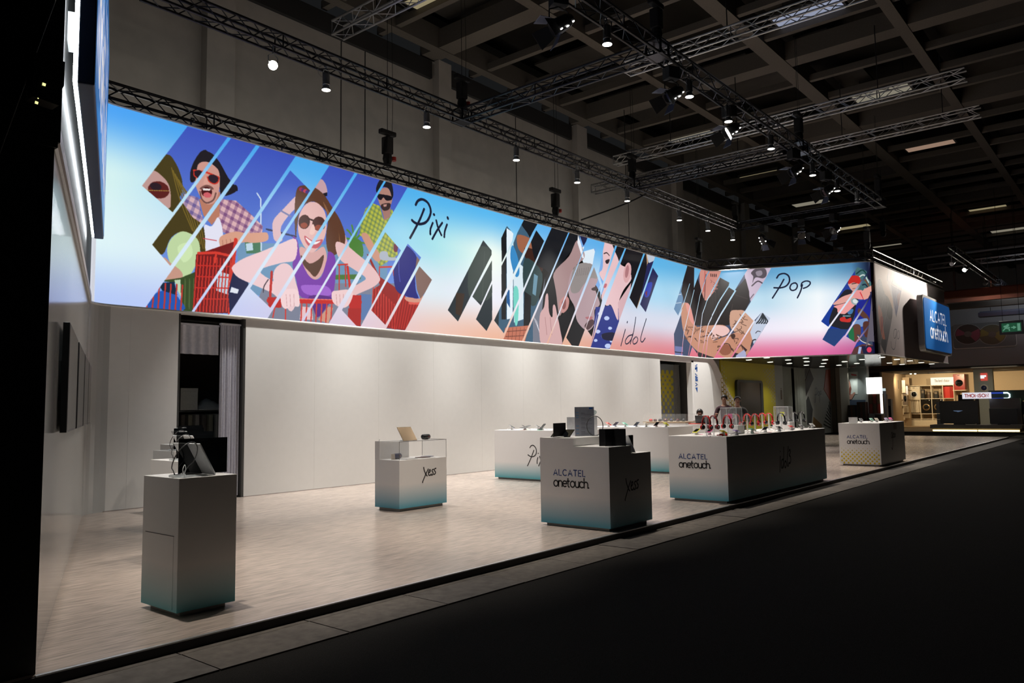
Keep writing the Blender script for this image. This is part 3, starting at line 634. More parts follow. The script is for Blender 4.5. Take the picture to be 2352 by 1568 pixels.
["l",1,5.6,[150,104,80],[2917,363,2904,374,2946,369]],
["l",1,5.7,[70,50,46],[3015,312,3010,310,3019,322]],
["l",1,2.8,[70,50,46],[3065,348,3067,344,3070,341]],
["l",1,3.8,[120,84,66],[2974,369,2984,363,2953,361]],
["l",1,3.6,[96,66,54],[2737,353,2754,365,2704,362]],
["l",1,2.9,[96,66,54],[3028,348,3019,347,3046,345]],
["l",1,5.7,[150,104,80],[3110,386,3103,385,3097,386]],
["l",1,3.8,[150,104,80],[3099,374,3098,387,3090,377]],
["l",1,5.7,[150,104,80],[3055,343,3056,353,3051,345]],
["l",1,5.4,[150,104,80],[2744,324,2768,325,2727,319]],
["l",1,5.6,[150,104,80],[2886,312,2903,301,2859,313]],
["l",1,2.8,[70,50,46],[3156,361,3157,352,3138,352]],
["l",1,5.6,[96,66,54],[2923,308,2909,319,2943,317]],
["l",1,3.3,[110,80,66],[3172,311,3180,323,3173,330]],
["l",1,3.3,[110,80,66],[3175,291,3176,300,3162,309]],
["l",1,3.3,[110,80,66],[3186,270,3176,276,3199,289]],
["l",1,3.3,[110,80,66],[3146,260,3150,273,3140,278]],
["l",1,3.3,[110,80,66],[3155,263,3144,276,3137,281]],
["l",1,3.3,[110,80,66],[3195,241,3187,253,3206,260]],
["l",1,3.3,[110,80,66],[3144,274,3143,286,3132,293]],
["l",1,3.3,[110,80,66],[3183,316,3187,329,3198,335]],
["l",1,3.3,[110,80,66],[3153,301,3160,312,3138,319]],
["l",1,3.3,[110,80,66],[3169,308,3165,318,3183,327]],
["l",1,3.3,[110,80,66],[3171,229,3174,236,3183,249]],
["l",1,3.3,[110,80,66],[3174,254,3183,265,3168,272]],
["p",1,[70,46,40],[3122,332,3140,328,3144,343,3130,354]],
["p",0,[150,92,70],[3124,408,3121,419,3114,428,3103,434,3091,435,3079,433,3069,426,3062,417,3060,406,3063,395,3070,386,3081,380,3093,379,3105,381,3115,388,3122,397]],
["l",1,3.8,[60,40,36],[3062,401,3084,378,3111,379,3124,408]],
["p",0,[30,26,34],[2838,418,3008,440,3063,453,2855,459]],
["p",0,[40,34,44],[3137,423,3172,433,3144,456,3117,455]],
["p",0,[196,206,226],[3277,224,3317,256,3232,384,3217,322,3237,276]],
["p",0,[170,172,205],[3145,437,3191,406,3194,457,3140,456]],
["l",1,6.1,[44,50,58],[3281,231,3264,263,3250,279]],
["l",1,6.1,[44,50,58],[3281,231,3274,265,3261,279]],
["l",1,6.1,[44,50,58],[3281,231,3283,267,3273,280]],
["l",1,6.1,[44,50,58],[3281,231,3293,269,3285,281]],
["l",1,6.1,[44,50,58],[3281,231,3303,271,3296,281]],
["l",1,5.6,[50,48,56],[3219,393,3229,365,3242,361]],
["l",1,3.7,[60,56,66],[3244,328,3253,319,3266,322]],
["p",0,[60,40,44],[3168,379,3200,411,3191,422]],
["s",0,[2791,-6,2861,-10,2848,113,2674,258,2633,229,2724,99]],
["s",0,[2807,87,2840,116,2941,-9,3024,-12,3088,-1,3075,32,3125,64,3119,86,3149,108,3223,-9,3337,-9,3299,58,3194,217,3237,267,3277,224,3317,256,3185,457,3113,460,3055,429,3026,457,2885,462,2857,429,2809,401,2766,458,2627,463,2625,349,2694,260]],
["x",0,5.2,[2804,89,2737,188,2668,266]],
["x",0,5.3,[2850,115,2727,334,2690,465]],
["x",0,4.8,[3024,-10,2914,134,2802,365,2756,462]],
["x",0,6.0,[3079,30,3019,122,2933,226,2855,459]],
["x",0,6.0,[3124,80,3064,168,3025,233,2967,322,2905,457]],
["x",0,7.7,[3153,108,3032,295,2987,345,2947,455]],
["x",0,7.7,[3194,220,3026,457]],
["x",0,7.0,[3239,267,3113,460]],
["p",0,[40,64,150],[3560,-10,3853,10,3829,491,3538,482]],
["p",0,[70,108,112],[3720,15,3819,21,3810,212,3721,170]],
["l",1,6.4,[24,60,60],[3726,56,3756,40,3783,83]],
["l",1,6.4,[200,210,205],[3734,75,3759,64,3782,101]],
["l",1,6.4,[120,70,44],[3743,94,3762,88,3781,119]],
["l",1,6.4,[30,40,60],[3751,113,3765,112,3781,137]],
["l",1,6.4,[150,170,170],[3759,132,3768,136,3780,155]],
["p",0,[28,60,150],[3551,276,3592,228,3618,202,3625,339,3588,319]],
["p",1,[36,36,42],[3663,140,3697,135,3727,162,3716,234,3676,325,3630,319,3591,294,3613,220]],
["p",1,[200,52,48],[3641,271,3662,265,3670,277,3691,271,3686,292,3657,290,3642,285]],
["p",0,[120,160,170],[3654,258,3691,260,3689,265,3654,264]],
["p",1,[70,120,170],[3678,232,3703,229,3696,251,3679,253]],
["p",1,[214,162,150],[3688,100,3739,103,3733,125,3716,145,3701,137,3690,118]],
["l",0,4.1,[60,40,40],[3703,105,3724,102]],
["l",0,3.2,[150,80,80],[3706,129,3716,128]],
["p",1,[196,42,38],[3686,95,3698,68,3719,64,3738,72,3742,94,3738,108,3712,98,3690,105]],
["p",1,[226,164,154],[3614,197,3654,167,3696,153,3743,137,3747,163,3721,175,3669,195,3625,204]],
["p",1,[232,150,150],[3705,142,3747,140,3754,181,3720,179,3704,160]],
["p",1,[240,158,156],[3616,211,3669,197,3703,183,3719,198,3697,224,3667,250,3654,251,3633,244,3630,223]],
["p",0,[150,170,170],[3727,204,3723,208,3717,210,3710,209,3704,206,3698,201,3695,194,3694,188,3696,182,3700,178,3706,176,3713,177,3719,180,3724,185,3728,191,3728,198]],
["p",0,[220,226,226],[3723,199,3721,201,3717,203,3713,202,3708,200,3705,197,3703,193,3702,189,3704,185,3706,182,3710,181,3714,181,3718,183,3722,187,3724,191,3724,195]],
["l",1,4.5,[210,60,60],[3738,149,3751,181]],
["p",1,[226,160,148],[3747,144,3790,120,3823,113,3820,167,3783,174,3757,191]],
["p",1,[34,40,140],[3719,207,3757,186,3803,184,3798,292,3715,288]],
["p",1,[92,60,50],[3731,226,3770,268,3769,291,3725,253]],
["p",1,[120,150,200],[3703,288,3761,277,3764,300,3739,317,3698,306]],
["p",1,[100,64,54],[3700,310,3731,312,3727,380,3710,392,3698,378]],
["p",1,[84,50,44],[3744,299,3777,300,3769,372,3749,371]],
["p",1,[36,110,70],[3675,341,3697,315,3700,388,3682,382]],
["p",0,[40,66,120],[3556,373,3588,319,3676,328,3609,409]],
["p",1,[60,70,90],[3714,361,3729,357,3801,396,3800,414,3751,403]],
["l",1,3.6,[230,220,200],[3718,363,3735,389,3792,414]],
["p",0,[90,54,54],[3692,423,3735,402,3800,409,3796,490,3677,486]],
["p",0,[30,32,60],[3730,411,3800,414,3796,490,3747,488]],
["p",0,[214,60,90],[3779,431,3777,436,3775,440,3770,443,3766,444,3761,443,3757,440,3755,435,3754,430,3755,425,3758,421,3762,418,3767,417,3772,418,3776,421,3778,426]],
["p",0,[160,180,220],[3720,415,3732,416,3724,452,3712,451]],
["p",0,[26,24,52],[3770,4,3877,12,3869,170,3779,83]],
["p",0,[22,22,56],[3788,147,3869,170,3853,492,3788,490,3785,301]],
["s",0,[3732,23,3781,51,3790,33,3804,-9,3878,-4,3853,492,3664,486,3710,397,3657,356,3609,409,3556,373,3590,315,3554,283]],
["x",0,8.0,[3783,49,3586,317]],
["x",0,7.9,[3805,139,3639,394]],
["x",0,7.3,[3798,279,3702,401]],
["c"],
["p",0,[98,92,104],[3797,-20,4427,-70,4309,450,3704,475]],
["p",1,[226,182,152],[3803,13,3905,-7,4058,-3,4031,65,4109,139,4113,218,4062,172,3977,138,3914,72,3831,119,3775,159]],
["p",1,[230,130,104],[3863,205,3918,242,3923,311,3943,372,3894,364,3861,281]],
["p",1,[196,60,56],[3889,265,3932,268,3897,347,3885,313]],
["p",0,[50,46,60],[3879,375,3968,374,3934,448,3882,423]],
["p",0,[50,56,120],[4097,81,4279,94,4225,179,4153,240,4117,167]],
["p",1,[120,50,70],[4193,130,4254,109,4209,188]],
["p",0,[176,160,166],[4153,-4,4351,1,4280,92,4116,73]],
["p",1,[60,54,62],[4001,150,4062,172,4091,227,4056,266,3995,242]],
["s",0,[3830,-4,4059,-7,4038,82,4117,167,4086,249,3934,448,3862,400,3767,389,3749,423]],
["s",0,[4097,81,4279,94,4155,247,4117,167]],
["s",0,[4159,-3,4351,-1,4281,92,4106,76]],
["x",0,2.7,[3927,70,3796,239]],
["x",0,2.7,[3969,146,3797,360]],
["x",0,2.7,[4035,175,3863,397]],
["x",0,2.4,[4280,-7,4121,210]],
["c"],
["l",1,8.4,[26,30,52],[959,49,968,35,987,26,1011,32,1024,52,1021,72,1005,95,979,107,956,107,943,101]],
["l",1,7.8,[26,30,52],[995,56,977,92,956,126,935,158]],
["l",1,7.2,[26,30,52],[1033,94,1023,115,1022,132]],
["l",1,7.2,[26,30,52],[1049,83,1057,105,1072,127]],
["l",1,7.3,[26,30,52],[1076,86,1050,118,1031,146]],
["l",1,7.3,[26,30,52],[1098,88,1088,111,1085,131]],
["l",1,8.6,[26,30,52],[1038,65,1040,66]],
["l",1,8.8,[26,30,52],[1101,64,1103,67]],
["l",1,4.9,[26,30,52],[2189,357,2172,387,2149,430]],
["l",1,5.8,[26,30,52],[2207,322,2204,327]],
["l",1,4.9,[26,30,52],[2243,377,2212,385,2187,405,2190,419,2216,412,2250,377,2279,297]],
["l",1,4.9,[26,30,52],[2250,372,2226,418]],
["l",1,5.0,[26,30,52],[2273,384,2249,401,2254,416,2279,410,2291,394,2280,383]],
["l",1,5.1,[26,30,52],[2370,297,2326,367,2315,397,2331,403,2355,385]],
["l",1,7.3,[26,30,52],[3356,54,3368,38,3393,34,3412,48,3415,74,3399,97,3372,105,3341,103]],
["l",1,6.9,[26,30,52],[3389,63,3368,99,3331,155]],
["l",1,6.4,[26,30,52],[3443,84,3425,89,3416,107,3424,121,3442,118,3451,102,3447,88,3435,84]],
["l",1,6.4,[26,30,52],[3469,103,3473,87,3491,78,3509,82,3511,94,3498,107,3479,114]],
["l",1,6.4,[26,30,52],[3475,96,3465,128,3449,160]],
["l",1,2.7,[26,30,52],[4148,309,4113,313,4092,338,4101,359,4131,346,4147,309,4129,368,4101,409,4071,417,4043,404,4038,378]],
["l",1,2.7,[26,30,52],[4175,313,4158,334,4161,358,4188,350,4199,327,4185,312]]]
PPM, CW, CH = 150, 5240, 450
def paint():
    bg = np.zeros((CH, CW, 3), np.float32)
    keys = [(41, (78, 165, 246), (214, 244, 244), (224, 246, 250), (184, 204, 250)), (292, (76, 168, 240), (170, 214, 246), (215, 232, 248), (196, 206, 246)),
            (728, (78, 172, 238), (130, 198, 240), (222, 234, 248), (226, 204, 220)), (1047, (84, 182, 240), (176, 232, 240), (226, 238, 246), (240, 200, 186)),
            (1322, (90, 186, 242), (244, 254, 244), (240, 240, 250), (240, 186, 160)), (1763, (100, 176, 238), (190, 216, 246), (226, 226, 240), (230, 176, 150)),
            (2444, (86, 178, 232), (160, 212, 240), (214, 218, 234), (222, 134, 140)), (2875, (100, 176, 222), (190, 222, 240), (222, 218, 232), (222, 110, 130)),
            (3299, (98, 162, 206), (190, 222, 240), (240, 236, 250), (226, 110, 150)), (3545, (110, 176, 214), (246, 252, 255), (252, 250, 255), (226, 112, 166)),
            (3704, (76, 130, 172), (206, 226, 244), (214, 212, 236), (196, 92, 146)), (3780, (24, 34, 60), (30, 34, 70), (34, 30, 60), (50, 26, 50)),  # dark print at the Pop corner, also painting the backlight's fall-off
            (3879, (200, 186, 186), (206, 194, 196), (208, 196, 200), (206, 190, 190)), (CW - 1, (210, 198, 202), (210, 198, 202), (210, 198, 202), (206, 190, 196))]
    us = [k[0] for k in keys]; U = np.arange(CW); V = np.arange(CH) / (CH - 1)
    st = [0.0, 0.36, 0.68, 1.0]
    cols = np.stack([np.stack([np.interp(U, us, [k[1 + s][c] for k in keys]) for c in range(3)], -1) for s in range(4)])   # 4, CW, 3
    for i in range(3):
        r0, r1 = int(st[i] * (CH - 1)), int(st[i + 1] * (CH - 1)) + 1
        t = ((V[r0:r1] - st[i]) / (st[i + 1] - st[i])); t = np.clip(t, 0, 1); t = (t * t * (3 - 2 * t))[:, None, None]
        bg[r0:r1] = cols[i][None] * (1 - t) + cols[i + 1][None] * t
    out = bg.copy(); cur = np.zeros_like(bg); msk = np.zeros((CH, CW), bool)
    def pts(a, sm, closed):
        P = np.array(a, float).reshape(-1, 2)
        if sm and len(P) > 2: P = np.array([tuple(q) for q in spline([tuple(p) for p in P], 4, closed)])
        return P
    def box(P, pad):
        x0, y0 = np.floor(P.min(0) - pad).astype(int); x1, y1 = np.ceil(P.max(0) + pad).astype(int) + 1
        return max(x0, 0), max(y0, 0), min(x1, CW), min(y1, CH)
    def inside(P):
        x0, y0, x1, y1 = box(P, 1)
        if x1 <= x0 or y1 <= y0: return None
        xs = np.arange(x0, x1)[None, :] + .5; res = np.zeros((y1 - y0, x1 - x0), bool); ys = np.arange(y0, y1)[:, None] + .5
        for (ax, ay), (bx, by) in zip(P, np.roll(P, -1, 0)):
            if ay == by: continue
            c = (ys >= min(ay, by)) & (ys < max(ay, by))
            if not c.any(): continue
            r = c[:, 0]; xx = ax + (ys[r] - ay) * (bx - ax) / (by - ay)
            res[r] ^= xs < xx
        return (slice(y0, y1), slice(x0, x1)), res
    def stroke(P, w):
        x0, y0, x1, y1 = box(P, w)
        if x1 <= x0 or y1 <= y0: return None
        xs = np.arange(x0, x1)[None, :] + .5; ys = np.arange(y0, y1)[:, None] + .5; best = np.full((y1 - y0, x1 - x0), 1e9)
        for (ax, ay), (bx, by) in zip(P[:-1], P[1:]):
            dx, dy = bx - ax, by - ay; L = dx * dx + dy * dy + 1e-9
            t = np.clip(((xs - ax) * dx + (ys - ay) * dy) / L, 0, 1)
            best = np.minimum(best, (xs - ax - t * dx) ** 2 + (ys - ay - t * dy) ** 2)
        return (slice(y0, y1), slice(x0, x1)), best < (w / 2) ** 2
    done = 0
    n_c = [i for i, o in enumerate(ART) if o[0] == 'c']
    for i, o in enumerate(ART):
        tgt = cur if i < n_c[-1] else out
        k = o[0]
        if k == 'c':
            out[msk] = cur[msk]; msk[:] = False; continue
        if k in 'pkg' or k == 's':
            r = inside(pts(o[-1], o[1], True))
            if r is None: continue
            sl, q = r
            if k == 's': msk[sl] |= q
            elif k == 'p': tgt[sl][q] = o[2]
            elif k == 'g':
                t = (np.arange(q.shape[0]) / q.shape[0])[:, None, None]
                tgt[sl] = np.where(q[..., None], np.array(o[2]) * (1 - t) + np.array(o[3]) * t, tgt[sl])
            else:
                yy, xx = np.mgrid[sl]; a = np.sin((xx + yy * .35) * o[4]) * .5 + .5; b = np.sin((yy - xx * .35) * o[4]) * .5 + .5
                t = np.clip((a > .62) * .55 + (b > .62) * .55, 0, 1)[..., None]
                tgt[sl] = np.where(q[..., None], np.array(o[2]) * (1 - t) + np.array(o[3]) * t, tgt[sl])
        elif k == 'l':
            r = stroke(pts(o[4], o[1], False), max(o[2], 1.5))
            if r: tgt[r[0]][r[1]] = o[3]
        elif k == 'x':
            r = stroke(pts(o[3], 0, False), max(o[2], 1.5))
            if r: msk[r[0]] &= ~r[1]
    p = np.pad(out, ((1, 1), (1, 1), (0, 0)), 'edge')
    out = (p[:-2, 1:-1] + p[2:, 1:-1] + p[1:-1, :-2] + p[1:-1, 2:] + 2 * p[1:-1, 1:-1]) / 6
    im = bpy.data.images.new('banner_print', CW, CH, alpha=False, float_buffer=False)
    px = np.ones((CH, CW, 4), np.float32); px[..., :3] = out[::-1] / 255.0
    im.pixels.foreach_set(px.ravel()); im.update(); im.pack()
    return im
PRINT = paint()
def print_mat(name, emit, base):
    m = bpy.data.materials.new(name); m.use_nodes = True; nt = m.node_tree; b = nt.nodes['Principled BSDF']
    ti = nt.nodes.new('ShaderNodeTexImage'); ti.image = PRINT; ti.extension = 'EXTEND'
    b.inputs['Roughness'].default_value = 0.6; b.inputs['Specular IOR Level'].default_value = 0.15
    if base: nt.links.new(ti.outputs['Color'], b.inputs['Base Color'])
    else: b.inputs['Base Color'].default_value = (0.015, 0.015, 0.015, 1)
    if emit:
        nt.links.new(ti.outputs['Color'], b.inputs['Emission Color']); b.inputs['Emission Strength'].default_value = emit
    return m
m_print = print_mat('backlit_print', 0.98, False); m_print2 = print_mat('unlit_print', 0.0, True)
m_leftbox = mat('backlit_white_fabric', (0.55, 0.55, 0.56), rough=0.6, var=0.01, emit=(0.80, 0.83, 0.92), es=0.62, sample=True)
m_rail = mat('white_frame_rail', (0.62, 0.62, 0.60), rough=0.4)
ban = thing('banner', 'long printed fabric banner running above the white booth walls', 'banner', (0, 0, 0))
def strip_mesh(name, path, us, m, z0=BZ0, z1=BZ1):
    v = []; f = []
    for p in path: v += [(p[0], p[1], z0), (p[0], p[1], z1)]
    n = len(path); f = [(2 * i, 2 * i + 2, 2 * i + 3, 2 * i + 1) for i in range(n - 1)]
    me = bpy.data.meshes.new(name); me.from_pydata(v, [], f); uv = me.uv_layers.new(name='UVMap')
    for pg in me.polygons:
        for li in pg.loop_indices:
            vi = me.loops[li].vertex_index
            uv.data[li].uv = (us[vi // 2] * PPM / CW, vi % 2)
    me.materials.append(m); return link(name, me, ban)
fil2 = bez(PF0 - Vector((0.35, 0)), PF0, PF0 + (PF1 - PF0).normalized() * 0.35)
fil3 = bez(PF1 - (PF1 - PF0).normalized() * 0.3, PF1, PF1 + (GE - PF1).normalized() * 0.3)
UB, UC = 20.15, 20.15 + (PF1 - PF0).length
def ulen(path, u0):
    L = [u0]
    for a, b in zip(path[:-1], path[1:]): L.append(L[-1] + (b - a).length)
    return L
OFF = 0.012
p1 = [p + Vector((0, -OFF)) for p in ([KC + dl * 0.02] + fil1[3:] + fil2[:4])]
def uw(p): return p.x - 4.7
strip_mesh('back_panel', p1, [uw(p) for p in p1[:-3]] + [UB - 0.2, UB - 0.1, UB], m_print)
p2 = [p + Vector((-OFF, 0)) for p in (fil2[3:] + fil3[:4])]
n2 = len(fil2[3:])
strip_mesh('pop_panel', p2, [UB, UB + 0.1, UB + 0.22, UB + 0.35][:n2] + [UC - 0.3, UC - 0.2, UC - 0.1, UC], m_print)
p3 = fil3[3:] + [GE]
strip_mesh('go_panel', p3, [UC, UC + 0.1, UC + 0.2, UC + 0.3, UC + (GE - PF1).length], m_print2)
p4 = [LW0 + Vector((0.0, 0)), KC + dl * 0.3] + fil1[1:4]
strip_mesh('left_panel', p4, [0] * len(p4), m_leftbox)
def rail(pts, z, r=0.016): return [(p[0], p[1], z) for p in pts]
full = [LW0] + [p + Vector((0.01, -0.015)) for p in fil1] + [p + Vector((-0.01, -0.012)) for p in fil2] + [p for p in fil3] + [GE]
for z in (BZ0 - 0.005, BZ1 + 0.01):
    G().tube(rail(full, z), 0.02, 6).make('frame_rail', m_rail, ban)
G().prism([(p[0], p[1]) for p in [LW0, KC, PF0, PF1 + Vector((0.15, 0.02)), GE, GE + Vector((0, .15)), PF1 + Vector((0.35, 0.15)), PF0 + Vector((0.15, 0.14)), KC + Vector((-0.1, 0.14)), LW0 + out * 0.12]], lambda u, v, w: (u + 0.02, v + 0.02, BZ0 + 0.02 + w * (BZ1 - BZ0 - 0.03))).make('back_cover', m_dark, ban)
# ---------------------------------------------------------------- exhibition hall: walls and ceiling
hw = struct(G().box(-30, 14.0, HF, 70, 14.4, 10.4).make('wall_hall', m_hall))
for x0, x1 in ((1.2, 1.75), (7.52, 8.12), (13.84, 14.3), (20.02, 20.58), (26.6, 27.15), (33.0, 33.5), (39.4, 40.0)):
    G().box(x0, 13.78, HF, x1, 14.01, 10.46).make('pilaster', m_hall, hw)
    G().box(x1 + 0.02, 13.9, 9.95, x1 + 5.6, 14.0, 10.4).make('blind_box', m_dark, hw)
for x in (4.6, 10.9, 11.6, 17.2, 23.4): G().box(x - 0.012, 13.992, HF, x + 0.012, 14.0, 10.4).make('panel_joint', m_dark, hw)
G().box(-30, 13.93, 10.4, 70, 14.0, 10.43).make('ledge', mat('pale_ledge', (0.36, 0.34, 0.31), rough=0.8), hw)
struct(G().box(62, -30, HF, 62.4, 14.4, 11.6).make('wall_far', m_hall))
ce = struct(G().box(-30, -30, 11.7, 70, 15, 11.9).make('ceiling', m_deck))
for y in (-11.0, -7.9, -4.9, -1.9, 1.2, 4.25, 7.25, 10.3, 13.45):
    w = 0.2 if y in (7.25, 1.2, -4.9, -11.0) else 0.13
    G().box(-30, y - w, 10.45, 66, y + w, 11.0).make('main_beam', m_beam, ce)
for k in range(-2, 9):
    x = 13.65 + 6.5 * k
    G().box(x - 0.26, -30, 10.47, x + 0.26, 14.0, 10.95).make('cross_beam', m_beam, ce)
    for j in (1, 2, 3): G().box(x + 1.63 * j - 0.075, -30, 10.5, x + 1.63 * j + 0.075, 14.0, 10.68).make('purlin', m_beam, ce)
rnd = random.Random(8)
for k in range(-1, 7):
    for yb in (13.45, 10.3, 7.25, 4.25, 1.2, -1.9):
        for j in range(4):
            if rnd.random() < 0.42:
                x = 13.65 + 6.5 * k + 1.63 * j + 0.14; y1 = yb - 0.3; n = rnd.choice((1, 2, 3))
                G().box(x, y1 - 0.85 * n, 11.2, x + 1.4, y1, 11.26).make('deck_panel', m_deck2, ce)
m_fluor = [glow('dim_light_panel_%d' % k, c, e) for k, (c, e) in enumerate((((0.62, 0.52, 0.30), 0.42), ((0.55, 0.50, 0.38), 0.38), ((0.65, 0.42, 0.30), 0.42), ((0.55, 0.62, 0.85), 0.45)))]
m_lframe = mat('light_frame', (0.05, 0.045, 0.04), rough=0.7)
ORD = ('first', 'second', 'third', 'fourth', 'fifth', 'sixth', 'seventh', 'eighth', 'ninth', 'tenth', 'eleventh', 'twelfth', 'thirteenth', 'fourteenth', 'fifteenth', 'sixteenth', 'seventeenth', 'eighteenth', 'nineteenth', 'twentieth', 'next to last', 'last')
for row, y, xs in (('rear', 11.85, (11.85, 23.9, 30.1, 35.9, 42.4, 48.7)), ('front', 5.85, (18.2, 24.45, 30.7, 36.8, 42.8, 49.0)), ('aisle', -0.4, (36.8, 42.8, 49.0))):
    for i, x in enumerate(xs):
        t = thing('ceiling_light', '%s ceiling light panel from the left in the %s row' % (ORD[i], row), 'ceiling light', (x, y, 10.66), 0, 'dim ceiling light panels')
        w = 0.28
        G().box(-w - .05, -0.82, 0.0, w + .05, 0.82, 0.10).make('housing', m_lframe, t)
        G().box(-w, -0.76, -0.012, w, 0.76, 0.0).make('diffuser', m_fluor[3 if (row, i) == ('front', 0) else 2 if (row, i) == ('front', 2) else (i % 2)], t)
        for s in (-1, 1): G().cyl((0, s * 0.6, 0.1), (0, s * 0.6, 1.1), 0.01, 5).make('hanger', m_matblack, t)
# ---------------------------------------------------------------- trusses
_bm = {}
def brace_mesh(key, p, q, r, m):
    if key not in _bm:
        me = G().cyl(p, q, r, 5, cap=False).mesh('brace'); me.materials.append(m); _bm[key] = me
    return _bm[key]
def truss(name, label, p, q, m, s=0.24, R=0.025, r=0.010, cat='truss', group=None, pitch=None, z0=None):
    """square box truss; p, q: bottom-centre line ends"""
    p, q = Vector(p), Vector(q); L = (q - p).length; h = s / 2
    t = thing(name, label, cat, p, math.atan2(q.y - p.y, q.x - p.x), group)
    for y in (-h, h):
        for z in (0, s): G().cyl((0, y, z), (L, y, z), R, 8).make('chord', m, t)
    n = int(round(L / (pitch or 0.27))); n = min(n, 73); d = L / n
    for k in range(n):
        a, b = (0, s) if k % 2 == 0 else (s, 0)
        for fc, (P, Q) in enumerate((((0, -h, a), (d, -h, b)), ((0, h, a), (d, h, b)), ((0, a - h, 0), (d, b - h, 0)), ((0, a - h, s), (d, b - h, s)))):
            o = link('brace', brace_mesh((name, round(d, 4), round(s, 3), m.name, fc, k % 2), P, Q, r, m), t); o.location = (k * d, 0, 0)
    for k in range(0, n + 1, max(1, int(2.5 / d))):
        x = min(k * d, L)
        G().tube([(x, -h, 0), (x, h, 0), (x, h, s), (x, -h, s)], r * 1.4, 5, True).make('end_frame', m, t)
    return t
TZ = 7.5; TY2, TY3 = 10.97, 6.34
TX = (11.7, 18.6, 25.45)
T2 = truss('lighting_truss', 'black box truss above the booth, nearest the hall wall, carrying a row of silver lamps', (5.003, TY2, TZ), (TX[2] + .12, TY2, TZ), m_truss)
T3 = truss('lighting_truss', 'black box truss running over the front edge of the booth from top centre', (1.0, TY3, TZ), (TX[2] + .12, TY3, TZ), m_truss)
for i, x in enumerate(TX):
    truss('cross_truss', ('black cross truss joining the two lamp trusses, closest to the camera', 'black cross truss joining the two lamp trusses, the middle one', 'black cross truss closing the far end of the two lamp trusses')[i], (x, TY3 + .14, TZ), (x, TY2 - .14, TZ), m_truss)
    for y, w in ((TY2, 'rear'), (TY3, 'front')):
        t = thing('corner_block', 'black truss corner block on the %s truss at the %s cross truss' % (w, ('nearest', 'middle', 'farthest')[i]), 'corner block', (x, y, TZ), 0, 'truss corner blocks')
        g = G()
        for a in (-.14, .14):
            for b in (-.14, .14): g.cyl((a, b, -.02), (a, b, .27), .022, 6)
        g.make('post', m_truss, t)
        for z in (-.006, .246): G().box(-.17, -.17, z - .012, .17, .17, z + .012).make('plate', m_truss, t)
BT = 6.20
truss('banner_truss', 'long black box truss directly above the printed back wall banner', (4.3, 11.93, BT), (24.95, 11.93, BT), m_truss, pitch=0.285)
e = (PF1 - PF0).normalized(); nn = Vector((-e.y, e.x)); nn = nn if nn.x > 0 else -nn
a = PF0 + nn * 0.2; b = PF1 + nn * 0.2
truss('banner_truss', 'black box truss above the banner part lettered Pop', (a.x, a.y, BT + .05), (b.x, b.y, BT + .05), m_truss, pitch=0.2)
truss('banner_truss', 'black box truss with bright tubes above the pale banner side lettered go', (27.0, 7.12, BT + .05), (36.3, 6.9, BT + .05), mat('lit_truss_tube', (0.16, 0.15, 0.13), rough=0.3, metal=0.7))  # tubes in a lighter grey that paints lamp light onto black metal
for i, (x, y) in enumerate(((9.95, 11.82), (6.2, 11.82), (7.9, 11.82), (12.0, 11.82), (13.7, 11.82), (15.6, 11.82), (17.6, 11.82), (19.6, 11.82), (21.7, 11.82))):
    G().tube([(x, y, 6.08), (x, y, 6.2), (x + .02, y + .03, 6.26), (x + .04, y - .02, 6.24), (x + .03, y - .04, 6.19)], 0.016, 5).make('banner_clamp', m_can, ban)
# silver trusses of the hall
for i, (x, y0, y1, z) in enumerate(((8.95, 11.6, 6.0, 8.55), (14.15, 8.4, -3.0, 8.6), (19.4, 12.0, 2.9, 8.6), (22.15, 7.2, 3.05, 8.6), (20.0, 13.2, 7.3, 8.1), (45.0, 9.0, -4.0, 8.4))):
    truss('hall_truss', ('silver hall truss at the top left, ending above the hall wall', 'silver hall truss crossing the top of the picture right of centre', 'silver hall truss in front of a lit ceiling panel', 'short silver hall truss right of the longest one', 'dim silver hall truss low behind the middle cross truss', 'distant dim hall truss above the exit sign')[i],
          (x, y0, z), (x, y1, z), m_alu if i not in (4, 5) else mat('dim_alu', (0.2, 0.2, 0.2), rough=0.4, metal=0.6), s=0.24 if i else 0.27, R=0.022, r=0.009, cat='truss', pitch=0.3)  # dim ones use a darkened silver, the weak light put into the colour
    _t = COL.objects[-1].parent or bpy.data.objects['hall_truss']
    for _s in (.2, .8): G().cyl(((y0 - y1) * _s, 0, .24), ((y0 - y1) * _s, 0, 10.46 - z), .012, 5).make('hanger', m_matblack, _t)
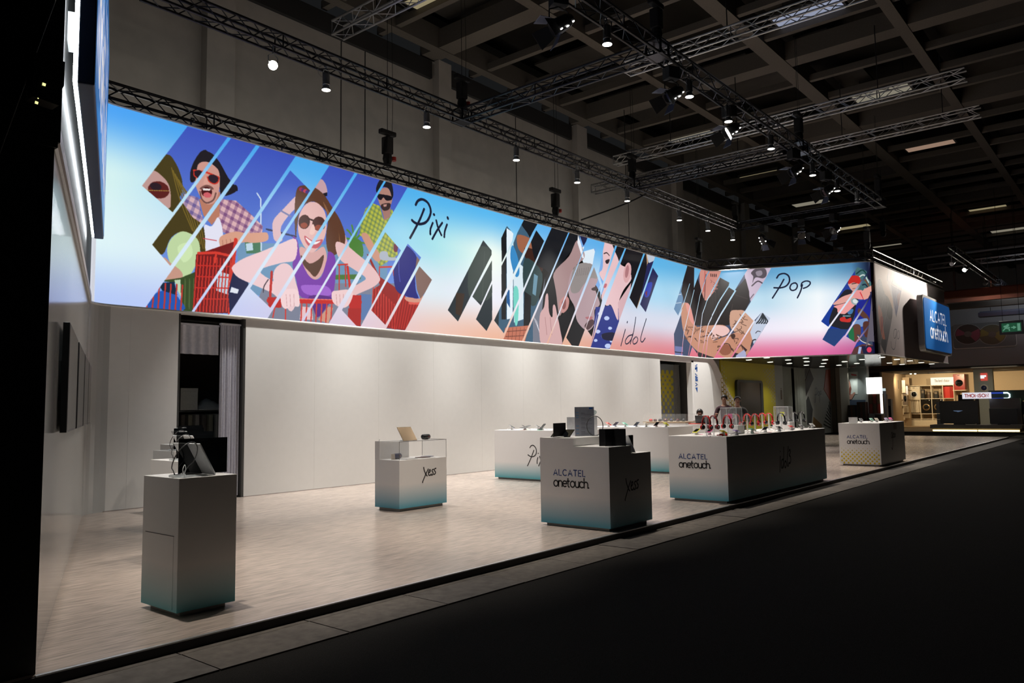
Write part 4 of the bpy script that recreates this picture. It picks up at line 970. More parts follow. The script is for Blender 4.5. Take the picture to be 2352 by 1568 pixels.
# ---------------------------------------------------------------- silver lamp cans (PAR)
m_lens = glow('lamp_lens', (1.0, 0.95, 0.86), 9.0)
m_lens_hot = glow('lamp_lens_hot', (1.0, 0.93, 0.78), 40.0)
def can(label, loc, group, power, target=None, lens=m_lens, cone=62, col=(1.0, 0.91, 0.80), up=0.42, body=None, lit=True):
    """loc: centre of the lens"""
    t = thing('spotlight_can', label, 'spotlight', loc, 0, group)
    tgt = Vector(target) if target else Vector(loc) + Vector((0, 0, -5))
    ax = (tgt - Vector(loc)).normalized(); rot = ax.to_track_quat('-Z', 'Y').to_matrix().to_4x4()
    mb = body or m_can
    def P(o): o.matrix_local = rot; return o
    P(G().lathe([(0.0, .30), (.055, .30), (.062, .27), (.062, .10), (.066, .095), (.066, .085)], 16).make('can_body', mb, t, True))
    P(G().lathe([(.05, .085), (.052, .06), (.078, .02), (.080, .0), (.074, .0)], 16).make('can_mouth', mb, t, True))
    P(G().lathe([(0.0, -.006), (.074, -.003), (.074, .004), (0.0, .004)], 16).make('lens', lens, t))
    if target is None:
        G().tube([(-.07, 0, .13), (-.075, 0, .31), (-.03, 0, .36), (.03, 0, .36), (.075, 0, .31), (.07, 0, .13)], .007, 5).make('yoke', mb, t)
        G().cyl((0, 0, .36), (0, 0, up), .013, 6).box(-.02, -.03, up - .01, .02, .03, up + .05).make('clamp', mb, t)
        G().tube(spline([(-.06, 0, .2), (-.16, 0, .24), (-.17, 0, .34), (-.08, 0, .42)], 4), .004, 4).make('safety_cable', mb, t)
    else:
        G().tube([(-.08, 0, 0), (-.09, 0, .14), (0, 0, .2), (.09, 0, .14), (.08, 0, 0)], .008, 5).make('yoke', mb, t)
        G().cyl((0, 0, .2), (0, 0, up), .013, 6).make('clamp', mb, t)
    if lit: lamp('SPOT', 'can_light', Vector(loc) + ax * 0.03, power, col, tgt, 0.06, cone, 0.75)
    return t
REAR = [(8.143, 10.97, 7.102), (10.569, 10.97, 7.128), (13.366, 10.97, 7.161), (15.754, 10.97, 7.184), (18.12, 10.97, 7.22), (21.106, 10.97, 7.222), (23.039, 10.97, 7.233), (24.918, 10.97, 7.271)]
for i, p in enumerate(REAR):
    can('%s silver lamp can from the left on the rear truss, lit lens facing down' % ORD[i], (p[0], TY2 - .1, 7.06), 'silver lamp cans on the rear truss', REAR_W, col=(1.0, .97, .92))
p = (7.069, 10.85, 7.136)
can('dazzling lamp on the rear truss turned towards the camera', (p[0], 10.85, p[2]), None, 60, target=(p[0] - 4.2, 3.0, 2.4), lens=m_lens_hot, cone=40, up=.35)
FRONT = [(7.523, 6.34, 6.577), (9.935, 6.34, 6.548), (12.662, 6.34, 6.578), (14.314, 6.34, 6.602), (16.504, 6.34, 6.573), (19.149, 6.34, 6.642), (21.031, 6.34, 6.631)]
for i, p in enumerate(FRONT):
    can('%s lamp can from the left on the front truss, bright lens facing down' % ORD[i], (p[0], TY3 - .1, 7.06), 'lamp cans on the front truss', FRONT_W, cone=44, body=mat('dark_lamp_can', (0.10, 0.105, 0.11), rough=0.35, metal=0.5))
p = (22.8, 6.34, 6.807)
can('unlit silver lamp can at the far end of the front truss', (p[0], TY3 - .1, 7.1), None, 0, lens=mat('dead_lens', (0.2, 0.2, 0.2), rough=0.2), lit=False)
for k, x in enumerate((2.75, 5.1)):  # added out-of-view cans that brighten the near plinth tops and floor
    can(('added unseen lamp can on the front truss over the nearest tall plinth', 'added unseen lamp can on the front truss before the first cross truss')[k], (x, TY3 - .1, 7.06), 'lamp cans on the front truss', FRONT_W * .8, cone=44, body=MATS['dark_lamp_can'])
# ---------------------------------------------------------------- black theatre spots with barn doors
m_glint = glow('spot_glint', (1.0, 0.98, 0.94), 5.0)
def barn(label, loc, yaw, tilt=35, lit=None):
    t = thing('barn_door_spot', label, 'spotlight', loc, math.radians(yaw), 'black barn door spots')
    G().box(-.12, -.10, .28, .12, .10, .50).make('ballast_box', m_matblack, t, bevel=.01)
    G().tube([(-.15, 0, 0), (-.15, 0, .22), (0, 0, .28), (.15, 0, .22), (.15, 0, 0)], .012, 5).make('yoke', m_black, t)
    R0 = Matrix.Rotation(math.radians(tilt), 4, 'Y')
    def P(o): o.matrix_local = R0; return o
    P(G().cyl((-.16, 0, 0), (.10, 0, 0), .105, 14, .125).make('lamp_body', m_black, t))
    P(G().cyl((-.24, 0, 0), (-.16, 0, 0), .07, 12, .10).make('rear_cap', m_black, t))
    P(G().cyl((.095, 0, 0), (.10, 0, 0), .10, 14).make('lens', m_screen, t))
    for s in (-1, 1):
        P(G().add([(.10, s * .12, -.10), (.10, s * .12, .10), (.30, s * .24, .14), (.30, s * .24, -.14), (.10, s * .126, -.10), (.10, s * .126, .10), (.30, s * .246, .14), (.30, s * .246, -.14)], [(0, 1, 2, 3), (7, 6, 5, 4), (0, 4, 5, 1), (1, 5, 6, 2), (2, 6, 7, 3), (3, 7, 4, 0)]).make('barn_door', m_matblack, t))
        P(G().add([(.10, -.10, s * .12), (.10, .10, s * .12), (.26, .13, s * .22), (.26, -.13, s * .22), (.10, -.10, s * .126), (.10, .10, s * .126), (.26, .13, s * .226), (.26, -.13, s * .226)], [(0, 1, 2, 3), (7, 6, 5, 4), (0, 4, 5, 1), (1, 5, 6, 2), (2, 6, 7, 3), (3, 7, 4, 0)]).make('barn_door', mat('blue_grey_flap', (0.06, 0.07, 0.11), rough=0.4), t))
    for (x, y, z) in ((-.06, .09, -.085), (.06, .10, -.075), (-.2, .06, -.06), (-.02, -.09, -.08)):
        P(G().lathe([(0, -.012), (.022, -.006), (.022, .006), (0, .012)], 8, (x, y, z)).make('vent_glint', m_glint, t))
    if lit: lamp('SPOT', 'barn_light', Vector(loc) + R0.to_3x3() @ Vector((.34 * math.cos(math.radians(yaw)), .34 * math.sin(math.radians(yaw)), -.1)), BARN_W, (1, .90, .78), lit, .08, 48, .7)
    return t
BARN = [(8.814, 6.34, 6.623), (12.187, 6.34, 6.58), (14.598, 6.34, 6.603), (18.18, 6.34, 6.683), (20.474, 6.34, 6.628), (25.3, 7.645, 7.003), (25.3, 9.934, 7.026), (25.3, 8.689, 6.954), (6.707, 6.34, 6.449)]
for i, p in enumerate(BARN):
    y = TY3 if (i < 5 or i == 8) else p[1]
    barn(('black barn door spot hanging top centre under the front truss', 'black barn door spot left of a lit can in mid truss', 'black barn door spot behind the fourth front lamp can', 'black barn door spot near the sixth front lamp can, three glints', 'black barn door spot beside the seventh front lamp can', 'black barn door spot under the right of the far cross truss', 'black barn door spot under the left of the far cross truss', 'black barn door spot under the middle of the far cross truss', 'black barn door spot cut by the top edge of the picture')[i],
         (p[0], y, TZ - .53), (150, 155, 150, 150, 150, 160, -10, 200, 150)[i], lit=(p[0] - 3.6, 8.6, .3) if (i < 5 or i == 8) else None)
# ---------------------------------------------------------------- chain hoists, cables
def hoist(label, loc, red=False, top=10.4):
    loc = (loc[0], loc[1], loc[2] + .10)
    t = thing('chain_hoist', label, 'hoist', loc, 0, 'black chain hoists')
    G().box(-.09, -.09, .10, .09, .09, .46).make('motor', m_matblack, t, bevel=.02)
    G().lathe([(.07, -.12), (.10, 0), (.085, .10)], 10).make('chain_bag', m_matblack, t)
    G().box(-.20, -.06, .50, .20, .06, .60).make('cross_bar', m_matblack, t, bevel=.02)
    G().cyl((0, 0, .6), (0, 0, top - loc[2]), .006, 4).make('chain', m_matblack, t)
    G().tube(spline([(.12, 0, .55), (.16, .02, 1.4), (.10, 0, top - loc[2])], 5), .005, 4).make('power_cable', m_matblack, t)
    G().cyl((0, 0, -.13), (0, 0, 0), .02, 6).make('hook', m_black, t)
    if red: G().lathe([(0, -.05), (.05, -.04), (.05, .04), (0, .05)], 10, (.13, -.05, .02)).make('red_plug', mat('red_plastic', (0.4, 0.03, 0.02), rough=0.4), t)
    return t
for i, (p, rd) in enumerate((((10.478, 11.93, 6.56), True), ((16.265, 11.93, 6.593), True), ((24.533, 11.93, 6.567), False))):
    hoist(('black chain hoist standing on the banner truss beside the word Pixi', 'black chain hoist on the banner truss above the kissing couple', 'black chain hoist on the banner truss at the Pop corner')[i], (p[0], 11.93, BT + .32), rd)
for i, (x, y) in enumerate(((TX[0], TY2), (TX[1], TY2), (TX[2], TY2), (TX[0], TY3), (TX[1], TY3), (TX[2], TY3))):
    hoist('black chain hoist on the %s truss above the %s cross truss' % (('rear', 'front')[i > 2], ('nearest', 'middle', 'farthest')[i % 3]), (x, y, TZ + .3), i == 0)
hoist('black chain hoist above the corner between Pop and go banners', (27.0, 7.15, BT + .36))
hoist('black chain hoist above the right spot truss', (31.577, 7.774, TZ + .3))
pts = [(17.253, 11.8, 6.539), (18.213, 11.5, 6.943), (18.891, 11.2, 7.269), (19.385, 11.0, 7.546)]
tag(G().tube(spline(pts, 6), .022, 6).make('cable', m_matblack), 'thick black cable sagging from the banner truss up to the rear truss', 'cable')
# right spot truss: two dazzling lamps wash the go side
ra, rb = (32.293, 7.957, 7.5), (49.611, 6.609, 7.5)
yr = (ra[1] + rb[1]) / 2
truss('spot_truss', 'dark truss on the far right with two dazzling lamps', (ra[0], 5.66, 6.98), (rb[0] + 1, 5.66, 6.98), m_truss)
for i, p in enumerate(((34.463, 5.63, 6.6), (41.153, 5.697, 6.6))):
    can('%s dazzling lamp on the far right truss' % ('nearer', 'farther')[i], p, 'dazzling lamps on the far right truss', SIDE_W, target=(p[0] - 4.5, 6.9, 4.4), lens=m_lens_hot, cone=75, up=.38)
for i, p in enumerate(((33.22, 5.833, 6.7), (40.015, 5.776, 6.7))):
    can('%s unlit clear lamp head on the far right truss' % ('nearer', 'farther')[i], p, 'unlit lamp heads on the far right truss', 0, target=(p[0] - 6, 6.9, 4.0), lens=mat('dead_lens', (0.2, 0.2, 0.2)), up=.3, lit=False)
# added lamps behind the banner truss, brightening the hall wall like leaking banner light
for k in range(4):
    o = lamp('AREA', 'hall_wall_fill', (7.2 + 5.1 * k, 12.16, 6.13), HALL_FILL_W, (1, .95, .88), (7.2 + 5.1 * k, 14.0, 8.4), .06)
    o.data.shape = 'RECTANGLE'; o.data.size = 5.0; o.data.size_y = .05
# ---------------------------------------------------------------- counters and plinths
def fade_mat(name, foot, h=0.95, mid=0.27):
    """white laminate printed with a colour fade at the foot (object z)"""
    m = bpy.data.materials.new(name); m.use_nodes = True; nt = m.node_tree; b = nt.nodes['Principled BSDF']
    tc = nt.nodes.new('ShaderNodeTexCoord'); sp = nt.nodes.new('ShaderNodeSeparateXYZ'); rp = nt.nodes.new('ShaderNodeValToRGB'); nz = nt.nodes.new('ShaderNodeTexNoise')
    nz.inputs['Scale'].default_value = 60; ad = nt.nodes.new('ShaderNodeMath'); ad.operation = 'MULTIPLY_ADD'; ad.inputs[1].default_value = 0.012
    nt.links.new(tc.outputs['Object'], sp.inputs[0]); nt.links.new(tc.outputs['Object'], nz.inputs['Vector']); nt.links.new(nz.outputs['Fac'], ad.inputs[0]); nt.links.new(sp.outputs['Z'], ad.inputs[2])
    nt.links.new(ad.outputs[0], rp.inputs['Fac']); e = rp.color_ramp.elements
    e[0].position = 0.03; e[0].color = (*foot, 1); e[1].position = mid + .10; e[1].color = (0.74, 0.73, 0.72, 1)
    k = e.new(mid * .55); k.color = (*[f * .62 + .74 * .38 for f in foot], 1)
    nt.links.new(rp.outputs['Color'], b.inputs['Base Color']); b.inputs['Roughness'].default_value = 0.38; b.inputs['Specular IOR Level'].default_value = 0.4
    return m
m_fade = fade_mat('white_laminate_fading_to_blue', (0.030, 0.30, 0.42))
m_fade2 = fade_mat('white_laminate_fading_to_teal', (0.040, 0.34, 0.40), mid=.25)
m_logo_b, m_logo_k = m_blue, m_ink
def logo(t, w, f0, x, y, blue=None, ink=None):
    """two-line company lettering: spaced capitals over rounded lower case; w = width"""
    g = G(); write(g, 'ALCATEL', w * .135, w * .026, f0, x, y + w * .20, .32, w * .90); g.make('blue_lettering', blue or m_blue, t)
    g = G(); write(g, 'onetouch.', w * .215, w * .034, f0, x, y - w * .06, .10, w); g.make('black_lettering', ink or m_ink, t)
def body(t, w, d, h, m, kick=.05, kz=.035):
    G().box(0, 0, kz, w, d, h).make('body', m, t, bevel=.002, seg=1)
    G().box(kick, kick, 0, w - kick, d - kick, kz).make('base', m_kick, t)
def fx(x, y0=0.0): return lambda u, v: (x - .0015, y0 - u, v)      # left face (-X): u runs towards -Y
def fy(y, x0=0.0): return lambda u, v: (x0 + u, y - .0015, v)      # front face (-Y)
# --- row of four tall plinths before the wall screens
def plinth(i, x, y, w=.44, d=.52):
    t = thing('display_plinth', 'tall white plinth, %s of the row in front of the wall screens' % ('nearest to the camera', 'second', 'third', 'farthest')[i], 'plinth', (x, y, PZ), 0, 'tall plinths in front of the wall screens')
    body(t, w, d, .945, m_fade2)
    G().box(-.002, .06, .05, 0, d - .055, .545).make('door', m_fade2, t)
    G().box(-.003, .055, .545, .001, d - .05, .549).make('door_gap', m_ink, t)
    return t
PX = ((2.735, 5.27), (3.69, 7.16), (4.61, 9.02), (5.55, 10.75))
m_tablet_back = mat('white_tablet_back', (0.80, 0.81, 0.82), rough=0.12, spec=0.6)
m_ring = mat('grey_ring_tube', (0.10, 0.10, 0.10), rough=0.3, metal=0.4)
m_pale = mat('pale_grey_plastic', (0.5, 0.51, 0.52), rough=0.25)
def tilted(t, name, m, cx, cy, w, h, th, lean, yaw, z=0.0, part=None, bev=.004):
    """thin slab standing on its lower edge, leaning back; returns the object"""
    o = G().box(-w / 2, -th / 2, 0, w / 2, th / 2, h).make(name, m, t, bevel=bev)
    o.matrix_local = Matrix.Translation((cx, cy, z)) @ Matrix.Rotation(yaw, 4, 'Z') @ Matrix.Rotation(-lean, 4, 'X')
    return o
for i, (x, y) in enumerate(PX):
    plinth(i, x, y)
    which = ('nearest', 'second', 'third', 'farthest')[i]
    z = PZ + .945
    t = thing('tilted_tablet', 'white tablet leaning on the %s tall plinth, marked with grey rings' % which, 'tablet', (x + .30, y + .24, z + .004), 0, 'white tablets on the tall plinths')
    o = tilted(t, 'panel', m_tablet_back, .0, .0, .38, .26, .010, math.radians(29), math.radians(90), bev=.003)
    e_ = tilted(t, 'dark_edge', m_screen, .0, .0, .382, .262, .005, 0, 0, bev=0); e_.matrix_local = o.matrix_local @ Matrix.Translation((0, -.010, -.001))
    for r, wd, m in ((.13, .012, m_ring), (.105, .014, m_pale), (.04, .016, m_ring)):  # rings drawn on the panel for the loop stand's shadow and reflection
        q = G(); q.ribbon([(r * .62 * math.cos(a), r * 1.0 * math.sin(a)) for a in [math.pi * 2 * k / 24 * (.8 if wd > .01 else 1) for k in range(25)]], wd, lambda u, v: (u + .06, .0062, v + .125))
        o2 = q.make('ring_mark', m, t); o2.matrix_local = o.matrix_local.copy()
    t = thing('loop_stand', 'grey wire loop stand on the %s tall plinth beside the tablet' % which, 'stand', (x + .10, y + .09, z + .002), math.radians(20), 'wire loop stands on the tall plinths')
    G().box(-.075, -.05, 0, .075, .05, .006).make('clear_base', m_acryl_edge, t)
    G().tube([(.105 * math.cos(a) * (1 if math.sin(a) > -.5 else .8), .02 - .10 * math.sin(a) * .6, .125 + .118 * math.sin(a)) for a in [2 * math.pi * k / 24 for k in range(24)]], .004, 6, True).make('loop', m_ring, t, True)
    G().tube(spline([(-.02, 0, .006), (-.05, -.01, .05), (-.02, .0, .085), (.0, .01, .05), (-.01, .02, .006)], 5), .003, 5).make('cord', m_white, t)
    t = thing('acrylic_block', 'clear acrylic block with a dark inlay on the front corner of the %s tall plinth' % which, 'block', (x + .10, y + .05 + .10, z + .002), math.radians(10), 'acrylic blocks on the tall plinths')
    G().box(-.09, -.012, 0, .02, .03, .016).make('block', m_acryl_edge, t, bevel=.002); G().box(-.085, -.01, .0161, -.02, .025, .0175).make('inlay', m_screen, t)
# --- glass-case counter lettered Xess at the back
gx, gy, gw, gd = 7.365, 8.145, .925, .51
t = thing('glass_case_counter', 'small white counter lettered Xess with a glass case on top', 'counter', (gx, gy, PZ))
G().box(0, 0, .04, gw, gd, .70).make('body', m_fade, t, bevel=.002, seg=1); G().box(.045, .045, 0, gw - .045, gd - .045, .04).make('base', m_kick, t)
G().box(0, gd - .035, .70, .62, gd, .956).box(0, gd - .10, .70, .02, gd - .035, .956).make('back_board', m_white, t)
g = G(); script(g, 'Xess', .18, .018, fy(0), .44, .40, sx=1.0); g.make('black_lettering', m_ink, t)
G().box(.012, 0, .704, gw, .006, .95).make('front_glass', m_acryl, t); G().box(0, 0, .704, .006, gd - .10, .95).make('side_glass', m_acryl, t); G().box(gw - .006, 0, .704, gw, gd, .95).make('side_glass', m_acryl, t)
G().box(0, 0, .95, gw, gd, .957).make('top_glass', mat('clear_top_glass', (0.9, 0.92, 0.92), rough=0.03, spec=0.6, alpha=0.22), t)
g = G()
for p, q in (((gw - .004, .003, .704), (gw - .004, .003, .955)), ((.004, .003, .704), (.004, .003, .955)), ((.0, .0, .956), (gw, .0, .956)), ((gw, 0, .956), (gw, gd, .956)), ((gw - .004, gd, .704), (gw - .004, gd, .956))): g.cyl(p, q, .0035, 5)
g.make('glass_edge', m_glass_edge, t)
zc = PZ + .70 + .003; zt = PZ + .957 + .002
m_gold = mat('bronze_tablet_back', (0.15, 0.11, 0.07), rough=0.22, metal=0.85)
def speaker(label, loc, yaw, m, L=.13, r=.036):
    t = thing('pill_speaker', label, 'speaker', loc, yaw)
    n = 10; prof = [(r * math.sin(math.pi / 2 * k / 5), -L / 2 - r * .55 * math.cos(math.pi / 2 * k / 5) + 0) for k in range(6)]
    prof = prof + [(a, -b) for a, b in prof[::-1]]
    o = G().lathe(prof, 18).make('body', m, t, True); o.matrix_local = Matrix.Translation((0, 0, r + .006)) @ Matrix.Rotation(math.pi / 2, 4, 'Y')
    G().box(-L * .3, -r * .6, 0, L * .3, r * .6, .012).make('foot', m_black, t, bevel=.003)
    G().lathe([(0, -.003), (.007, -.003), (.007, .003), (0, .003)], 10, (0, 0, 0)).make('red_badge', mat('red_badge', (0.35, 0.02, 0.015), rough=.4), t).matrix_local = Matrix.Translation((L * .22, -r, r + .008)) @ Matrix.Rotation(math.pi / 2, 4, 'X')
    return t
speaker('black pill shaped speaker on top of the glass case beside the tablet', (gx + .66, gy + .16, zt), math.radians(8), m_black)
speaker('navy blue pill shaped speaker inside the glass case', (gx + .19, gy + .26, zc), math.radians(8), mat('navy_plastic', (0.012, 0.02, 0.075), rough=.4))
t = thing('bronze_tablet', 'bronze tablet leaning back on the glass case top', 'tablet', (gx + .30, gy + .10, zt), 0)
o = tilted(t, 'body', m_gold, 0, 0, .265, .235, .009, math.radians(-22), math.radians(0), bev=.003); o.matrix_local = Matrix.Translation((0, 0.0, 0)) @ Matrix.Rotation(math.radians(-36), 4, 'X')
G().box(-.13, .04, 0, .13, .08, .012).make('rest', m_acryl_edge, t)
G().lathe([(.0, 0), (.028, .0), (.030, .01), (.028, .014), (.026, .075), (.0, .075)], 14).make('white_cup', mat('cream_plastic', (0.5, 0.43, 0.34), rough=.4)).location = (gx + .10, gy + .24, zc)
tag(bpy.data.objects['white_cup'], 'small cream cup inside the glass case left of the navy speaker', 'cup')
for nm, lab, a, b, w, d, m in (('white_booklet', 'white booklet lying flat at the front of the glass case', .20, .05, .22, .14, m_white), ('dark_booklet', 'dark red booklet lying in the right of the glass case', .52, .10, .20, .13, mat('dark_red_paper', (0.08, 0.02, 0.02))), ('blue_booklet', 'blue grey booklet at the right end of the glass case', .72, .20, .16, .12, mat('blue_grey_paper', (0.18, 0.22, 0.3)))):
    o = G().box(0, 0, 0, w, d, .006).box(.002, .002, .006, w - .002, d - .002, .009).make(nm, m); o.location = (gx + a, gy + b, zc); o.rotation_euler = (0, 0, math.radians(6)); tag(o, lab, 'booklet')
t = thing('card_hook', 'tiny grey hook at the left back of the glass case top', 'hook', (gx + .02, gy + .44, zt)); G().tube(spline([(0, 0, 0), (-.004, 0, .014), (.012, 0, .022)], 4), .0025, 5).make('wire', m_ring, t); G().box(-.008, -.008, 0, .008, .008, .003).make('foot', m_pale, t)
# --- stepped podium lettered on two sides
px_, py_, pw, pd = 7.54, 4.85, .93, .98
t = thing('stepped_podium', 'stepped white podium with company lettering and Xess at the stage edge', 'podium', (px_, py_, PZ))
H1, H2, H3 = 1.038, .942, .846
g = G()
g.box(0, pd * .5, .035, pw, pd, H1); g.box(0, 0, .035, pw * .515, pd * .5, H2); g.box(pw * .515, 0, .035, pw, pd * .5, H3)
g.make('body', m_fade, t); G().box(.05, .05, 0, pw - .05, pd - .05, .035).make('base', m_kick, t)
logo(t, .50, fx(0), -.78, .50)
g = G(); script(g, 'Xess', .21, .017, fy(0), .32, .36, sx=1.0); g.make('black_lettering', m_ink, t)
def device(name, label, cat, loc, w, h, lean, yaw, front, back, th=.009, group=None, arm=True):
    t = thing(name, label, cat, loc, 0, group)
    o = tilted(t, 'screen', front, 0, 0, w, h, th, lean, yaw)
    b = tilted(t, 'back_shell', back, 0, 0, w * .98, h * .98, .006, lean, yaw); b.matrix_local = o.matrix_local @ Matrix.Translation((0, th * .6, h * .01))
    if arm:
        c = o.matrix_local @ Vector((0, .02, h * .4)); G().cyl((c.x, c.y, .004), c, .008, 6).make('support', m_pale, t); G().lathe([(0, 0), (.04, 0), (.04, .005), (0, .005)], 14, (c.x, c.y, 0)).make('foot', m_pale, t)
    return t
device('black_tablet', 'large black tablet standing on the middle step of the podium', 'tablet', (px_ + .24, py_ + .10, PZ + H2 + .002), .31, .20, math.radians(10), math.radians(-57), m_black, m_black)
t = device('blue_tablet', 'dark tablet with a pale blue reflection leaning on the high step', 'tablet', (px_ + .14, py_ + .78, PZ + H1 + .004), .26, .17, math.radians(60), math.radians(-80), m_screen, m_black, arm=False)
G().box(-.12, -.05, 0, .12, .03, .010).make('white_rest', m_white, t)
t = thing('spec_card', 'tall grey specification card standing on the podium high step', 'card', (px_ + .55, py_ + .70, PZ + H1 + .002), math.radians(-38))
G().box(-.125, -.004, 0, .125, .004, .36).make('card', mat('grey_card', (0.30, 0.31, 0.36), rough=.4), t)
G().box(.06, -.0055, .332, .105, -.004, .352).make('blue_logo_patch', mat('blue_patch', (0.01, 0.10, 0.42)), t)
g = G(); rnd = random.Random(5)
for k, (z, n) in enumerate(((.28, 3), (.22, 4), (.16, 3), (.11, 3), (.05, 4))):
    for j in range(n): g.box(-.045, -.0055, z - j * .011, -.045 + (.05 if j == 0 else rnd.uniform(.09, .145)), -.004, z - j * .011 + (.005 if j == 0 else .0028))
g.make('printed_lines', mat('grey_print', (0.12, 0.12, 0.14)), t)
g = G()
for z in (.285, .25, .225, .12, .075, .03): g.box(-.11, -.0055, z, -.075, -.004, z + .010)
g.make('printed_icons', mat('blue_print', (0.12, 0.28, 0.5)), t); G().box(-.10, -.03, 0, .10, .03, .006).make('foot', m_acryl_edge, t)
t = thing('white_display_panel', 'white upright display panel behind the specification card', 'panel', (px_ + .70, py_ + .84, PZ + H1 + .002), math.radians(-38))
G().box(-.20, -.006, 0, .20, .006, .235).make('panel', m_tablet_back, t, bevel=.002); G().box(-.12, -.03, 0, .12, .03, .008).make('foot', m_white, t)
for r, wd, m in ((.10, .012, m_pale), (.085, .006, m_ring)):
    q = G(); q.ribbon([(r * math.cos(a) + .04, r * math.sin(a) + .12) for a in [math.pi * 1.4 * k / 20 - .6 for k in range(21)]], wd, lambda u, v: (u, -.0075, v)); q.make('ring_mark', m, t)
t = thing('oval_tag', 'small oval white tag on a stalk behind the podium panel', 'tag', (px_ + .86, py_ + .80, PZ + H1 + .002), math.radians(-38))
q = G().lathe([(0, -.003), (.062, -.003), (.062, .003), (0, .003)], 20).make('oval', mat('pale_green_card', (0.6, 0.68, 0.66)), t); q.matrix_local = Matrix.Translation((0, 0, .275)) @ Matrix.Rotation(math.radians(78), 4, 'X') @ Matrix.Rotation(math.radians(20), 4, 'Z') @ Matrix.Diagonal((1.2, .62, 1, 1))
G().cyl((0, .004, 0), (0, .004, .25), .004, 6).make('stalk', m_acryl_edge, t); G().box(-.025, -.02, 0, .025, .025, .006).make('foot', m_acryl_edge, t)
t = thing('loop_stand', 'dark wire loop stand behind the black tablet on the podium', 'stand', (px_ + .60, py_ + .58, PZ + H1 + .002), math.radians(-38))
G().tube([(.105 * math.cos(a), 0, .125 + .12 * math.sin(a)) for a in [2 * math.pi * k / 26 for k in range(26)]], .0055, 6, True).make('loop', m_ring, t, True); G().box(-.06, -.03, 0, .06, .03, .006).make('clear_base', m_acryl_edge, t)
t = thing('white_leaning_tablet', 'white tablet seen from its edge on the lowest podium step', 'tablet', (px_ + .62, py_ + .14, PZ + H3 + .006))
o = tilted(t, 'panel', m_tablet_back, 0, 0, .24, .26, .008, math.radians(38), math.radians(90)); o2 = tilted(t, 'dark_screen', m_screen, 0, 0, .272, .202, .005, 0, 0); o2.matrix_local = o.matrix_local @ Matrix.Translation((0, -.006, -.001))
G().box(-.05, -.10, 0, -.03, .10, .010).make('rest', m_white, t)
# --- phones on stands
m_phone_w = mat('white_phone', (0.72, 0.72, 0.72), rough=.25)
PCOL = {'yellow': (0.75, 0.74, 0.02), 'pink': (0.72, 0.07, 0.30), 'green': (0.16, 0.62, 0.42), 'purple': (0.42, 0.30, 0.72), 'white': (0.74, 0.74, 0.73), 'black': (0.012, 0.012, 0.014), 'red': (0.55, 0.03, 0.03), 'grey': (0.16, 0.17, 0.18), 'navy': (0.02, 0.03, 0.09), 'maroon': (0.10, 0.02, 0.025), 'mint': (0.30, 0.66, 0.52), 'coral': (0.72, 0.16, 0.13), 'blue': (0.05, 0.26, 0.5), 'lilac': (0.5, 0.42, 0.62), 'cream': (0.66, 0.6, 0.5)}
def pm(c): return mat(c + '_phone_shell', PCOL[c], rough=.25)
def phone(label, loc, yaw, tilt, c, group, card=None, big=1.0, cable=True):
    t = thing('display_phone', label, 'phone', loc, math.radians(yaw), group)
    G().lathe([(0, 0), (.032, 0), (.028, .006), (.018, .045), (.022, .055), (0, .055)], 12).make('stand', m_white, t, True)
    R0 = Matrix.Translation((0, 0, .062)) @ Matrix.Rotation(math.radians(tilt), 4, 'X')
    o = G().box(-.037 * big, -.073 * big, -.005, .037 * big, .073 * big, .004).make('phone', pm(c), t, bevel=.004); o.matrix_local = R0
    s_ = G().box(-.032 * big, -.062 * big, .0041, .032 * big, .062 * big, .0050).make('screen', m_screen, t); s_.matrix_local = R0
    if cable: G().tube(spline([(0, .02, .045), (.03, .06, .03), (.05, .09, .008), (.02, .12, .006), (-.02, .10, .006)], 4), .004, 5).make('cable', m_white, t)
    if card: G().box(-.06, -.11, 0, .06, -.03, .004).make('price_card', mat(card + '_card', [v * .9 + .05 for v in PCOL[card]], rough=.5), t)
    return t
# --- counter lettered Pixi
t = thing('long_counter', 'low white counter lettered Pixi, partly hidden behind the stepped podium', 'counter', (11.9, 8.35, PZ))
body(t, 1.0, 2.0, .965, m_fade2); g = G(); script(g, 'Pixi', .37, .020, fx(0), -1.17, .29); g.make('black_lettering', m_ink, t)
zp = PZ + .965 + .002
for k, (y, yaw, tilt, c, card, big) in enumerate(((10.02, 70, 30, 'grey', 'lilac', .9), (9.83, 60, 24, 'black', 'yellow', .8), (9.68, 250, 12, 'grey', 'coral', 1.5), (9.48, 60, 26, 'grey', 'red', .9), (9.26, 250, 42, 'black', 'green', 1.15), (9.02, 80, 10, 'white', 'yellow', .9), (8.86, 250, 42, 'grey', 'red', 1.15), (8.62, 80, 5, 'black', 'blue', 1.0))):
    phone('%s display phone from the left on the counter lettered Pixi' % ORD[k], (12.06 + .16 * (k % 2), y, zp), yaw, tilt, c, 'display phones on the Pixi counter', card, big)
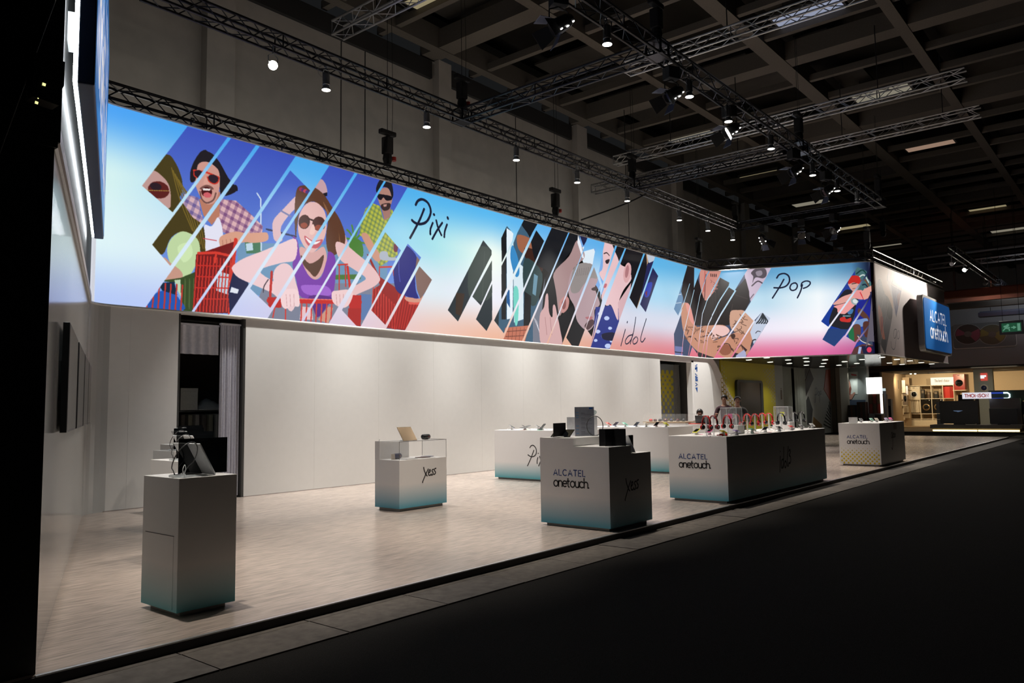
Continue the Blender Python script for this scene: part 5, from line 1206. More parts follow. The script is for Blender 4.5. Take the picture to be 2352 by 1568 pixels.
# --- second counter behind the podium
t = thing('long_counter', 'white counter behind the podium with a tan end and seven small phones', 'counter', (14.65, 7.95, PZ))
body(t, 1.1, 2.1, .955, m_fade2)
for k, (px1, c, card) in enumerate(((1398, 'coral', 'coral'), (1414, 'navy', None), (1436, 'mint', 'mint'), (1462, 'navy', None), (1484, 'cream', 'white'), (1508, 'maroon', 'coral'), (1530, 'yellow', 'lilac'))):
    pass
PH2 = [9.507, 9.326, 9.081, 8.796, 8.561, 8.308, 8.081]
for k, (y, c, card, tl) in enumerate(zip(PH2, ('coral', 'navy', 'mint', 'navy', 'cream', 'maroon', 'yellow'), ('coral', 'white', 'mint', 'white', 'white', 'coral', 'lilac'), (-26, 28, -26, 28, -26, 30, -28))):
    phone('%s phone, %s from the left on the counter behind the podium' % (c, ORD[k]), (14.8, min(y, 9.99), PZ + .957), 90, -tl, c, 'small phones on the counter behind the podium', card, 1.1, cable=False)
# --- counter lettered idol 3 with headphones
ix, iy, iw, idp = 10.60, 4.83, 4.22, .93
t = thing('headphone_counter', 'long white counter with company lettering and idol3, covered with red headphones', 'counter', (ix, iy, PZ))
body(t, iw, idp, .95, m_fade); logo(t, .50, fx(0), -.76, .52)
g = G(); script(g, 'idol', .37, .026, fy(0), 12.549 - ix, .33, sx=1.25); g.make('black_lettering', m_ink, t)
zi = PZ + .95 + .002
def headphones(label, loc, yaw, c, disc):
    t = thing('headphones', label, 'headphones', loc, math.radians(yaw), 'headphones on the idol counter')
    m = mat(c + '_headphone', {'red': (0.50, 0.012, 0.012), 'black': (0.012, 0.012, 0.013), 'wine': (0.20, 0.010, 0.012)}[c], rough=.22, spec=.6)
    z0 = .115
    pts = [(.078 * math.cos(a), 0, z0 + .10 * math.sin(a) * 1.05) for a in [math.pi * k / 14 for k in range(15)]]
    g = G(); v = []
    for (x, _, z) in pts:
        rx = (x, 0, z); n = Vector((x, 0, z - z0)).normalized() * .006
        v += [(x + n.x, -.014, z + n.z), (x + n.x, .014, z + n.z), (x - n.x, .014, z - n.z), (x - n.x, -.014, z - n.z)]
    f = []
    for i in range(14):
        for k in range(4): f.append((i * 4 + k, i * 4 + (k + 1) % 4, i * 4 + 4 + (k + 1) % 4, i * 4 + 4 + k))
    g.add(v, f + [(3, 2, 1, 0), (56, 57, 58, 59)]).make('headband', m, t, True)
    for s in (-1, 1):
        G().box(s * .078 - .008, -.012, .075, s * .078 + .008, .012, .118).make('arm', m, t, bevel=.003)
        o = G().lathe([(0, -.016), (.026, -.016), (.036, -.006), (.036, .010), (.026, .020), (0, .020)], 16).make('ear_cup', m, t, True); o.matrix_local = Matrix.Translation((s * .085, 0, .058)) @ Matrix.Rotation(s * math.pi / 2, 4, 'Y')
        o = G().lathe([(0, .0), (.019, .0), (.019, .004), (0, .004)], 14).make('white_disc', disc, t); o.matrix_local = Matrix.Translation((s * .1052, 0, .058)) @ Matrix.Rotation(s * math.pi / 2, 4, 'Y')
        o = G().lathe([(0, -.03), (.03, -.03), (.034, -.018), (.03, -.016), (0, -.016)], 14).make('ear_pad', m_black, t, True); o.matrix_local = Matrix.Translation((s * .085, 0, .058)) @ Matrix.Rotation(s * math.pi / 2, 4, 'Y')
    return t
m_disc = mat('white_disc', (0.72, 0.70, 0.70), rough=.3)
HP = [10.431, 10.656, 10.974, 12.362, 12.731, 12.53, 13.457, 13.375, 13.202, 14.891, 15.116]
HY = (5.05, 5.05, 4.98, 5.45, 5.42, 5.20, 5.45, 5.30, 5.02, 5.42, 5.36)
for k, (x, y) in enumerate(zip(HP, HY)):
    c = 'black' if k > 7 else ('wine' if k == 1 else 'red')
    lab = '%s headphones, %s from the left in the counter row' % ({'wine': 'dark red'}.get(c, c), ORD[k])
    headphones(lab, (x, y, zi + .075), 70, c, m_disc)
    t = thing('headphone_stand', 'clear acrylic stand holding the %s headphones from the left' % ORD[k], 'stand', (x, y, zi), math.radians(70), 'clear stands on the idol counter')
    G().box(-.05, -.035, 0, .05, .035, .006).make('foot', m_acryl_edge, t); G().box(-.012, -.008, .006, .012, .008, .278).make('post', mat('clear_post', (0.85, 0.88, 0.9), rough=.05, alpha=.4), t)
    G().box(-.028, -.012, .278, .028, .012, .284).make('cap', m_acryl_edge, t)
def case(label, loc, c1, c2):
    t = thing('acrylic_showcase', label, 'showcase', loc, math.radians(4))
    G().box(-.15, -.15, 0, .15, .15, .13).make('pedestal', m_white, t, bevel=.002)
    g = G(); a = .125
    for q in ((-a, -a, a, -a + .004), (-a, a - .004, a, a), (-a, -a, -a + .004, a), (a - .004, -a, a, a)): g.box(q[0], q[1], .132, q[2], q[3], .40)
    g.box(-a, -a, .398, a, a, .404); g.make('acrylic_cover', m_acryl, t)
    g = G()
    for s in (-a, a):
        for u in (-a, a): g.cyl((s, u, .132), (s, u, .403), .0035, 5)
    g.tube([(-a, -a, .403), (a, -a, .403), (a, a, .403), (-a, a, .403)], .0035, 5, True); g.make('bright_edge', mat('bright_acrylic_edge', (0.8, 0.84, 0.86), rough=.15, alpha=.8), t)
    G().cyl((0, 0, .13), (0, 0, .25), .017, 10).make('post', m_white, t); G().box(-.05, -.03, .245, .05, .03, .305).make('head', m_white, t, bevel=.006)
    G().box(-.062, -.035, .235, -.052, .035, .31).make('phone', pm(c1), t, bevel=.003); G().box(.052, -.035, .235, .062, .035, .31).make('phone', pm(c2), t, bevel=.003)
case('clear showcase on a white block with a pink phone, nearer of two', (11.662, 5.22, zi), 'pink', 'white')
case('clear showcase on a white block with a yellow phone, farther of two', (13.893, 5.24, zi), 'yellow', 'maroon')
PI = [(11.134, 5.56, 'yellow', 20, 'pink'), (11.147, 5.35, 'pink', 16, None), (10.724, 4.93, 'yellow', -18, None), (11.106, 4.90, 'purple', -14, None), (11.803, 4.95, 'green', -16, 'red'), (12.321, 4.95, 'white', 22, 'red'), (12.839, 4.92, 'black', -18, None), (13.472, 4.95, 'red', -16, None), (13.977, 4.95, 'grey', -20, None), (14.661, 5.0, 'white', -22, None), (14.366, 5.62, 'white', 25, None)]
for k, (x, y, c, tl, card) in enumerate(PI):
    phone('%s phone on a white stand, %s among the headphones' % (c, ORD[k]), (min(x, ix + iw - .1), y, zi), 90, -tl, c, 'phones among the headphones', card, 1.0)
for k, (x, y) in enumerate(((HP[4] - .25, 5.5), (HP[1] + .1, 4.96))):
    t = thing('lying_headphones', 'red headphones lying flat %s' % ('behind the near showcase', 'in front of the dark red pair')[k], 'headphones', (x, y, zi))
    o = G().tube([(.07 * math.cos(a), .08 * math.sin(a), .012) for a in [math.pi * k2 / 12 for k2 in range(13)]], .009, 6).make('headband', MATS['red_headphone'], t, True)
    for s in (-1, 1): G().lathe([(0, 0), (.032, 0), (.036, .015), (.026, .034), (0, .034)], 14, (s * .07, -.01, 0)).make('ear_cup', MATS['red_headphone'], t, True)
# --- counter lettered go, with yellow dots
cx, cy, cw, cd = 18.55, 4.86, 2.12, .88
t = thing('dotted_counter', 'white counter with yellow dots at the foot, farthest along the stage edge', 'counter', (cx, cy, PZ))
body(t, cw, cd, .95, m_white); logo(t, .48, fx(0), -.70, .52)
g = G(); script(g, 'go', .30, .03, fy(0), .90, .42, sx=1.3); g.make('black_lettering', m_ink, t)
rows = 9
for r in range(rows):
    rad = .0035 + .0185 * min(1, (rows - 1 - r) / 4.2) * (1 if r < 7 else .8); n = 10 if r % 2 else 9
    for k in range(10):
        y = .045 + k * .0925 - (.046 if r % 2 else 0); z = .065 + r * .046
        if 0.01 < y < cd - .01:
            o = G().add([(-.0016, y + rad * math.cos(a), z + rad * math.sin(a)) for a in [2 * math.pi * q / 12 for q in range(12)]] + [(-.0005, y + rad * math.cos(a), z + rad * math.sin(a)) for a in [2 * math.pi * q / 12 for q in range(12)]], [tuple(range(12))] + [(q, (q + 1) % 12, 12 + (q + 1) % 12, 12 + q) for q in range(12)]).make('yellow_dot', mat('yellow_dot', (0.62, 0.46, 0.02), rough=.5), t)
G().box(1.15, -.004, .78, 1.42, .001, .945).make('pale_tag', mat('pale_tag', (0.34, 0.28, 0.30), rough=.4), t)
zg = PZ + .952
t = thing('white_box', 'small white packaging box on the dotted counter', 'box', (18.7, 5.454, zg), math.radians(4)); G().box(-.05, -.085, 0, .05, .085, .125).make('carton', m_white, t, bevel=.002); G().box(-.051, -.086, .095, .051, .086, .127).make('lid', m_phone_w, t, bevel=.002)
for k, (x1, c) in enumerate(((1966, 'white'), (1978, 'white'), (2000, 'mint'), (2014, 'cream'), (2034, 'lilac'), (2046, 'pink'))):
    pass
PG = [19.281, 19.473, 19.59, 19.647, 20.077, 20.262]
for k, (x, y, c) in enumerate(zip(PG, (5.62, 5.5, 5.3, 5.2, 5.1, 5.05), ('white', 'grey', 'mint', 'cream', 'lilac', 'pink'))):
    phone('%s phone with a curled cable, %s from the left on the dotted counter' % (c, ORD[k]), (max(x, cx + .1), y, zg), 90, 24, c, 'phones on the dotted counter')
# --- wall screens
for i, (a, b) in enumerate(((5.96, 7.25), (7.55, 8.84), (9.05, 10.3), (10.44, 11.46))):
    f = lambda yy: LW0 + (LW1 - LW0) * ((yy - LW0.y) / (LW1.y - LW0.y))
    p, q = f(a), f(b); d = (q - p); L = d.length; 
    t = thing('wall_screen', '%s black flat screen on the left wall, counted from the camera' % ORD[i], 'screen', (p.x, p.y, 0), math.atan2(d.y, d.x), 'flat screens on the left wall')
    G().box(0, -.062, 1.37, L, -.018, 2.15).make('shell', m_black, t, bevel=.004)
    G().box(.012, -.0635, 1.385, L - .012, -.0622, 2.135).make('glass', mat('screen_glass', (0.02, 0.021, 0.022), rough=0.10, spec=1.0), t)
    G().box(L * .3, -.018, 1.6, L * .7, -.001, 1.9).make('wall_bracket', m_black, t)
# ---------------------------------------------------------------- left end: blue sign, dark service panels, emergency lights
m_sign_side = mat('navy_sign_side', (0.006, 0.022, 0.075), rough=0.4)
m_sign_face = mat('blue_sign_face', (0.02, 0.22, 0.55), rough=0.3, emit=(0.02, 0.20, 0.62), es=.42, sample=False)
m_sign_txt = mat('white_sign_lettering', (0.8, 0.8, 0.82), rough=.4, emit=(0.8, 0.82, 0.9), es=.40, sample=False)
sgn = thing('company_sign', 'big blue backlit sign box with white lettering on the left banner wall', 'sign', (LW0.x, LW0.y, 0), math.atan2(dl.y, dl.x) + math.pi)
# local x runs along the left wall away from the camera, local -y points into the booth
SX0, SX1, SZ0, SZ1 = .42, 5.42, 3.6, 5.9
G().box(SX0, -.19, SZ0, SX1, -.09, SZ1).make('box', m_sign_side, sgn, bevel=.01)
G().box(SX0 + .03, -.1935, SZ0 + .03, SX1 - .03, -.19, SZ1 - .03).make('face', m_sign_face, sgn)
fS = lambda u, v: (SX0 + u, -.195, v)
g = G(); write(g, 'ALCATEL', .72, .11, fS, .5, 4.75, .32, 4.0); write(g, 'onetouch.', .95, .15, fS, .5, 3.95, .10, 4.1); g.make('white_lettering', m_sign_txt, sgn)
G().box(SX0 + .02, -.092, SZ0 + .015, SX0 + .05, -.066, SZ1).box(SX0 + .02, -.092, SZ0 + .015, SX1 - .02, -.066, SZ0 + .04).make('led_strip', glow('led_strip', (0.90, 0.97, 1.0), 60.0, True), sgn)
G().box(SX0 + .3, -.066, SZ0 + .4, SX0 + .5, -.0005, SZ0 + .6).box(SX1 - .5, -.066, SZ0 + .4, SX1 - .3, -.0005, SZ0 + .6).make('wall_mount', m_can, sgn)
G().box(.0, -.030, BZ0 + .015, 8.0 - .55, -.004, BZ0 + .10).make('lower_ledge', mat('pinkish_white_ledge', (0.46, 0.42, 0.41), rough=.5), sgn)
t = thing('masking_panel', 'black slanted masking panel with a pale edge at the far left', 'panel', (0, 0, 0))
a, b = Vector((1.641, 4.7, 3.845)), Vector((1.404, 4.7, 2.922)); d = (b - a)
a2 = a - d * .6; b2 = b + d * .8
G().prism([(a2.x, a2.z), (b2.x, b2.z), (-1.2, b2.z), (-1.2, a2.z)], lambda u, v, w: (u, 4.70 + w * .05, v)).make('board', m_matblack, t)
G().tube([a2 + Vector((.004, -.002, 0)), b2 + Vector((.004, -.002, 0))], .004, 5).make('edge_strip', mat('grey_edge', (0.12, 0.12, 0.12), rough=.4), t)  # lighter strip paints the light caught along the board's edge
G().box(-1.2, 4.702, HF, b2.x - .002, 4.748, b2.z + .05).make('lower_board', m_matblack, t)
c0, c1 = (1.508, 4.58, 3.453), (1.661, 4.58, 3.192)
t = thing('emergency_light', 'dark box with two small glowing yellow windows on the far left column', 'light fixture', ((c0[0] + c1[0]) / 2, 4.62, (c0[2] + c1[2]) / 2))
w, h = (c1[0] - c0[0]) / 2, (c0[2] - c1[2]) / 2
G().prism([(-w, h), (w, h * .96), (w * .98, -h * .1), (w * .75, -h * .45), (w * .7, -h), (-w, -h * .9)], lambda u, v, q: (u, -.05 + q * .10, v)).make('housing', mat('brown_black_box', (0.012, 0.010, 0.006), rough=.5), t)
m_eg = glow('yellow_window', (0.95, 0.95, 0.35), 1.3)
for px, py, s in ((101, 194, 1.0), (84, 236, .9)):
    q = (0, 0, 0)
E1, E2, E3 = (1.56, 4.57, 3.286), (1.527, 4.57, 3.174), (1.533, 4.57, 3.2)
for k, (q, s) in enumerate(((E1, .0085), (E2, .008), (E3, .003))):
    x, z = q[0] - t.location.x, q[2] - t.location.z
    G().add([(x - s, -.053, z + s), (x + s, -.053, z + s * .8), (x + s * .7, -.053, z - s), (x - s * 1.2, -.053, z - s * .9)], [(0, 1, 2, 3)]).make('window', m_eg, t)
G().box(-.02, .05, -.02, .02, .19, .02).make('bracket', m_dark, t)
# ---------------------------------------------------------------- curtained doorway
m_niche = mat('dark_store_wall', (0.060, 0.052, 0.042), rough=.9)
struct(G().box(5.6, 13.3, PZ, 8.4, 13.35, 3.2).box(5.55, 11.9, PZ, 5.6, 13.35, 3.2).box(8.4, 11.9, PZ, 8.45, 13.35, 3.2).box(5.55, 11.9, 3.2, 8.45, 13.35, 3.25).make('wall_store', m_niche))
def curtain(name, label, x0, x1, y, z0, z1, folds, amp, m, cat='curtain', hem=True, n=12):
    t = thing(name, label, cat, ((x0 + x1) / 2, y, z0)); N = folds * n; v = []; f = []; w = x1 - x0; r = random.Random(folds)
    ph = [r.uniform(.6, 1.3) for _ in range(folds + 1)]
    for i in range(N + 1):
        s = i / N; k = s * folds; a = amp * ph[int(min(k, folds - .01))] * math.sin(2 * math.pi * k)
        v += [(-w / 2 + s * w, a, 0), (-w / 2 + s * w, a * .85, (z1 - z0) * .5), (-w / 2 + s * w, a * .6, z1 - z0)]
    for i in range(N):
        for j in (0, 1): f.append((i * 3 + j, i * 3 + 3 + j, i * 3 + 4 + j, i * 3 + 1 + j))
    G().add(v, f).make('cloth', m, t, True)
    if hem: G().box(-w / 2, -amp, z1 - z0 - .03, w / 2, amp, z1 - z0).make('heading', m, t)
    return t
curtain('curtain', 'white pleated curtain hanging at the right of the doorway', 6.80, 7.16, 11.86, PZ + .03, 2.96, 7, .035, m_wcloth)
curtain('valance', 'short white valance cloth across the top of the doorway', 6.06, 6.80, 11.90, 2.43, 2.92, 5, .018, m_wcloth, 'valance')
t = thing('curtain_rail', 'dark curtain rail inside the top of the doorway', 'rail', (6.62, 11.92, 2.965)); G().cyl((-.58, 0, 0), (.58, 0, 0), .018, 8).make('rod', m_matblack, t)
for s in (-1, 1): G().box(s * .56 - .02, -.03, -.03, s * .56 + .02, .03, .08).make('bracket', m_matblack, t)
struct(G().box(6.04, 11.765, PZ, 6.075, 11.90, 3.045).box(7.165, 11.765, PZ, 7.205, 11.90, 3.045).make('door_1', mat('door_reveal_dark', (0.05, 0.05, 0.048), rough=.4)))
t = thing('garment_rack', 'rack of pale garments hanging in the dark store behind the doorway', 'rack', (6.9, 12.7, PZ))
G().cyl((-.75, 0, 1.42), (.75, 0, 1.42), .015, 6).make('rail', m_can, t)
for s in (-.75, .75): G().cyl((s, 0, 0), (s, 0, 1.42), .015, 6).make('upright', m_can, t); G().cyl((s, -.22, .02), (s, .22, .02), .015, 6).make('foot', m_can, t)
for k in range(11):
    g = G(); x = -.65 + k * .125
    g.box(x, -.2, .35 + .05 * (k % 3), x + .075, .2, 1.37).make('garment', mat(('olive_cloth', 'grey_cloth', 'dark_cloth')[k % 3], ((0.12, 0.12, 0.09), (0.15, 0.15, 0.14), (0.05, 0.045, 0.04))[k % 3], rough=.9), t, bevel=.02)
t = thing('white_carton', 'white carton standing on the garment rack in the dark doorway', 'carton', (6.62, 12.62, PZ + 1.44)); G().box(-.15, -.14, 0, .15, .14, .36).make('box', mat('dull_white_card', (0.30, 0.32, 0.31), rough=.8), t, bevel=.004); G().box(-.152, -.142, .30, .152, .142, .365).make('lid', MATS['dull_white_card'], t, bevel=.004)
t = thing('folded_cloth', 'crumpled pale cloth heaped on the garment rack', 'cloth', (7.05, 12.65, PZ + 1.44))
g = G(); r = random.Random(2); N = 12; v = []
for i in range(N):
    for j in range(N): v.append((-.25 + .5 * i / (N - 1), -.16 + .32 * j / (N - 1), max(0.004, (.16 * math.sin(math.pi * i / (N - 1)) * math.sin(math.pi * j / (N - 1)) + r.uniform(-.03, .05) * (0 < i < N - 1) * (0 < j < N - 1)))))
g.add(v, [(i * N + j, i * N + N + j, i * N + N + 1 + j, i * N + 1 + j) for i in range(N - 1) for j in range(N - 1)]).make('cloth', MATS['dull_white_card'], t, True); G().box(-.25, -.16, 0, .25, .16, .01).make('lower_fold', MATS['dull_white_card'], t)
# ---------------------------------------------------------------- VIP doorway
struct(G().box(21.1, 13.2, PZ, 24.4, 13.25, 3.1).box(21.05, 11.9, PZ, 21.1, 13.25, 3.1).box(24.4, 11.9, PZ, 24.45, 13.25, 3.1).box(21.05, 11.9, 3.05, 24.45, 13.25, 3.1).make('wall_vip', mat('vip_grey', (0.16, 0.16, 0.15), rough=.8)))
struct(G().box(23.36, 11.765, PZ, 23.5, 11.95, 2.965).box(21.27, 11.765, 2.9, 23.5, 11.95, 2.965).make('door_2', m_white))
xa, xb = 22.376, 23.337
t = thing('dotted_divider', 'grey panel printed with yellow dots in the VIP doorway', 'panel', (xa - .3, 12.4, PZ))
G().box(0, 0, 0, xb - xa + .3, .03, 2.75).make('board', mat('blue_grey_board', (0.17, 0.19, 0.21), rough=.6), t)
g = G(); W_ = xb - xa + .3
for r_ in range(15):
    rad = .10 * min(1, .22 + r_ / 12)
    for k in range(5):
        x = .22 + k * .30 + (.15 if r_ % 2 else 0); z = .72 + r_ * .125
        if x < W_ - .05 and z + rad < 2.72: g.add([(x + rad * math.cos(a), -.0012, z + rad * math.sin(a)) for a in [2 * math.pi * q / 12 for q in range(12)]], [tuple(range(12))])
g.make('dot_print', mat('dull_yellow', (0.42, 0.36, 0.02), rough=.6), t)
curtain('curtain', 'grey pleated curtain filling the VIP doorway', xb + .06, 23.75, 12.45, PZ + .02, 2.86, 6, .05, m_gcurt)
t = thing('wall_lettering', 'blue vertical VIP lettering with an arrow on the white wall', 'lettering', (0, 0, 0))
v0, v1, vx = (23.688, 11.76, 2.838), (23.668, 11.76, 2.135), 23.821 - 23.601
g = G(); st, tw = text_strokes('VIP AREA', 1.0, .22); kx = (v0[2] - v1[2]) / tw
for p in st: g.ribbon([(a * kx, b) for a, b in p], .045, lambda u, v: (v0[0] - vx * .45 + v * vx * .8, BW - .002, v0[2] - u))
g.make('lettering', mat('vip_blue', (0.02, 0.10, 0.36), rough=.5), t)
A1, A2, A3 = (23.57, 11.76, 2.077), (23.727, 11.76, 2.093), (23.714, 11.76, 1.922)
G().prism([(A1[0], A1[2]), (A2[0], A2[2]), (A3[0], A3[2])], lambda u, v, w: (u, BW - .003 + w * .002, v)).make('arrow', MATS['vip_blue'], t)
# honeycomb print on the end of the white wall
g = G(); r = random.Random(6)
for i in range(7):
    for j in range(12):
        x = 25.62 + i * .20; z = 2.35 - j * .155 - (.078 if i % 2 else 0)
        edge = np.interp(z, [.1, .8, 1.25, 1.57, 1.95, 2.37, 2.72], [27.7, 27.38, 27.0, 26.66, 26.14, 25.71, 25.4])
        if x + .1 < edge and x > edge - .62: g.ribbon([(x + .105 * math.cos(a), z + .085 * math.sin(a)) for a in [math.pi / 3 * q for q in range(7)]], .032, lambda u, v: (u, BW - .0015, v))
g.make('honeycomb_print', mat('honey_yellow', (0.62, 0.44, 0.03), rough=.5), wb)
# ---------------------------------------------------------------- recessed room under the glossy soffit
SZ = 3.12
struct(G().prism([(24.9, 11.72), (26.9, 7.1), (36.25, 6.85), (37.3, 11.0), (37.0, 12.5), (25.0, 12.5)], lambda u, v, w: (u, v, SZ + w * .06)).make('ceiling_soffit', mat('glossy_bronze_soffit', (0.42, 0.39, 0.33), rough=0.07, metal=.95, spec=.8, var=.2, scale=4, stretch=(7, .3, 1))))
for k in range(44):
    x = 25.3 + k * .265
    y0 = 7.0 + max(0, (26.9 - x)) * 2.3; 
    if y0 < 12.2: G().box(x, y0 + .15, SZ - .004, x + .02, 12.3, SZ + .001).make('slat_gap', m_matblack, bpy.data.objects['ceiling_soffit'])
DL = [(27.236, 11.444, 3.1), (26.494, 10.487, 3.1), (29.372, 11.497, 3.1), (28.494, 10.483, 3.1), (31.009, 11.362, 3.1), (27.957, 9.647, 3.1), (30.322, 10.437, 3.1), (33.067, 11.406, 3.1), (29.711, 9.553, 3.1), (32.269, 10.433, 3.1), (34.877, 11.357, 3.1), (30.645, 8.512, 3.1), (33.51, 9.518, 3.1), (34.35, 10.479, 3.1), (29.808, 7.601, 3.1), (31.83, 7.603, 3.1), (34.378, 8.497, 3.1), (33.307, 7.489, 3.1), (36.069, 8.421, 3.1), (35.214, 7.5, 3.1), (36.849, 7.45, 3.1), (31.652, 9.437, 3.1)]
m_dl = glow('downlight_lens', (1.0, 0.98, 0.86), 6.0)
for k, (x, y, z) in enumerate(DL):
    t = thing('downlight', '%s lit downlight in the glossy ceiling under the banner, in depth order' % ORD[k], 'downlight', (x, y, SZ - .004), 0, 'downlights in the glossy soffit')
    G().lathe([(.10, -.006), (.125, -.006), (.13, .003), (.10, .003)], 16).make('trim_ring', m_can, t); G().lathe([(0, -.010), (.10, -.010), (.10, .0), (0, .0)], 16).make('lens', m_dl, t)
    if k in (0, 2, 4, 6, 8, 10, 12, 14, 16, 18): lamp('SPOT', 'downlight_beam', (x, y, SZ - .02), 95, (1, .97, .86), (x, y, 0), .08, 110, .6)
YY = 12.4
m_yel = mat('yellow_wall_paint', (0.50, 0.43, 0.02), rough=.5)
struct(G().box(25.2, YY + .05, PZ, 26.93, YY + .09, SZ).make('wall_return', mat('grey_return', (0.3, 0.29, 0.28), rough=.7)))
wy = struct(G().box(26.93, YY, PZ, 32.1, YY + .09, SZ).make('wall_yellow', m_yel))
g = G(); r = random.Random(9)
def hexa(x, z, s): g.add([(x + s * math.cos(a), YY - .0015, z + s * 1.05 * math.sin(a)) for a in [math.pi / 3 * q for q in range(6)]], [tuple(range(6))])
for i in range(8):
    for j in range(17):
        z = .75 + j * .145 + (.072 if i % 2 else 0)
        x = 27.05 + i * .155; lim = 27.05 + .2 + max(0, (2.75 - z)) * .55
        if x < lim and z < 2.95: hexa(x, z, .052 if x < lim - .3 else .036)
        x = 32.0 - i * .155; lim = 32.0 - max(.12, (z - 1.1) * .62)
        if x > lim and z < 2.95: hexa(x, z, .050 if x > lim + .3 else .034)
g.make('hexagon_print', mat('pale_hexagon', (0.42, 0.44, 0.40), rough=.6), wy)
t = thing('framed_screen', 'large dark screen in a thick rounded frame on the yellow wall', 'screen', (29.33, YY, 1.745))
def rrect(w, h, r, n=5):
    o = []
    for cx_, cy_, a0 in ((w - r, h - r, 0), (-w + r, h - r, 90), (-w + r, -h + r, 180), (w - r, -h + r, 270)): o += [(cx_ + r * math.cos(math.radians(a0 + 90 * k / n)), cy_ + r * math.sin(math.radians(a0 + 90 * k / n))) for k in range(n + 1)]
    return o
G().prism(rrect(1.24, .70, .16), lambda u, v, w: (u, -.10 + w * .098, v)).make('frame', mat('dark_teal_frame', (0.020, 0.028, 0.030), rough=.35), t)
G().box(-.98, -.106, -.58, .90, -.1002, .60).make('glass', mat('brown_black_glass', (0.028, 0.026, 0.024), rough=.25), t); G().box(.90, -.107, -.6, 1.02, -.1004, .6).make('side_speaker', m_matblack, t)
struct(G().box(32.1, YY, PZ, 33.0, YY + .09, SZ).make('wall_grey', mat('grey_green_wall', (0.32, 0.34, 0.33), rough=.6)))
t = thing('door_plate', 'small brown plate on the grey wall right of the yellow wall', 'plate', (32.75, YY - .004, 1.9)); G().box(-.06, -.006, -.2, .06, .003, .2).make('plate', mat('brown_plate', (0.10, 0.06, 0.04)), t); G().box(-.04, -.008, .24, .04, .003, .27).make('plate_cap', MATS['brown_plate'], t)
curtain('curtain', 'grey green pleated curtain right of the yellow wall, left one of two', 33.0, 34.05, YY + .02, PZ + .02, SZ - .02, 6, .03, mat('grey_green_cloth', (0.24, 0.26, 0.24), rough=.9))
curtain('curtain', 'grey green pleated curtain right of the yellow wall, right one of two', 34.2, 35.55, YY - .05, PZ + .02, SZ - .02, 8, .03, MATS['grey_green_cloth'])
struct(G().box(33.0, YY + .3, PZ, 35.75, YY + .34, SZ).make('wall_behind_curtains', m_dark))
t = thing('pop_panel', 'pale panel with dark and orange polygons lettered Pop at the back of the booth', 'panel', (0, 0, 0))
fP = lambda u, v, w: (u, YY - .02 + w * .018, v)
G().box(35.7, YY - .001, PZ, 39.35, YY + .05, 3.3).make('board', mat('pale_green_board', (0.36, 0.38, 0.37), rough=.6), t)
SH = {'brown_polygon': ((0.030, 0.018, 0.015), [(36.331, 12.4, 3.112), (36.791, 12.4, 2.642), (35.467, 12.4, 1.698), (35.566, 12.4, 2.461)]),
      'slate_polygon': ((0.020, 0.024, 0.028), [(35.99, 12.4, 1.835), (36.485, 12.4, 1.239), (36.219, 12.4, 0.551), (35.322, 12.4, 0.574), (35.435, 12.4, 1.445)]),
      'dark_corner': ((0.025, 0.022, 0.02), [(35.594, 12.4, 3.11), (36.218, 12.4, 3.129), (35.581, 12.4, 2.579)]),
      'orange_polygon': ((0.42, 0.075, 0.025), [(38.629, 12.4, 3.138), (39.274, 12.4, 3.157), (39.045, 12.4, 1.611), (38.176, 12.4, 2.171)]),
      'ochre_triangle': ((0.20, 0.11, 0.02), [(36.555, 12.4, 0.9), (37.633, 12.4, 0.516), (37.613, 12.4, 0.374), (36.378, 12.4, 0.448)])}
for nm, (c, P) in SH.items(): G().prism([(p[0], p[2]) for p in P], fP).make(nm, mat(nm, c, rough=.6), t)
for k in range(8):
    q = [(38.849, 12.4, 1.591), (37.801, 12.4, 0.409), (39.011, 12.4, 1.381), (38.857, 12.4, 0.339)]
    s = k / 8; a_ = Vector(q[0]).lerp(Vector(q[1]), s); b_ = Vector(q[2]).lerp(Vector(q[3]), min(1, s + .1)); hh = .055
    G().prism([(a_.x, a_.z), (b_.x, b_.z), (b_.x, b_.z - hh), (a_.x, a_.z - hh)], fP).make('stripe', m_dark, t)
s0, s1 = (36.809, 12.4, 1.476), (37.996, 12.4, 2.211)
g = G(); script(g, 'Pop', (s1[2] - s0[2]), .05, lambda u, v: (u, YY - .023, v), s0[0], s0[2], sx=1.25); g.make('black_lettering', m_ink, t)
struct(G().box(39.35, 12.0, PZ, 40.75, 12.5, 3.5).make('wall_column', mat('tan_column', (0.26, 0.23, 0.18), rough=.8)))
struct(G().box(39.2, 12.2, PZ, 39.36, 12.6, 3.5).make('trim_4', mat('dark_tan', (0.10, 0.085, 0.06), rough=.8)))
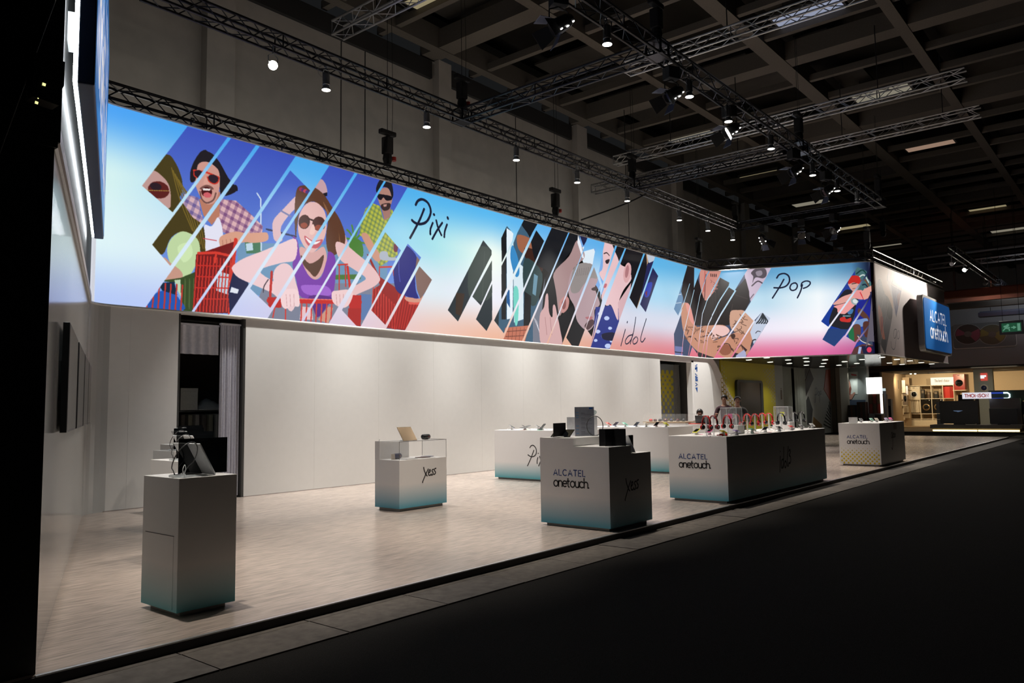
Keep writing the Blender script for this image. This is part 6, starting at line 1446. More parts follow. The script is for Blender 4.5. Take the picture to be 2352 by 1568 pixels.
# ---------------------------------------------------------------- white desk cabinets with gadgets at the back
m_tan = mat('tan_laminate', (0.40, 0.30, 0.20), rough=.5)
t = thing('gadget_cabinet', 'white cabinet with a tan top edge and low clear case behind the phone counter', 'cabinet', (18.0, 9.28, PZ))
G().box(0, 0, .04, .7, 1.21, .96).make('body', m_white, t, bevel=.003); G().box(-.012, -.01, .96, .71, 1.22, .995).make('top', m_tan, t); G().box(.04, .04, 0, .66, 1.17, .04).make('base', m_kick, t)
G().box(.01, .0, .997, .016, 1.21, 1.19).box(.01, .0, .997, .68, .006, 1.19).box(.01, 1.2, .997, .68, 1.206, 1.19).make('clear_case', m_acryl, t)
GD = [10.38, 10.251, 10.111, 9.946, 9.783, 9.597, 9.437]
for k, (y, c, r_) in enumerate(zip(GD, ('red', 'maroon', 'black', 'maroon', 'navy', 'maroon', 'black'), (.05, .045, .045, .06, .045, .05, .045))):
    t = thing('round_gadget', 'small round %s gadget, %s from the left in the clear case' % ({'maroon': 'dark red'}.get(c, c), ORD[k]), 'gadget', (18.2, y, PZ + .997), 0, 'round gadgets in the clear case')
    G().lathe([(0, 0), (r_ * .8, 0), (r_, .02), (r_ * .9, .05), (r_ * .4, .068), (0, .07)], 16).make('shell', pm(c), t, True); G().tube([(r_ * 1.02 * math.cos(a), r_ * 1.02 * math.sin(a), .024) for a in [2 * math.pi * q / 16 for q in range(16)]], .005, 5, True).make('rim', m_black, t)
t = thing('reception_desk', 'low white desk right of the gadget cabinet where a man sits', 'desk', (18.0, 8.36, PZ))
G().box(0, 0, .04, .6, .91, .90).make('body', m_white, t, bevel=.003); G().box(-.012, 0, .90, .62, .915, .925).make('top', m_white, t); G().box(.03, -.001, .05, .58, .03, .89).make('tan_end', m_tan, t); G().box(-.004, .4, .80, 0, .75, .815).make('handle', m_trim, t)
t = thing('laptop', 'open dark laptop on the reception desk', 'laptop', (18.32, 8.95, PZ + .927), math.radians(-75)); G().box(-.17, -.12, 0, .17, .12, .014).make('base', m_black, t, bevel=.003)
o = G().box(-.17, -.004, 0, .17, .004, .22).make('lid', m_black, t, bevel=.003); o.matrix_local = Matrix.Translation((0, -.12, .012)) @ Matrix.Rotation(math.radians(20), 4, 'X')
tag(G().box(-.06, -.22, 0, .06, .22, .02).box(-.05, -.2, .02, .05, .2, .026).make('red_folder', pm('coral')), 'coral red folder lying on the reception desk left end', 'folder').location = (18.2, 9.0 + .05, PZ + .927)
# ---------------------------------------------------------------- people
def skin_mesh(name, J, E, m, parent, sub=2, root=None):
    names = list(J); me = bpy.data.meshes.new(name); me.from_pydata([J[n][0] for n in names], [(names.index(a), names.index(b)) for a, b in E], [])
    o = bpy.data.objects.new(name, me); COL.objects.link(o)
    md = o.modifiers.new('skin', 'SKIN'); md.use_smooth_shade = True
    for i, n in enumerate(names):
        r = J[n][1]; me.skin_vertices[0].data[i].radius = (r, r) if not isinstance(r, tuple) else r
        me.skin_vertices[0].data[i].use_root = (n == (root or names[0]))
    s = o.modifiers.new('sub', 'SUBSURF'); s.levels = sub; s.render_levels = sub
    dg = bpy.context.evaluated_depsgraph_get(); m2 = bpy.data.meshes.new_from_object(o.evaluated_get(dg)); bpy.data.objects.remove(o)
    m2.materials.clear(); m2.materials.append(m)
    for p in m2.polygons: p.use_smooth = True
    return link(name, m2, parent)
def person(label, loc, yaw, H, top, topm, legm, hairm, skinm, seated=False, look=0, tilt=0, arms=((-.1, .3), (.1, .25)), bald=False):
    """faces local -Y"""
    t = thing('person', label, 'person', loc, yaw); k = H / 1.75
    V = lambda x, y, z: (x * k, y * k, z * k)
    hz = .93 if not seated else .50                      # hip height
    sh = hz + .50; nk = sh + .07; hc = nk + .16
    J = {'pelvis': (V(0, 0, hz), .11 * k), 'waist': (V(0, 0, hz + .16), .105 * k), 'chest': (V(0, .0, hz + .36), .125 * k), 'collar': (V(0, .01, sh), .075 * k), 'neck': (V(0, 0, nk), .05 * k),
         'jaw': (V(0, -.030, nk + .085), .058 * k), 'face': (V(0, -.012, nk + .15), .074 * k), 'crown': (V(0, .010, nk + .215), .070 * k), 'nose': (V(0, -.098, nk + .135), .013 * k)}
    E = [('pelvis', 'waist'), ('waist', 'chest'), ('chest', 'collar'), ('collar', 'neck'), ('neck', 'jaw'), ('jaw', 'face'), ('face', 'crown'), ('face', 'nose')]
    T = {'pelvis': (V(0, 0, hz - .02), .135 * k), 'waist': (V(0, 0, hz + .16), .125 * k), 'chest': (V(0, .0, hz + .36), .148 * k), 'collar': (V(0, .012, sh), .085 * k), 'necktop': (V(0, .008, sh + .055), .066 * k)}
    TE = [('pelvis', 'waist'), ('waist', 'chest'), ('chest', 'collar'), ('collar', 'necktop')]
    L = {'pelvis': (V(0, 0, hz), .135 * k)}; LE = []
    for s, nm in ((-1, 'l'), (1, 'r')):
        out_, fwd = arms[0 if s < 0 else 1]
        shd = (s * .185, .01, sh - .03); el = (s * (.23 + abs(out_) * .3), .02 - fwd * .18, sh - .31); wr = (s * (.21 + abs(out_) * .2 - fwd * .12), -.06 - fwd * .55, sh - .44 + fwd * .42)
        J.update({nm + 'sh': (V(*shd), .055 * k), nm + 'el': (V(*el), .040 * k), nm + 'wr': (V(*wr), .028 * k)}); E += [('collar', nm + 'sh'), (nm + 'sh', nm + 'el'), (nm + 'el', nm + 'wr')]
        d = (Vector(wr) - Vector(el)).normalized(); side = d.cross(Vector((0, 0, 1))).normalized() if abs(d.z) < .95 else Vector((1, 0, 0))
        pm_ = Vector(wr) + d * .06; J[nm + 'palm'] = (V(*pm_), (.034 * k, .020 * k)); E.append((nm + 'wr', nm + 'palm'))
        for q, (w_, ln) in enumerate(((-.028, .065), (-.010, .078), (.009, .074), (.027, .058))):
            b0 = pm_ + d * .035 + side * w_; b1 = b0 + d * ln * .55 + Vector((0, 0, -.008)); b2 = b1 + d * ln * .42 + Vector((0, 0, -.022))
            for z_, P in (('a', b0), ('b', b1), ('c', b2)): J['%sf%d%s' % (nm, q, z_)] = (V(*P), .0088 * k)
            E += [(nm + 'palm', '%sf%da' % (nm, q)), ('%sf%da' % (nm, q), '%sf%db' % (nm, q)), ('%sf%db' % (nm, q), '%sf%dc' % (nm, q))]
        th = Vector(wr) + d * .035 - side * s * -.035; th2 = th + d * .045 + side * s * .022
        J[nm + 'th1'] = (V(*th), .012 * k); J[nm + 'th2'] = (V(*th2), .009 * k); E += [(nm + 'palm', nm + 'th1'), (nm + 'th1', nm + 'th2')]
        cf = Vector(el).lerp(Vector(wr), .88)
        T.update({nm + 'sh': (V(*shd), .072 * k), nm + 'el': (V(*el), .056 * k), nm + 'cf': (V(*cf), .043 * k)}); TE += [('collar', nm + 'sh'), (nm + 'sh', nm + 'el'), (nm + 'el', nm + 'cf')]
        if seated: kn = (s * .11, -.42, .47); an = (s * .11, -.40, .09)
        else: kn = (s * .095, -.01, .50); an = (s * .10, .02, .09)
        hp = (s * .09, 0, hz - .06); toe = (an[0], an[1] - .17, .035)
        J.update({nm + 'hp': (V(*hp), .085 * k), nm + 'kn': (V(*kn), .055 * k), nm + 'an': (V(*an), .038 * k), nm + 'toe': (V(*toe), .033 * k)}); E += [('pelvis', nm + 'hp'), (nm + 'hp', nm + 'kn'), (nm + 'kn', nm + 'an'), (nm + 'an', nm + 'toe')]
        L.update({nm + 'hp': (V(*hp), .108 * k), nm + 'kn': (V(*kn), .075 * k), nm + 'an': (V(an[0], an[1], .11), .062 * k)}); LE += [('pelvis', nm + 'hp'), (nm + 'hp', nm + 'kn'), (nm + 'kn', nm + 'an')]
        G().add(*(lambda g: (g.v, g.f))(G().box(k * (an[0] - .05), k * (an[1] - .22), 0, k * (an[0] + .05), k * (an[1] + .07), k * .085))).make('shoe', m_black, t, True, bevel=.03 * k)
    skin_mesh('body', J, E, skinm, t); skin_mesh(top, T, TE, topm, t); skin_mesh('trousers', L, LE, legm, t)
    # hair, ears, eyes, mouth
    c = Vector(V(0, .014, nk + .180)); r0 = .098 * k; v = []; f = []; N = 18; M = 9
    for j in range(M):
        ph = math.pi / 2 * (1.25 * j / (M - 1))
        for i in range(N):
            a = 2 * math.pi * i / N; fr = -math.sin(a)          # front is -Y
            cut = ph * (1 - (.42 if not bald else .55) * max(0, fr))
            v.append((c.x + r0 * .92 * math.sin(cut) * math.cos(a), c.y + r0 * 1.08 * math.sin(cut) * math.sin(a), c.z + r0 * (1.02 if not bald else .9) * math.cos(cut)))
    for j in range(M - 1):
        for i in range(N): f.append((j * N + i, j * N + (i + 1) % N, j * N + N + (i + 1) % N, j * N + N + i))
    o = G().add(v, f).make('hair', hairm, t, True); md = o.modifiers.new('thick', 'SOLIDIFY'); md.thickness = .012
    g = G()
    for s in (-1, 1): g.lathe([(0, -.012), (.012, -.008), (.016, 0), (.012, .008), (0, .012)], 8, V(s * .078, .012, nk + .135))
    g.make('ears', skinm, t, True)
    g = G()
    for s in (-1, 1): g.lathe([(0, -.006), (.009, -.003), (.009, .003), (0, .006)], 8, V(s * .030, -.082, nk + .155)); g.box(*V(s * .030 - .018, -.087, nk + .170), *V(s * .030 + .018, -.078, nk + .177))
    g.make('eyes', m_ink, t); G().box(*V(-.024, -.090, nk + .090), *V(.024, -.080, nk + .097)).make('mouth', mat('lip', (0.18, 0.05, 0.045)), t)
    return t
m_sk1 = mat('tan_skin', (0.30, 0.155, 0.10), rough=.55, var=.05); m_sk2 = mat('brown_skin', (0.22, 0.11, 0.075), rough=.55, var=.05)
m_hair = mat('black_hair', (0.008, 0.007, 0.006), rough=.5)
m_shirt = mat('maroon_check_shirt', (0.045, 0.016, 0.022), rough=.85, var=.6, scale=26); m_jack = mat('black_jacket', (0.010, 0.010, 0.011), rough=.7); m_trou = mat('dark_trousers', (0.012, 0.012, 0.015), rough=.85)
P1, P2, P3 = (19.664, 8.985, 1.497), (18.452, 8.089, 1.492), (19.246, 9.22, 1.159)
person('man in a dark red checked shirt standing behind the reception desk, head bowed', (P1[0], P1[1], PZ), math.radians(-78), 1.65, 'shirt', m_shirt, m_trou, m_hair, m_sk1, arms=((.1, .55), (.1, .5)))
person('man in a black jacket seen from the side, receding hair, standing beside the other', (P2[0], P2[1], PZ), math.radians(-60), 1.60, 'jacket', m_jack, m_trou, m_hair, m_sk2, arms=((.1, .2), (.1, .2)), bald=True)
person('seated dark haired man leaning over the reception desk', (19.15, 9.45, PZ), math.radians(-60), 1.70, 'sweater', m_jack, m_trou, m_hair, m_sk2, seated=True, arms=((.1, .6), (.1, .6)))
t = thing('desk_stool', 'dark stool under the seated man', 'stool', (19.15, 9.45, PZ)); G().lathe([(0, .36), (.16, .36), (.17, .38), (.16, .40), (0, .40)], 16).make('seat', m_black, t, True); G().cyl((0, 0, .02), (0, 0, .36), .025, 8).make('post', m_can, t); G().lathe([(0, 0), (.2, 0), (.2, .02), (0, .03)], 16).make('foot', m_black, t)
# ---------------------------------------------------------------- appliance stand across the far aisle
m_sand = mat('sand_floor', (0.42, 0.31, 0.19), rough=.5); m_cream = mat('cream_wall', (0.55, 0.42, 0.27), rough=.7); m_tanw = mat('tan_wall', (0.34, 0.24, 0.14), rough=.7)
m_grey = mat('mid_grey_board', (0.26, 0.26, 0.27), rough=.7); m_off = mat('cream_white', (0.72, 0.63, 0.48), rough=.5)
struct(G().box(41.4, -10, HF, 61.9, 13.9, .10).make('floor_far', m_sand))
struct(G().box(41.2, -10, HF, 41.41, 13.9, .095).make('trim_5', m_dark))
struct(G().box(52.3, -10, .1, 52.6, 13.9, 4.2).make('wall_far_stand', m_cream))
struct(G().box(46.0, -10, 3.32, 46.3, 9.4, 6.9).make('wall_fascia', m_grey))
struct(G().box(46.0, -10, 3.2, 52.6, 13.9, 3.32).make('ceiling_far_stand', m_dark))
struct(G().box(47.0, 12.05, .1, 52.3, 12.15, 3.2).make('wall_far_side', m_cream))
for y, p in ((11.6, 190), (9.2, 240), (6.5, 160), (3.5, 130)): lamp('SPOT', 'stand_spot', (49.2, y, 3.1), p, (1, .78, .48), (52.0, y - .3, 1.4), .08, 120, .8)
lamp('AREA', 'stand_light', (45.0, 6.5, 3.1), 40, (1, .85, .6), (45.5, 6.5, 0), 2.0)
lamp('AREA', 'fascia_glow', (43.0, 5.0, 7.4), 30, (.9, .93, 1.0), (46, 5, 4.6), 1.5)
# bench with light strip and screens
t = thing('display_bench', 'long low bench with a glowing yellow strip under its front', 'bench', (42.0, 5.02, .10))
G().box(.05, 0, .14, 1.2, 3.72, .31).make('top', mat('grey_bench_top', (0.30, 0.29, 0.28), rough=.5), t, bevel=.01); G().box(.16, .06, .03, 1.1, 3.66, .14).make('front', m_tanw, t); G().box(.2, .1, 0, 1.05, 3.6, .03).make('base', m_dark, t)
G().box(.13, .08, .012, .158, 1.72, .075).make('light_strip', glow('yellow_white_strip', (1.0, 0.88, 0.42), 3.2, True), t); G().box(.13, 1.76, .012, .158, 3.62, .075).make('light_strip', MATS['yellow_white_strip'], t)
def tv(label, y0, y1, z0, z1, x=42.5, back=None):
    t = thing('television', label, 'television', (x, (y0 + y1) / 2, z0)); w = (y1 - y0) / 2; h = z1 - z0
    G().box(-.03, -w, 0, .03, w, h).make('shell', m_black, t, bevel=.006); G().box(-.034, -w + .02, .02, -.0305, w - .02, h - .02).make('glass', mat('black_tv_glass', (0.003, 0.003, 0.004), rough=.3), t)
    if z0 > .41: G().box(-.03, -.25, .41 - z0, .05, .25, 0).make('stand', m_black, t)
    else: G().box(-.12, -w * .5, -.004, .12, w * .5, 0).make('stand', m_black, t)
    return t
t = tv('large black television on the glowing bench, left one', 6.73, 8.36, .46, 1.54)
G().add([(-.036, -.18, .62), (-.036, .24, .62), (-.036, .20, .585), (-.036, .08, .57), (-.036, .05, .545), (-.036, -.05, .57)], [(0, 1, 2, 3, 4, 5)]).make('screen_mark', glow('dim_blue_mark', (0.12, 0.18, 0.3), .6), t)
tv('black television on the glowing bench, right one', 5.18, 6.29, .46, 1.16)
t = tv('black television cut by the right picture edge', 4.1, 5.2, .80, 1.48, x=43.6); G().box(-.02, -.3, -.70, .04, .3, -.36).make('stand_foot', m_black, t)
t = thing('white_stand_block', 'grey white block behind the right television', 'block', (43.2, 5.75, .1)); G().box(0, -.62, 0, .4, .62, 1.50).make('block', m_grey, t, bevel=.004); G().box(-.005, -.60, 1.48, .405, .60, 1.53).make('cap', MATS['mid_grey_board'], t)
t = thing('white_counter', 'pale counter with a small lit spot at the right edge', 'counter', (42.2, 4.2, .1)); G().box(0, -.6, 0, .8, .72, .78).make('body', m_off, t, bevel=.005); G().box(.05, -.55, .78, .75, .67, .81).make('top', m_white, t); G().lathe([(0, 0), (.035, 0), (.035, .05), (0, .06)], 10, (.05, .42, .81)).make('lit_knob', glow('lit_knob', (1, 1, .9), 3), t); G().box(-.02, -.6, .1, 0, .6, .17).make('light_strip', MATS['yellow_white_strip'], t)
# brand sign and lit loop
t = thing('brand_sign', 'white lit sign board with red capital lettering above the televisions', 'sign', (43.0, 7.0, 1.98), 0)
sy0, sy1 = 6.257, 7.453; sz0, sz1 = 1.628, 1.928
t.location = (43.0, (sy0 + sy1) / 2, (sz0 + sz1) / 2); hw_, hh_ = (sy1 - sy0) / 2, (sz1 - sz0) / 2
G().box(0, -hw_, -hh_, .12, hw_, hh_).make('box', glow('lit_white_board', (0.78, 0.76, 0.84), .92), t)
g = G(); write(g, 'THOMSON', hh_ * .95, .035, lambda u, v: (-.003, hw_ * .82 - u, -hh_ * .48 + v), 0, 0, .26, hw_ * 1.64); g.make('red_lettering', glow('dim_red_letters', (0.36, 0.05, 0.05), .8), t)
G().box(.02, -.08, -1.85, .1, .08, -hh_).make('post', m_dark, t)
t = thing('lit_loop', 'rounded loop of blue and white light beside the brand sign', 'light', (43.6, 0, 0))
ly = [6.345, 5.827, 5.581]; lz0, lz1 = 1.62, 1.889
for z in (lz0, lz1): G().cyl((0, ly[0], z), (0, ly[1], z), .03, 8).make('blue_bar', glow('blue_tube', (0.02, 0.06, 0.45), 1.0), t)
G().tube([(0, ly[1], lz1), (0, ly[2] + .08, lz1), (0, ly[2], lz1 - .07), (0, ly[2], lz0 + .07), (0, ly[2] + .08, lz0), (0, ly[1], lz0)], .035, 8).make('white_bend', glow('white_tube', (0.75, 0.95, 1.0), 1.4), t)
G().box(.05, ly[2] - 1.2, lz0 - .12, .1, ly[0] + .1, lz1 + .12).make('back_board', mat('dark_green_board', (0.05, 0.08, 0.06), rough=.6), t); G().box(.02, ly[2] - .5, .1, .12, ly[2] - .3, lz0 - .1).make('post', m_dark, t)
G().box(-.02, ly[2] - .3, lz0 - .13, .03, ly[1], lz0 - .09).make('green_strip', glow('green_strip', (0.02, 0.5, 0.1), .7), t); G().box(-.03, ly[2] - 1.2, lz0 - .2, .03, ly[2] - .62, lz0 - .02).make('pale_green_lamp', glow('pale_green', (0.65, 0.95, 0.45), 1.0), t)
t = thing('dark_tower', 'black block standing behind the left television under the sign', 'block', (44.2, 7.5, .1)); G().box(0, -.3, 0, .4, .35, 1.75).make('block', m_matblack, t, bevel=.01); G().box(-.05, -.35, 0, .45, .40, .04).make('foot', m_matblack, t)
t = thing('grey_crate_stack', 'stack of small grey blocks left of the left television', 'blocks', (42.9, 8.45, .1))
for k in range(5): G().box(0, -.12 + .01 * (k % 2), .28 * k, .25, .14, .28 * k + .27).make('block', m_grey, t, bevel=.006)
# award column
t = thing('award_column', 'pale column with a red award sign and an appliance picture', 'column', (48.0, 0, .1))
cy0, cy1 = 6.856, 7.738; G().box(0, cy0, 0, .4, cy1, 3.1).make('column', mat('pale_green_grey', (0.40, 0.43, 0.40), rough=.6), t); G().box(-.02, cy0 - .02, 0, .42, cy1 + .02, .1).make('base', m_grey, t)
r0, r1 = (48.0, 7.089, 2.597), (48.0, 7.398, 2.99)
G().box(-.05, r0[1], r0[2] - .1, 0, r1[1], r1[2] - .1).make('red_sign', glow('lit_red', (0.62, 0.07, 0.05), .9), t); cyy, czz = (r0[1] + r1[1]) / 2, (r0[2] + r1[2]) / 2 - .1
g = G(); s = (r1[1] - r0[1])
for a in (.30, .14): g.box(-.054, cyy + s * a - .02, czz - s * .28, -.051, cyy + s * a + .07, czz + s * .28)
g.box(-.054, cyy - s * .06, czz - s * .28, -.051, cyy + s * .10, czz + s * .28).box(-.054, cyy - s * .34, czz - s * .02, -.051, cyy - s * .06, czz + s * .28)
g.make('white_mark', glow('lit_white_mark', (0.9, 0.9, 0.9), 1.0), t)
a0 = (48.0, 7.278, 2.268); G().box(-.02, a0[1] - .24, a0[2] - .45, 0, a0[1] + .24, a0[2] + .18).make('picture', mat('pale_blue_picture', (0.36, 0.42, 0.44), rough=.5), t)
for r_, m in ((.20, m_white), (.13, mat('deep_blue', (0.015, 0.03, 0.12), rough=.4))):
    o = G().lathe([(0, 0), (r_, 0), (r_, .008), (0, .012)], 18).make('round_door', m, t, True); o.matrix_local = Matrix.Translation((-.022 - (.2 - r_) * .1, a0[1], a0[2] - .16)) @ Matrix.Rotation(-math.pi / 2, 4, 'Y')
# shelf wall with washing machines
t = thing('shelf_unit', 'white grid shelf unit holding washing machines in the warm lit stand', 'shelf', (52.25, 0, .1))
SX = 51.62 - 52.25
ycol = [11.807, 11.176, 10.556, 9.946, 9.368]
zr = [0.502 - .1, 0.811 - .1, 1.702 - .1, 2.479 - .1]
for y in ycol: G().box(SX, y - .018, 0, 0, y + .018, zr[3]).make('upright', m_off, t)
for i in range(4):
    for j in range(4): G().box(SX + .01, ycol[i + 1] + .018, zr[j] - .018, 0, ycol[i] - .018, zr[j] + .018).make('shelf', m_off, t)
G().box(SX - .02, ycol[-1], 0, SX, ycol[0] + .2, zr[0] - .05).make('plinth', m_off, t)
def washer(label, y, z, c, drum, w=.60, h=.84, x=51.66):
    t = thing('washing_machine', label, 'washing machine', (x, y, z), 0, 'washing machines in the far stand')
    G().box(0, -w / 2, 0, .5, w / 2, h).make('cabinet', c, t, bevel=.01); G().box(-.004, -w / 2 + .02, h - .12, 0, w / 2 - .02, h - .02).make('control_panel', c, t); G().box(-.008, -.05, h - .09, 0, .06, h - .06).make('display', m_ink, t)
    for r_, m, d in ((.20, drum, 0), (.145, m_screen, -.012)):
        o = G().lathe([(0, 0), (r_, 0), (r_ * .96, .014), (0, .03)], 20).make('door_ring' if d == 0 else 'door_glass', m, t, True); o.matrix_local = Matrix.Translation((d, 0, h * .44)) @ Matrix.Rotation(-math.pi / 2, 4, 'Y')
    o = G().lathe([(0, 0), (.03, 0), (.03, .015), (0, .02)], 12).make('dial', m_pale, t); o.matrix_local = Matrix.Translation((0, -.18, h - .07)) @ Matrix.Rotation(-math.pi / 2, 4, 'Y')
    return t
mid = lambda i: (ycol[i] + ycol[i + 1]) / 2
bw_ = abs(ycol[0] - ycol[1]) - .05
m_bw = mat('black_enamel', (0.012, 0.010, 0.008), rough=.25); m_rw = mat('red_enamel', (0.36, 0.02, 0.01), rough=.3); m_chr = mat('brass_ring', (0.35, 0.24, 0.12), rough=.3, metal=.6)
washer('white washing machine in the left column of the shelf wall', mid(0), .1 + zr[2] - .10 + .02, m_off, m_white, bw_, zr[3] - zr[2] - .05 + .08)
washer('black washing machine in the lower second column of the shelf wall', mid(1), .1 + zr[1] + .02, m_bw, m_chr, bw_, zr[2] - zr[1] - .04)
washer('black washing machine in the lower third column, half hidden by the television', mid(2), .1 + zr[1] + .02, m_bw, m_chr, bw_, zr[2] - zr[1] - .04)
t = thing('red_shelf_box', 'red box panel in the fourth column of the shelf wall', 'box', (51.75, mid(3), .1 + zr[2] - .12)); G().box(0, -bw_ / 2, .14, .35, bw_ / 2, .82).make('box', m_rw, t, bevel=.005); G().box(-.004, -bw_ * .1, .16, 0, bw_ * .38, .80).make('brighter_face', mat('bright_red', (0.55, 0.02, 0.01), rough=.5), t)
zt_ = .1 + zr[3]
washer('red washing machine at the top right of the shelf wall', 9.075, .1 + zr[3] - .30, m_rw, m_bw, bw_, .92)
t = thing('washer_shelf', 'cream bracket shelf under the red washing machine', 'shelf', (51.65, 9.075, .1 + zr[3] - .34)); G().box(0, -.34, 0, .6, .34, .038).make('board', m_off, t); G().box(.4, -.03, -.3, .6, .03, 0).make('bracket', m_off, t)
b0, b1 = (51.6, 10.543, 2.325), (51.6, 9.353, 2.762)
t = thing('slogan_board', 'white lit board with faint slogan lettering over the shelf wall', 'sign', (51.6, (b0[1] + b1[1]) / 2, zt_ + .02)); hb = (b0[1] - b1[1]) / 2; hz_ = b1[2] - b0[2]
G().box(0, -hb, 0, .3, hb, hz_).make('board', glow('lit_cream_board', (1.0, 0.93, 0.75), 1.0), t); g = G(); write(g, 'THE', .12, .02, lambda u, v: (-.003, hb * .62 - u, hz_ * .40 + v), 0, 0, .2); 
g = G(); st, tw = text_strokes('T', .14, .1); x_c = 0
write(g, 'The best choice', .15, .018, lambda u, v: (-.003, hb * .64 - u, hz_ * .40 + v), 0, 0, .16, hb * 1.28); g.make('faint_lettering', mat('faint_letters', (0.42, 0.36, 0.26), rough=.6), t)
for k, (i, a, b, h, c) in enumerate(((1, .05, .2, .52, 'dark_grey_board'), (1, .38, .52, .38, 'brown_box'), (2, .12, .30, .42, 'dark_grey_board'), (2, .36, .55, .20, 'brown_box'))):
    t = thing('shelf_package', ('dark slim package at the left of the upper second shelf column', 'brown package at the right of the upper second shelf column', 'dark package in the upper third shelf column', 'low brown package in the upper third shelf column')[k], 'package', (51.8, ycol[i] - (a + b) / 2, .1 + zr[2] + .02)); w = (b - a) / 2
    G().box(0, -w, 0, .3, w, h).make('box', mat(c, (0.10, 0.06, 0.04), rough=.7), t, bevel=.005); G().box(-.003, -w * .8, h * .6, 0, w * .8, h * .9).make('label_patch', mat('dull_label', (0.2, 0.15, 0.1)), t)
t = thing('hanging_towels', 'row of cream towels hanging in the lower left shelf column', 'towels', (51.75, mid(0), .1 + zr[1] - .55))
for k in range(6): G().box(.02 * (k % 2), bw_ / 2 - .02 - (k + 1) * bw_ / 6.3, .62 - .0, .06 + .02 * (k % 2), bw_ / 2 - .03 - k * bw_ / 6.3, 1.42 - .05 * (k % 3)).make('towel', m_off, t, bevel=.01)
G().box(.0, -bw_ / 2, 1.40, .1, bw_ / 2, 1.45).make('rail', m_tanw, t)
# wall of cream boxes and framed pictures
r = random.Random(12); k = 0
for (x1, y1, x2, y2) in ((2053, 896, 2062, 908), (2063, 893, 2071, 903), (2057, 904, 2064, 918), (2062, 906, 2075, 917), (2054, 918, 2061, 930), (2063, 919, 2070, 934), (2070, 921, 2079, 932), (2057, 934, 2066, 946), (2066, 937, 2074, 952), (2074, 934, 2083, 946), (2058, 948, 2066, 960), (2067, 953, 2076, 964), (2076, 948, 2084, 962)):
    k += 1
    globals()['_bx%d' % k] = None
CB = [(51.0, 12.356, 2.079), (51.0, 12.109, 2.178), (51.0, 12.295, 1.843), (51.0, 12.103, 1.839), (51.0, 12.385, 1.506), (51.0, 12.172, 1.424), (51.0, 11.955, 1.447), (51.0, 12.31, 1.088), (51.0, 12.1, 0.956), (51.0, 11.879, 1.084), (51.0, 12.305, 0.724), (51.0, 12.094, 0.619), (51.0, 11.875, 0.696)]
t = thing('box_wall', 'wall display of stacked cream boxes in the far left of the warm stand', 'display', (51.0, 0, .1))
G().box(.5, 11.685, 0, .55, 12.55, 2.9).make('back_board', m_cream, t)
for p in CB:
    w, h, d = r.uniform(.09, .15), r.uniform(.13, .19), r.uniform(.15, .5)
    G().box(.5 - d, p[1] - w, p[2] - .1 - h, .5, p[1] + w, p[2] - .1 + h).make('cream_box', m_off, t, bevel=.008)
for k, (p, q, c, lab) in enumerate((((50.4, 12.28, 2.825), (50.4, 12.032, 2.3), (0.07, 0.06, 0.07), 'dark framed picture with a pale oval in the far stand'), ((50.4, 11.839, 2.81), (50.4, 11.664, 2.086), (0.62, 0.58, 0.52), 'white upright picture in the far stand'), ((50.4, 11.644, 2.47), (50.4, 11.529, 1.955), (0.55, 0.56, 0.66), 'pale blue narrow picture in the far stand'), ((50.4, 11.833, 2.012), (50.4, 11.584, 1.342), (0.16, 0.12, 0.09), 'brown cabinet front with a round window in the far stand'))):
    t = thing('wall_picture', lab, 'picture', (50.4, (p[1] + q[1]) / 2, (p[2] + q[2]) / 2)); w, h = abs(p[1] - q[1]) / 2, (p[2] - q[2]) / 2
    G().box(0, -w, -h, .05, w, h).make('board', mat('picture_%d' % k, c, rough=.6), t); G().box(-.003, -w, -h - .02, .05, w, -h).make('lower_rim', m_off, t); G().box(.05, -.02, -.02, 1.1, .02, .02).make('bracket', m_tanw, t)
    if k in (0, 3): o = G().lathe([(0, 0), (1, 0), (.95, .01), (0, .02)], 16).make('round_mark', m_white if k == 0 else m_screen, t); o.matrix_local = Matrix.Translation((-.004, 0, .05)) @ Matrix.Rotation(-math.pi / 2, 4, 'Y') @ Matrix.Diagonal((h * .55, w * .6, 1, 1))
for k, (p, lit) in enumerate((((50.8, 11.414, 3.203), 1), ((50.8, 11.179, 3.194), 1), ((50.8, 10.849, 3.245), 0), ((50.8, 10.48, 3.231), 0), ((50.8, 10.16, 3.218), 0))):
    t = thing('track_spot', '%s track spot from the left in the warm stand, %s' % (ORD[k], 'lit' if lit else 'unlit'), 'spotlight', (p[0], p[1], p[2]), 0, 'track spots in the far stand')
    G().cyl((0, 0, 0), (.14, 0, .06), .05, 10).make('head', m_black, t); G().cyl((.1, 0, .04), (.1, 0, 3.2 - p[2]), .012, 6).make('stem', m_black, t)
    o = G().lathe([(0, 0), (.055, 0), (.055, .01), (0, .01)], 14).make('lens', glow('warm_lens', (1, .9, .65), 6) if lit else m_screen, t); o.matrix_local = Matrix.Translation((-.002, 0, 0)) @ Matrix.Rotation(-math.pi / 2 - .4, 4, 'Y')
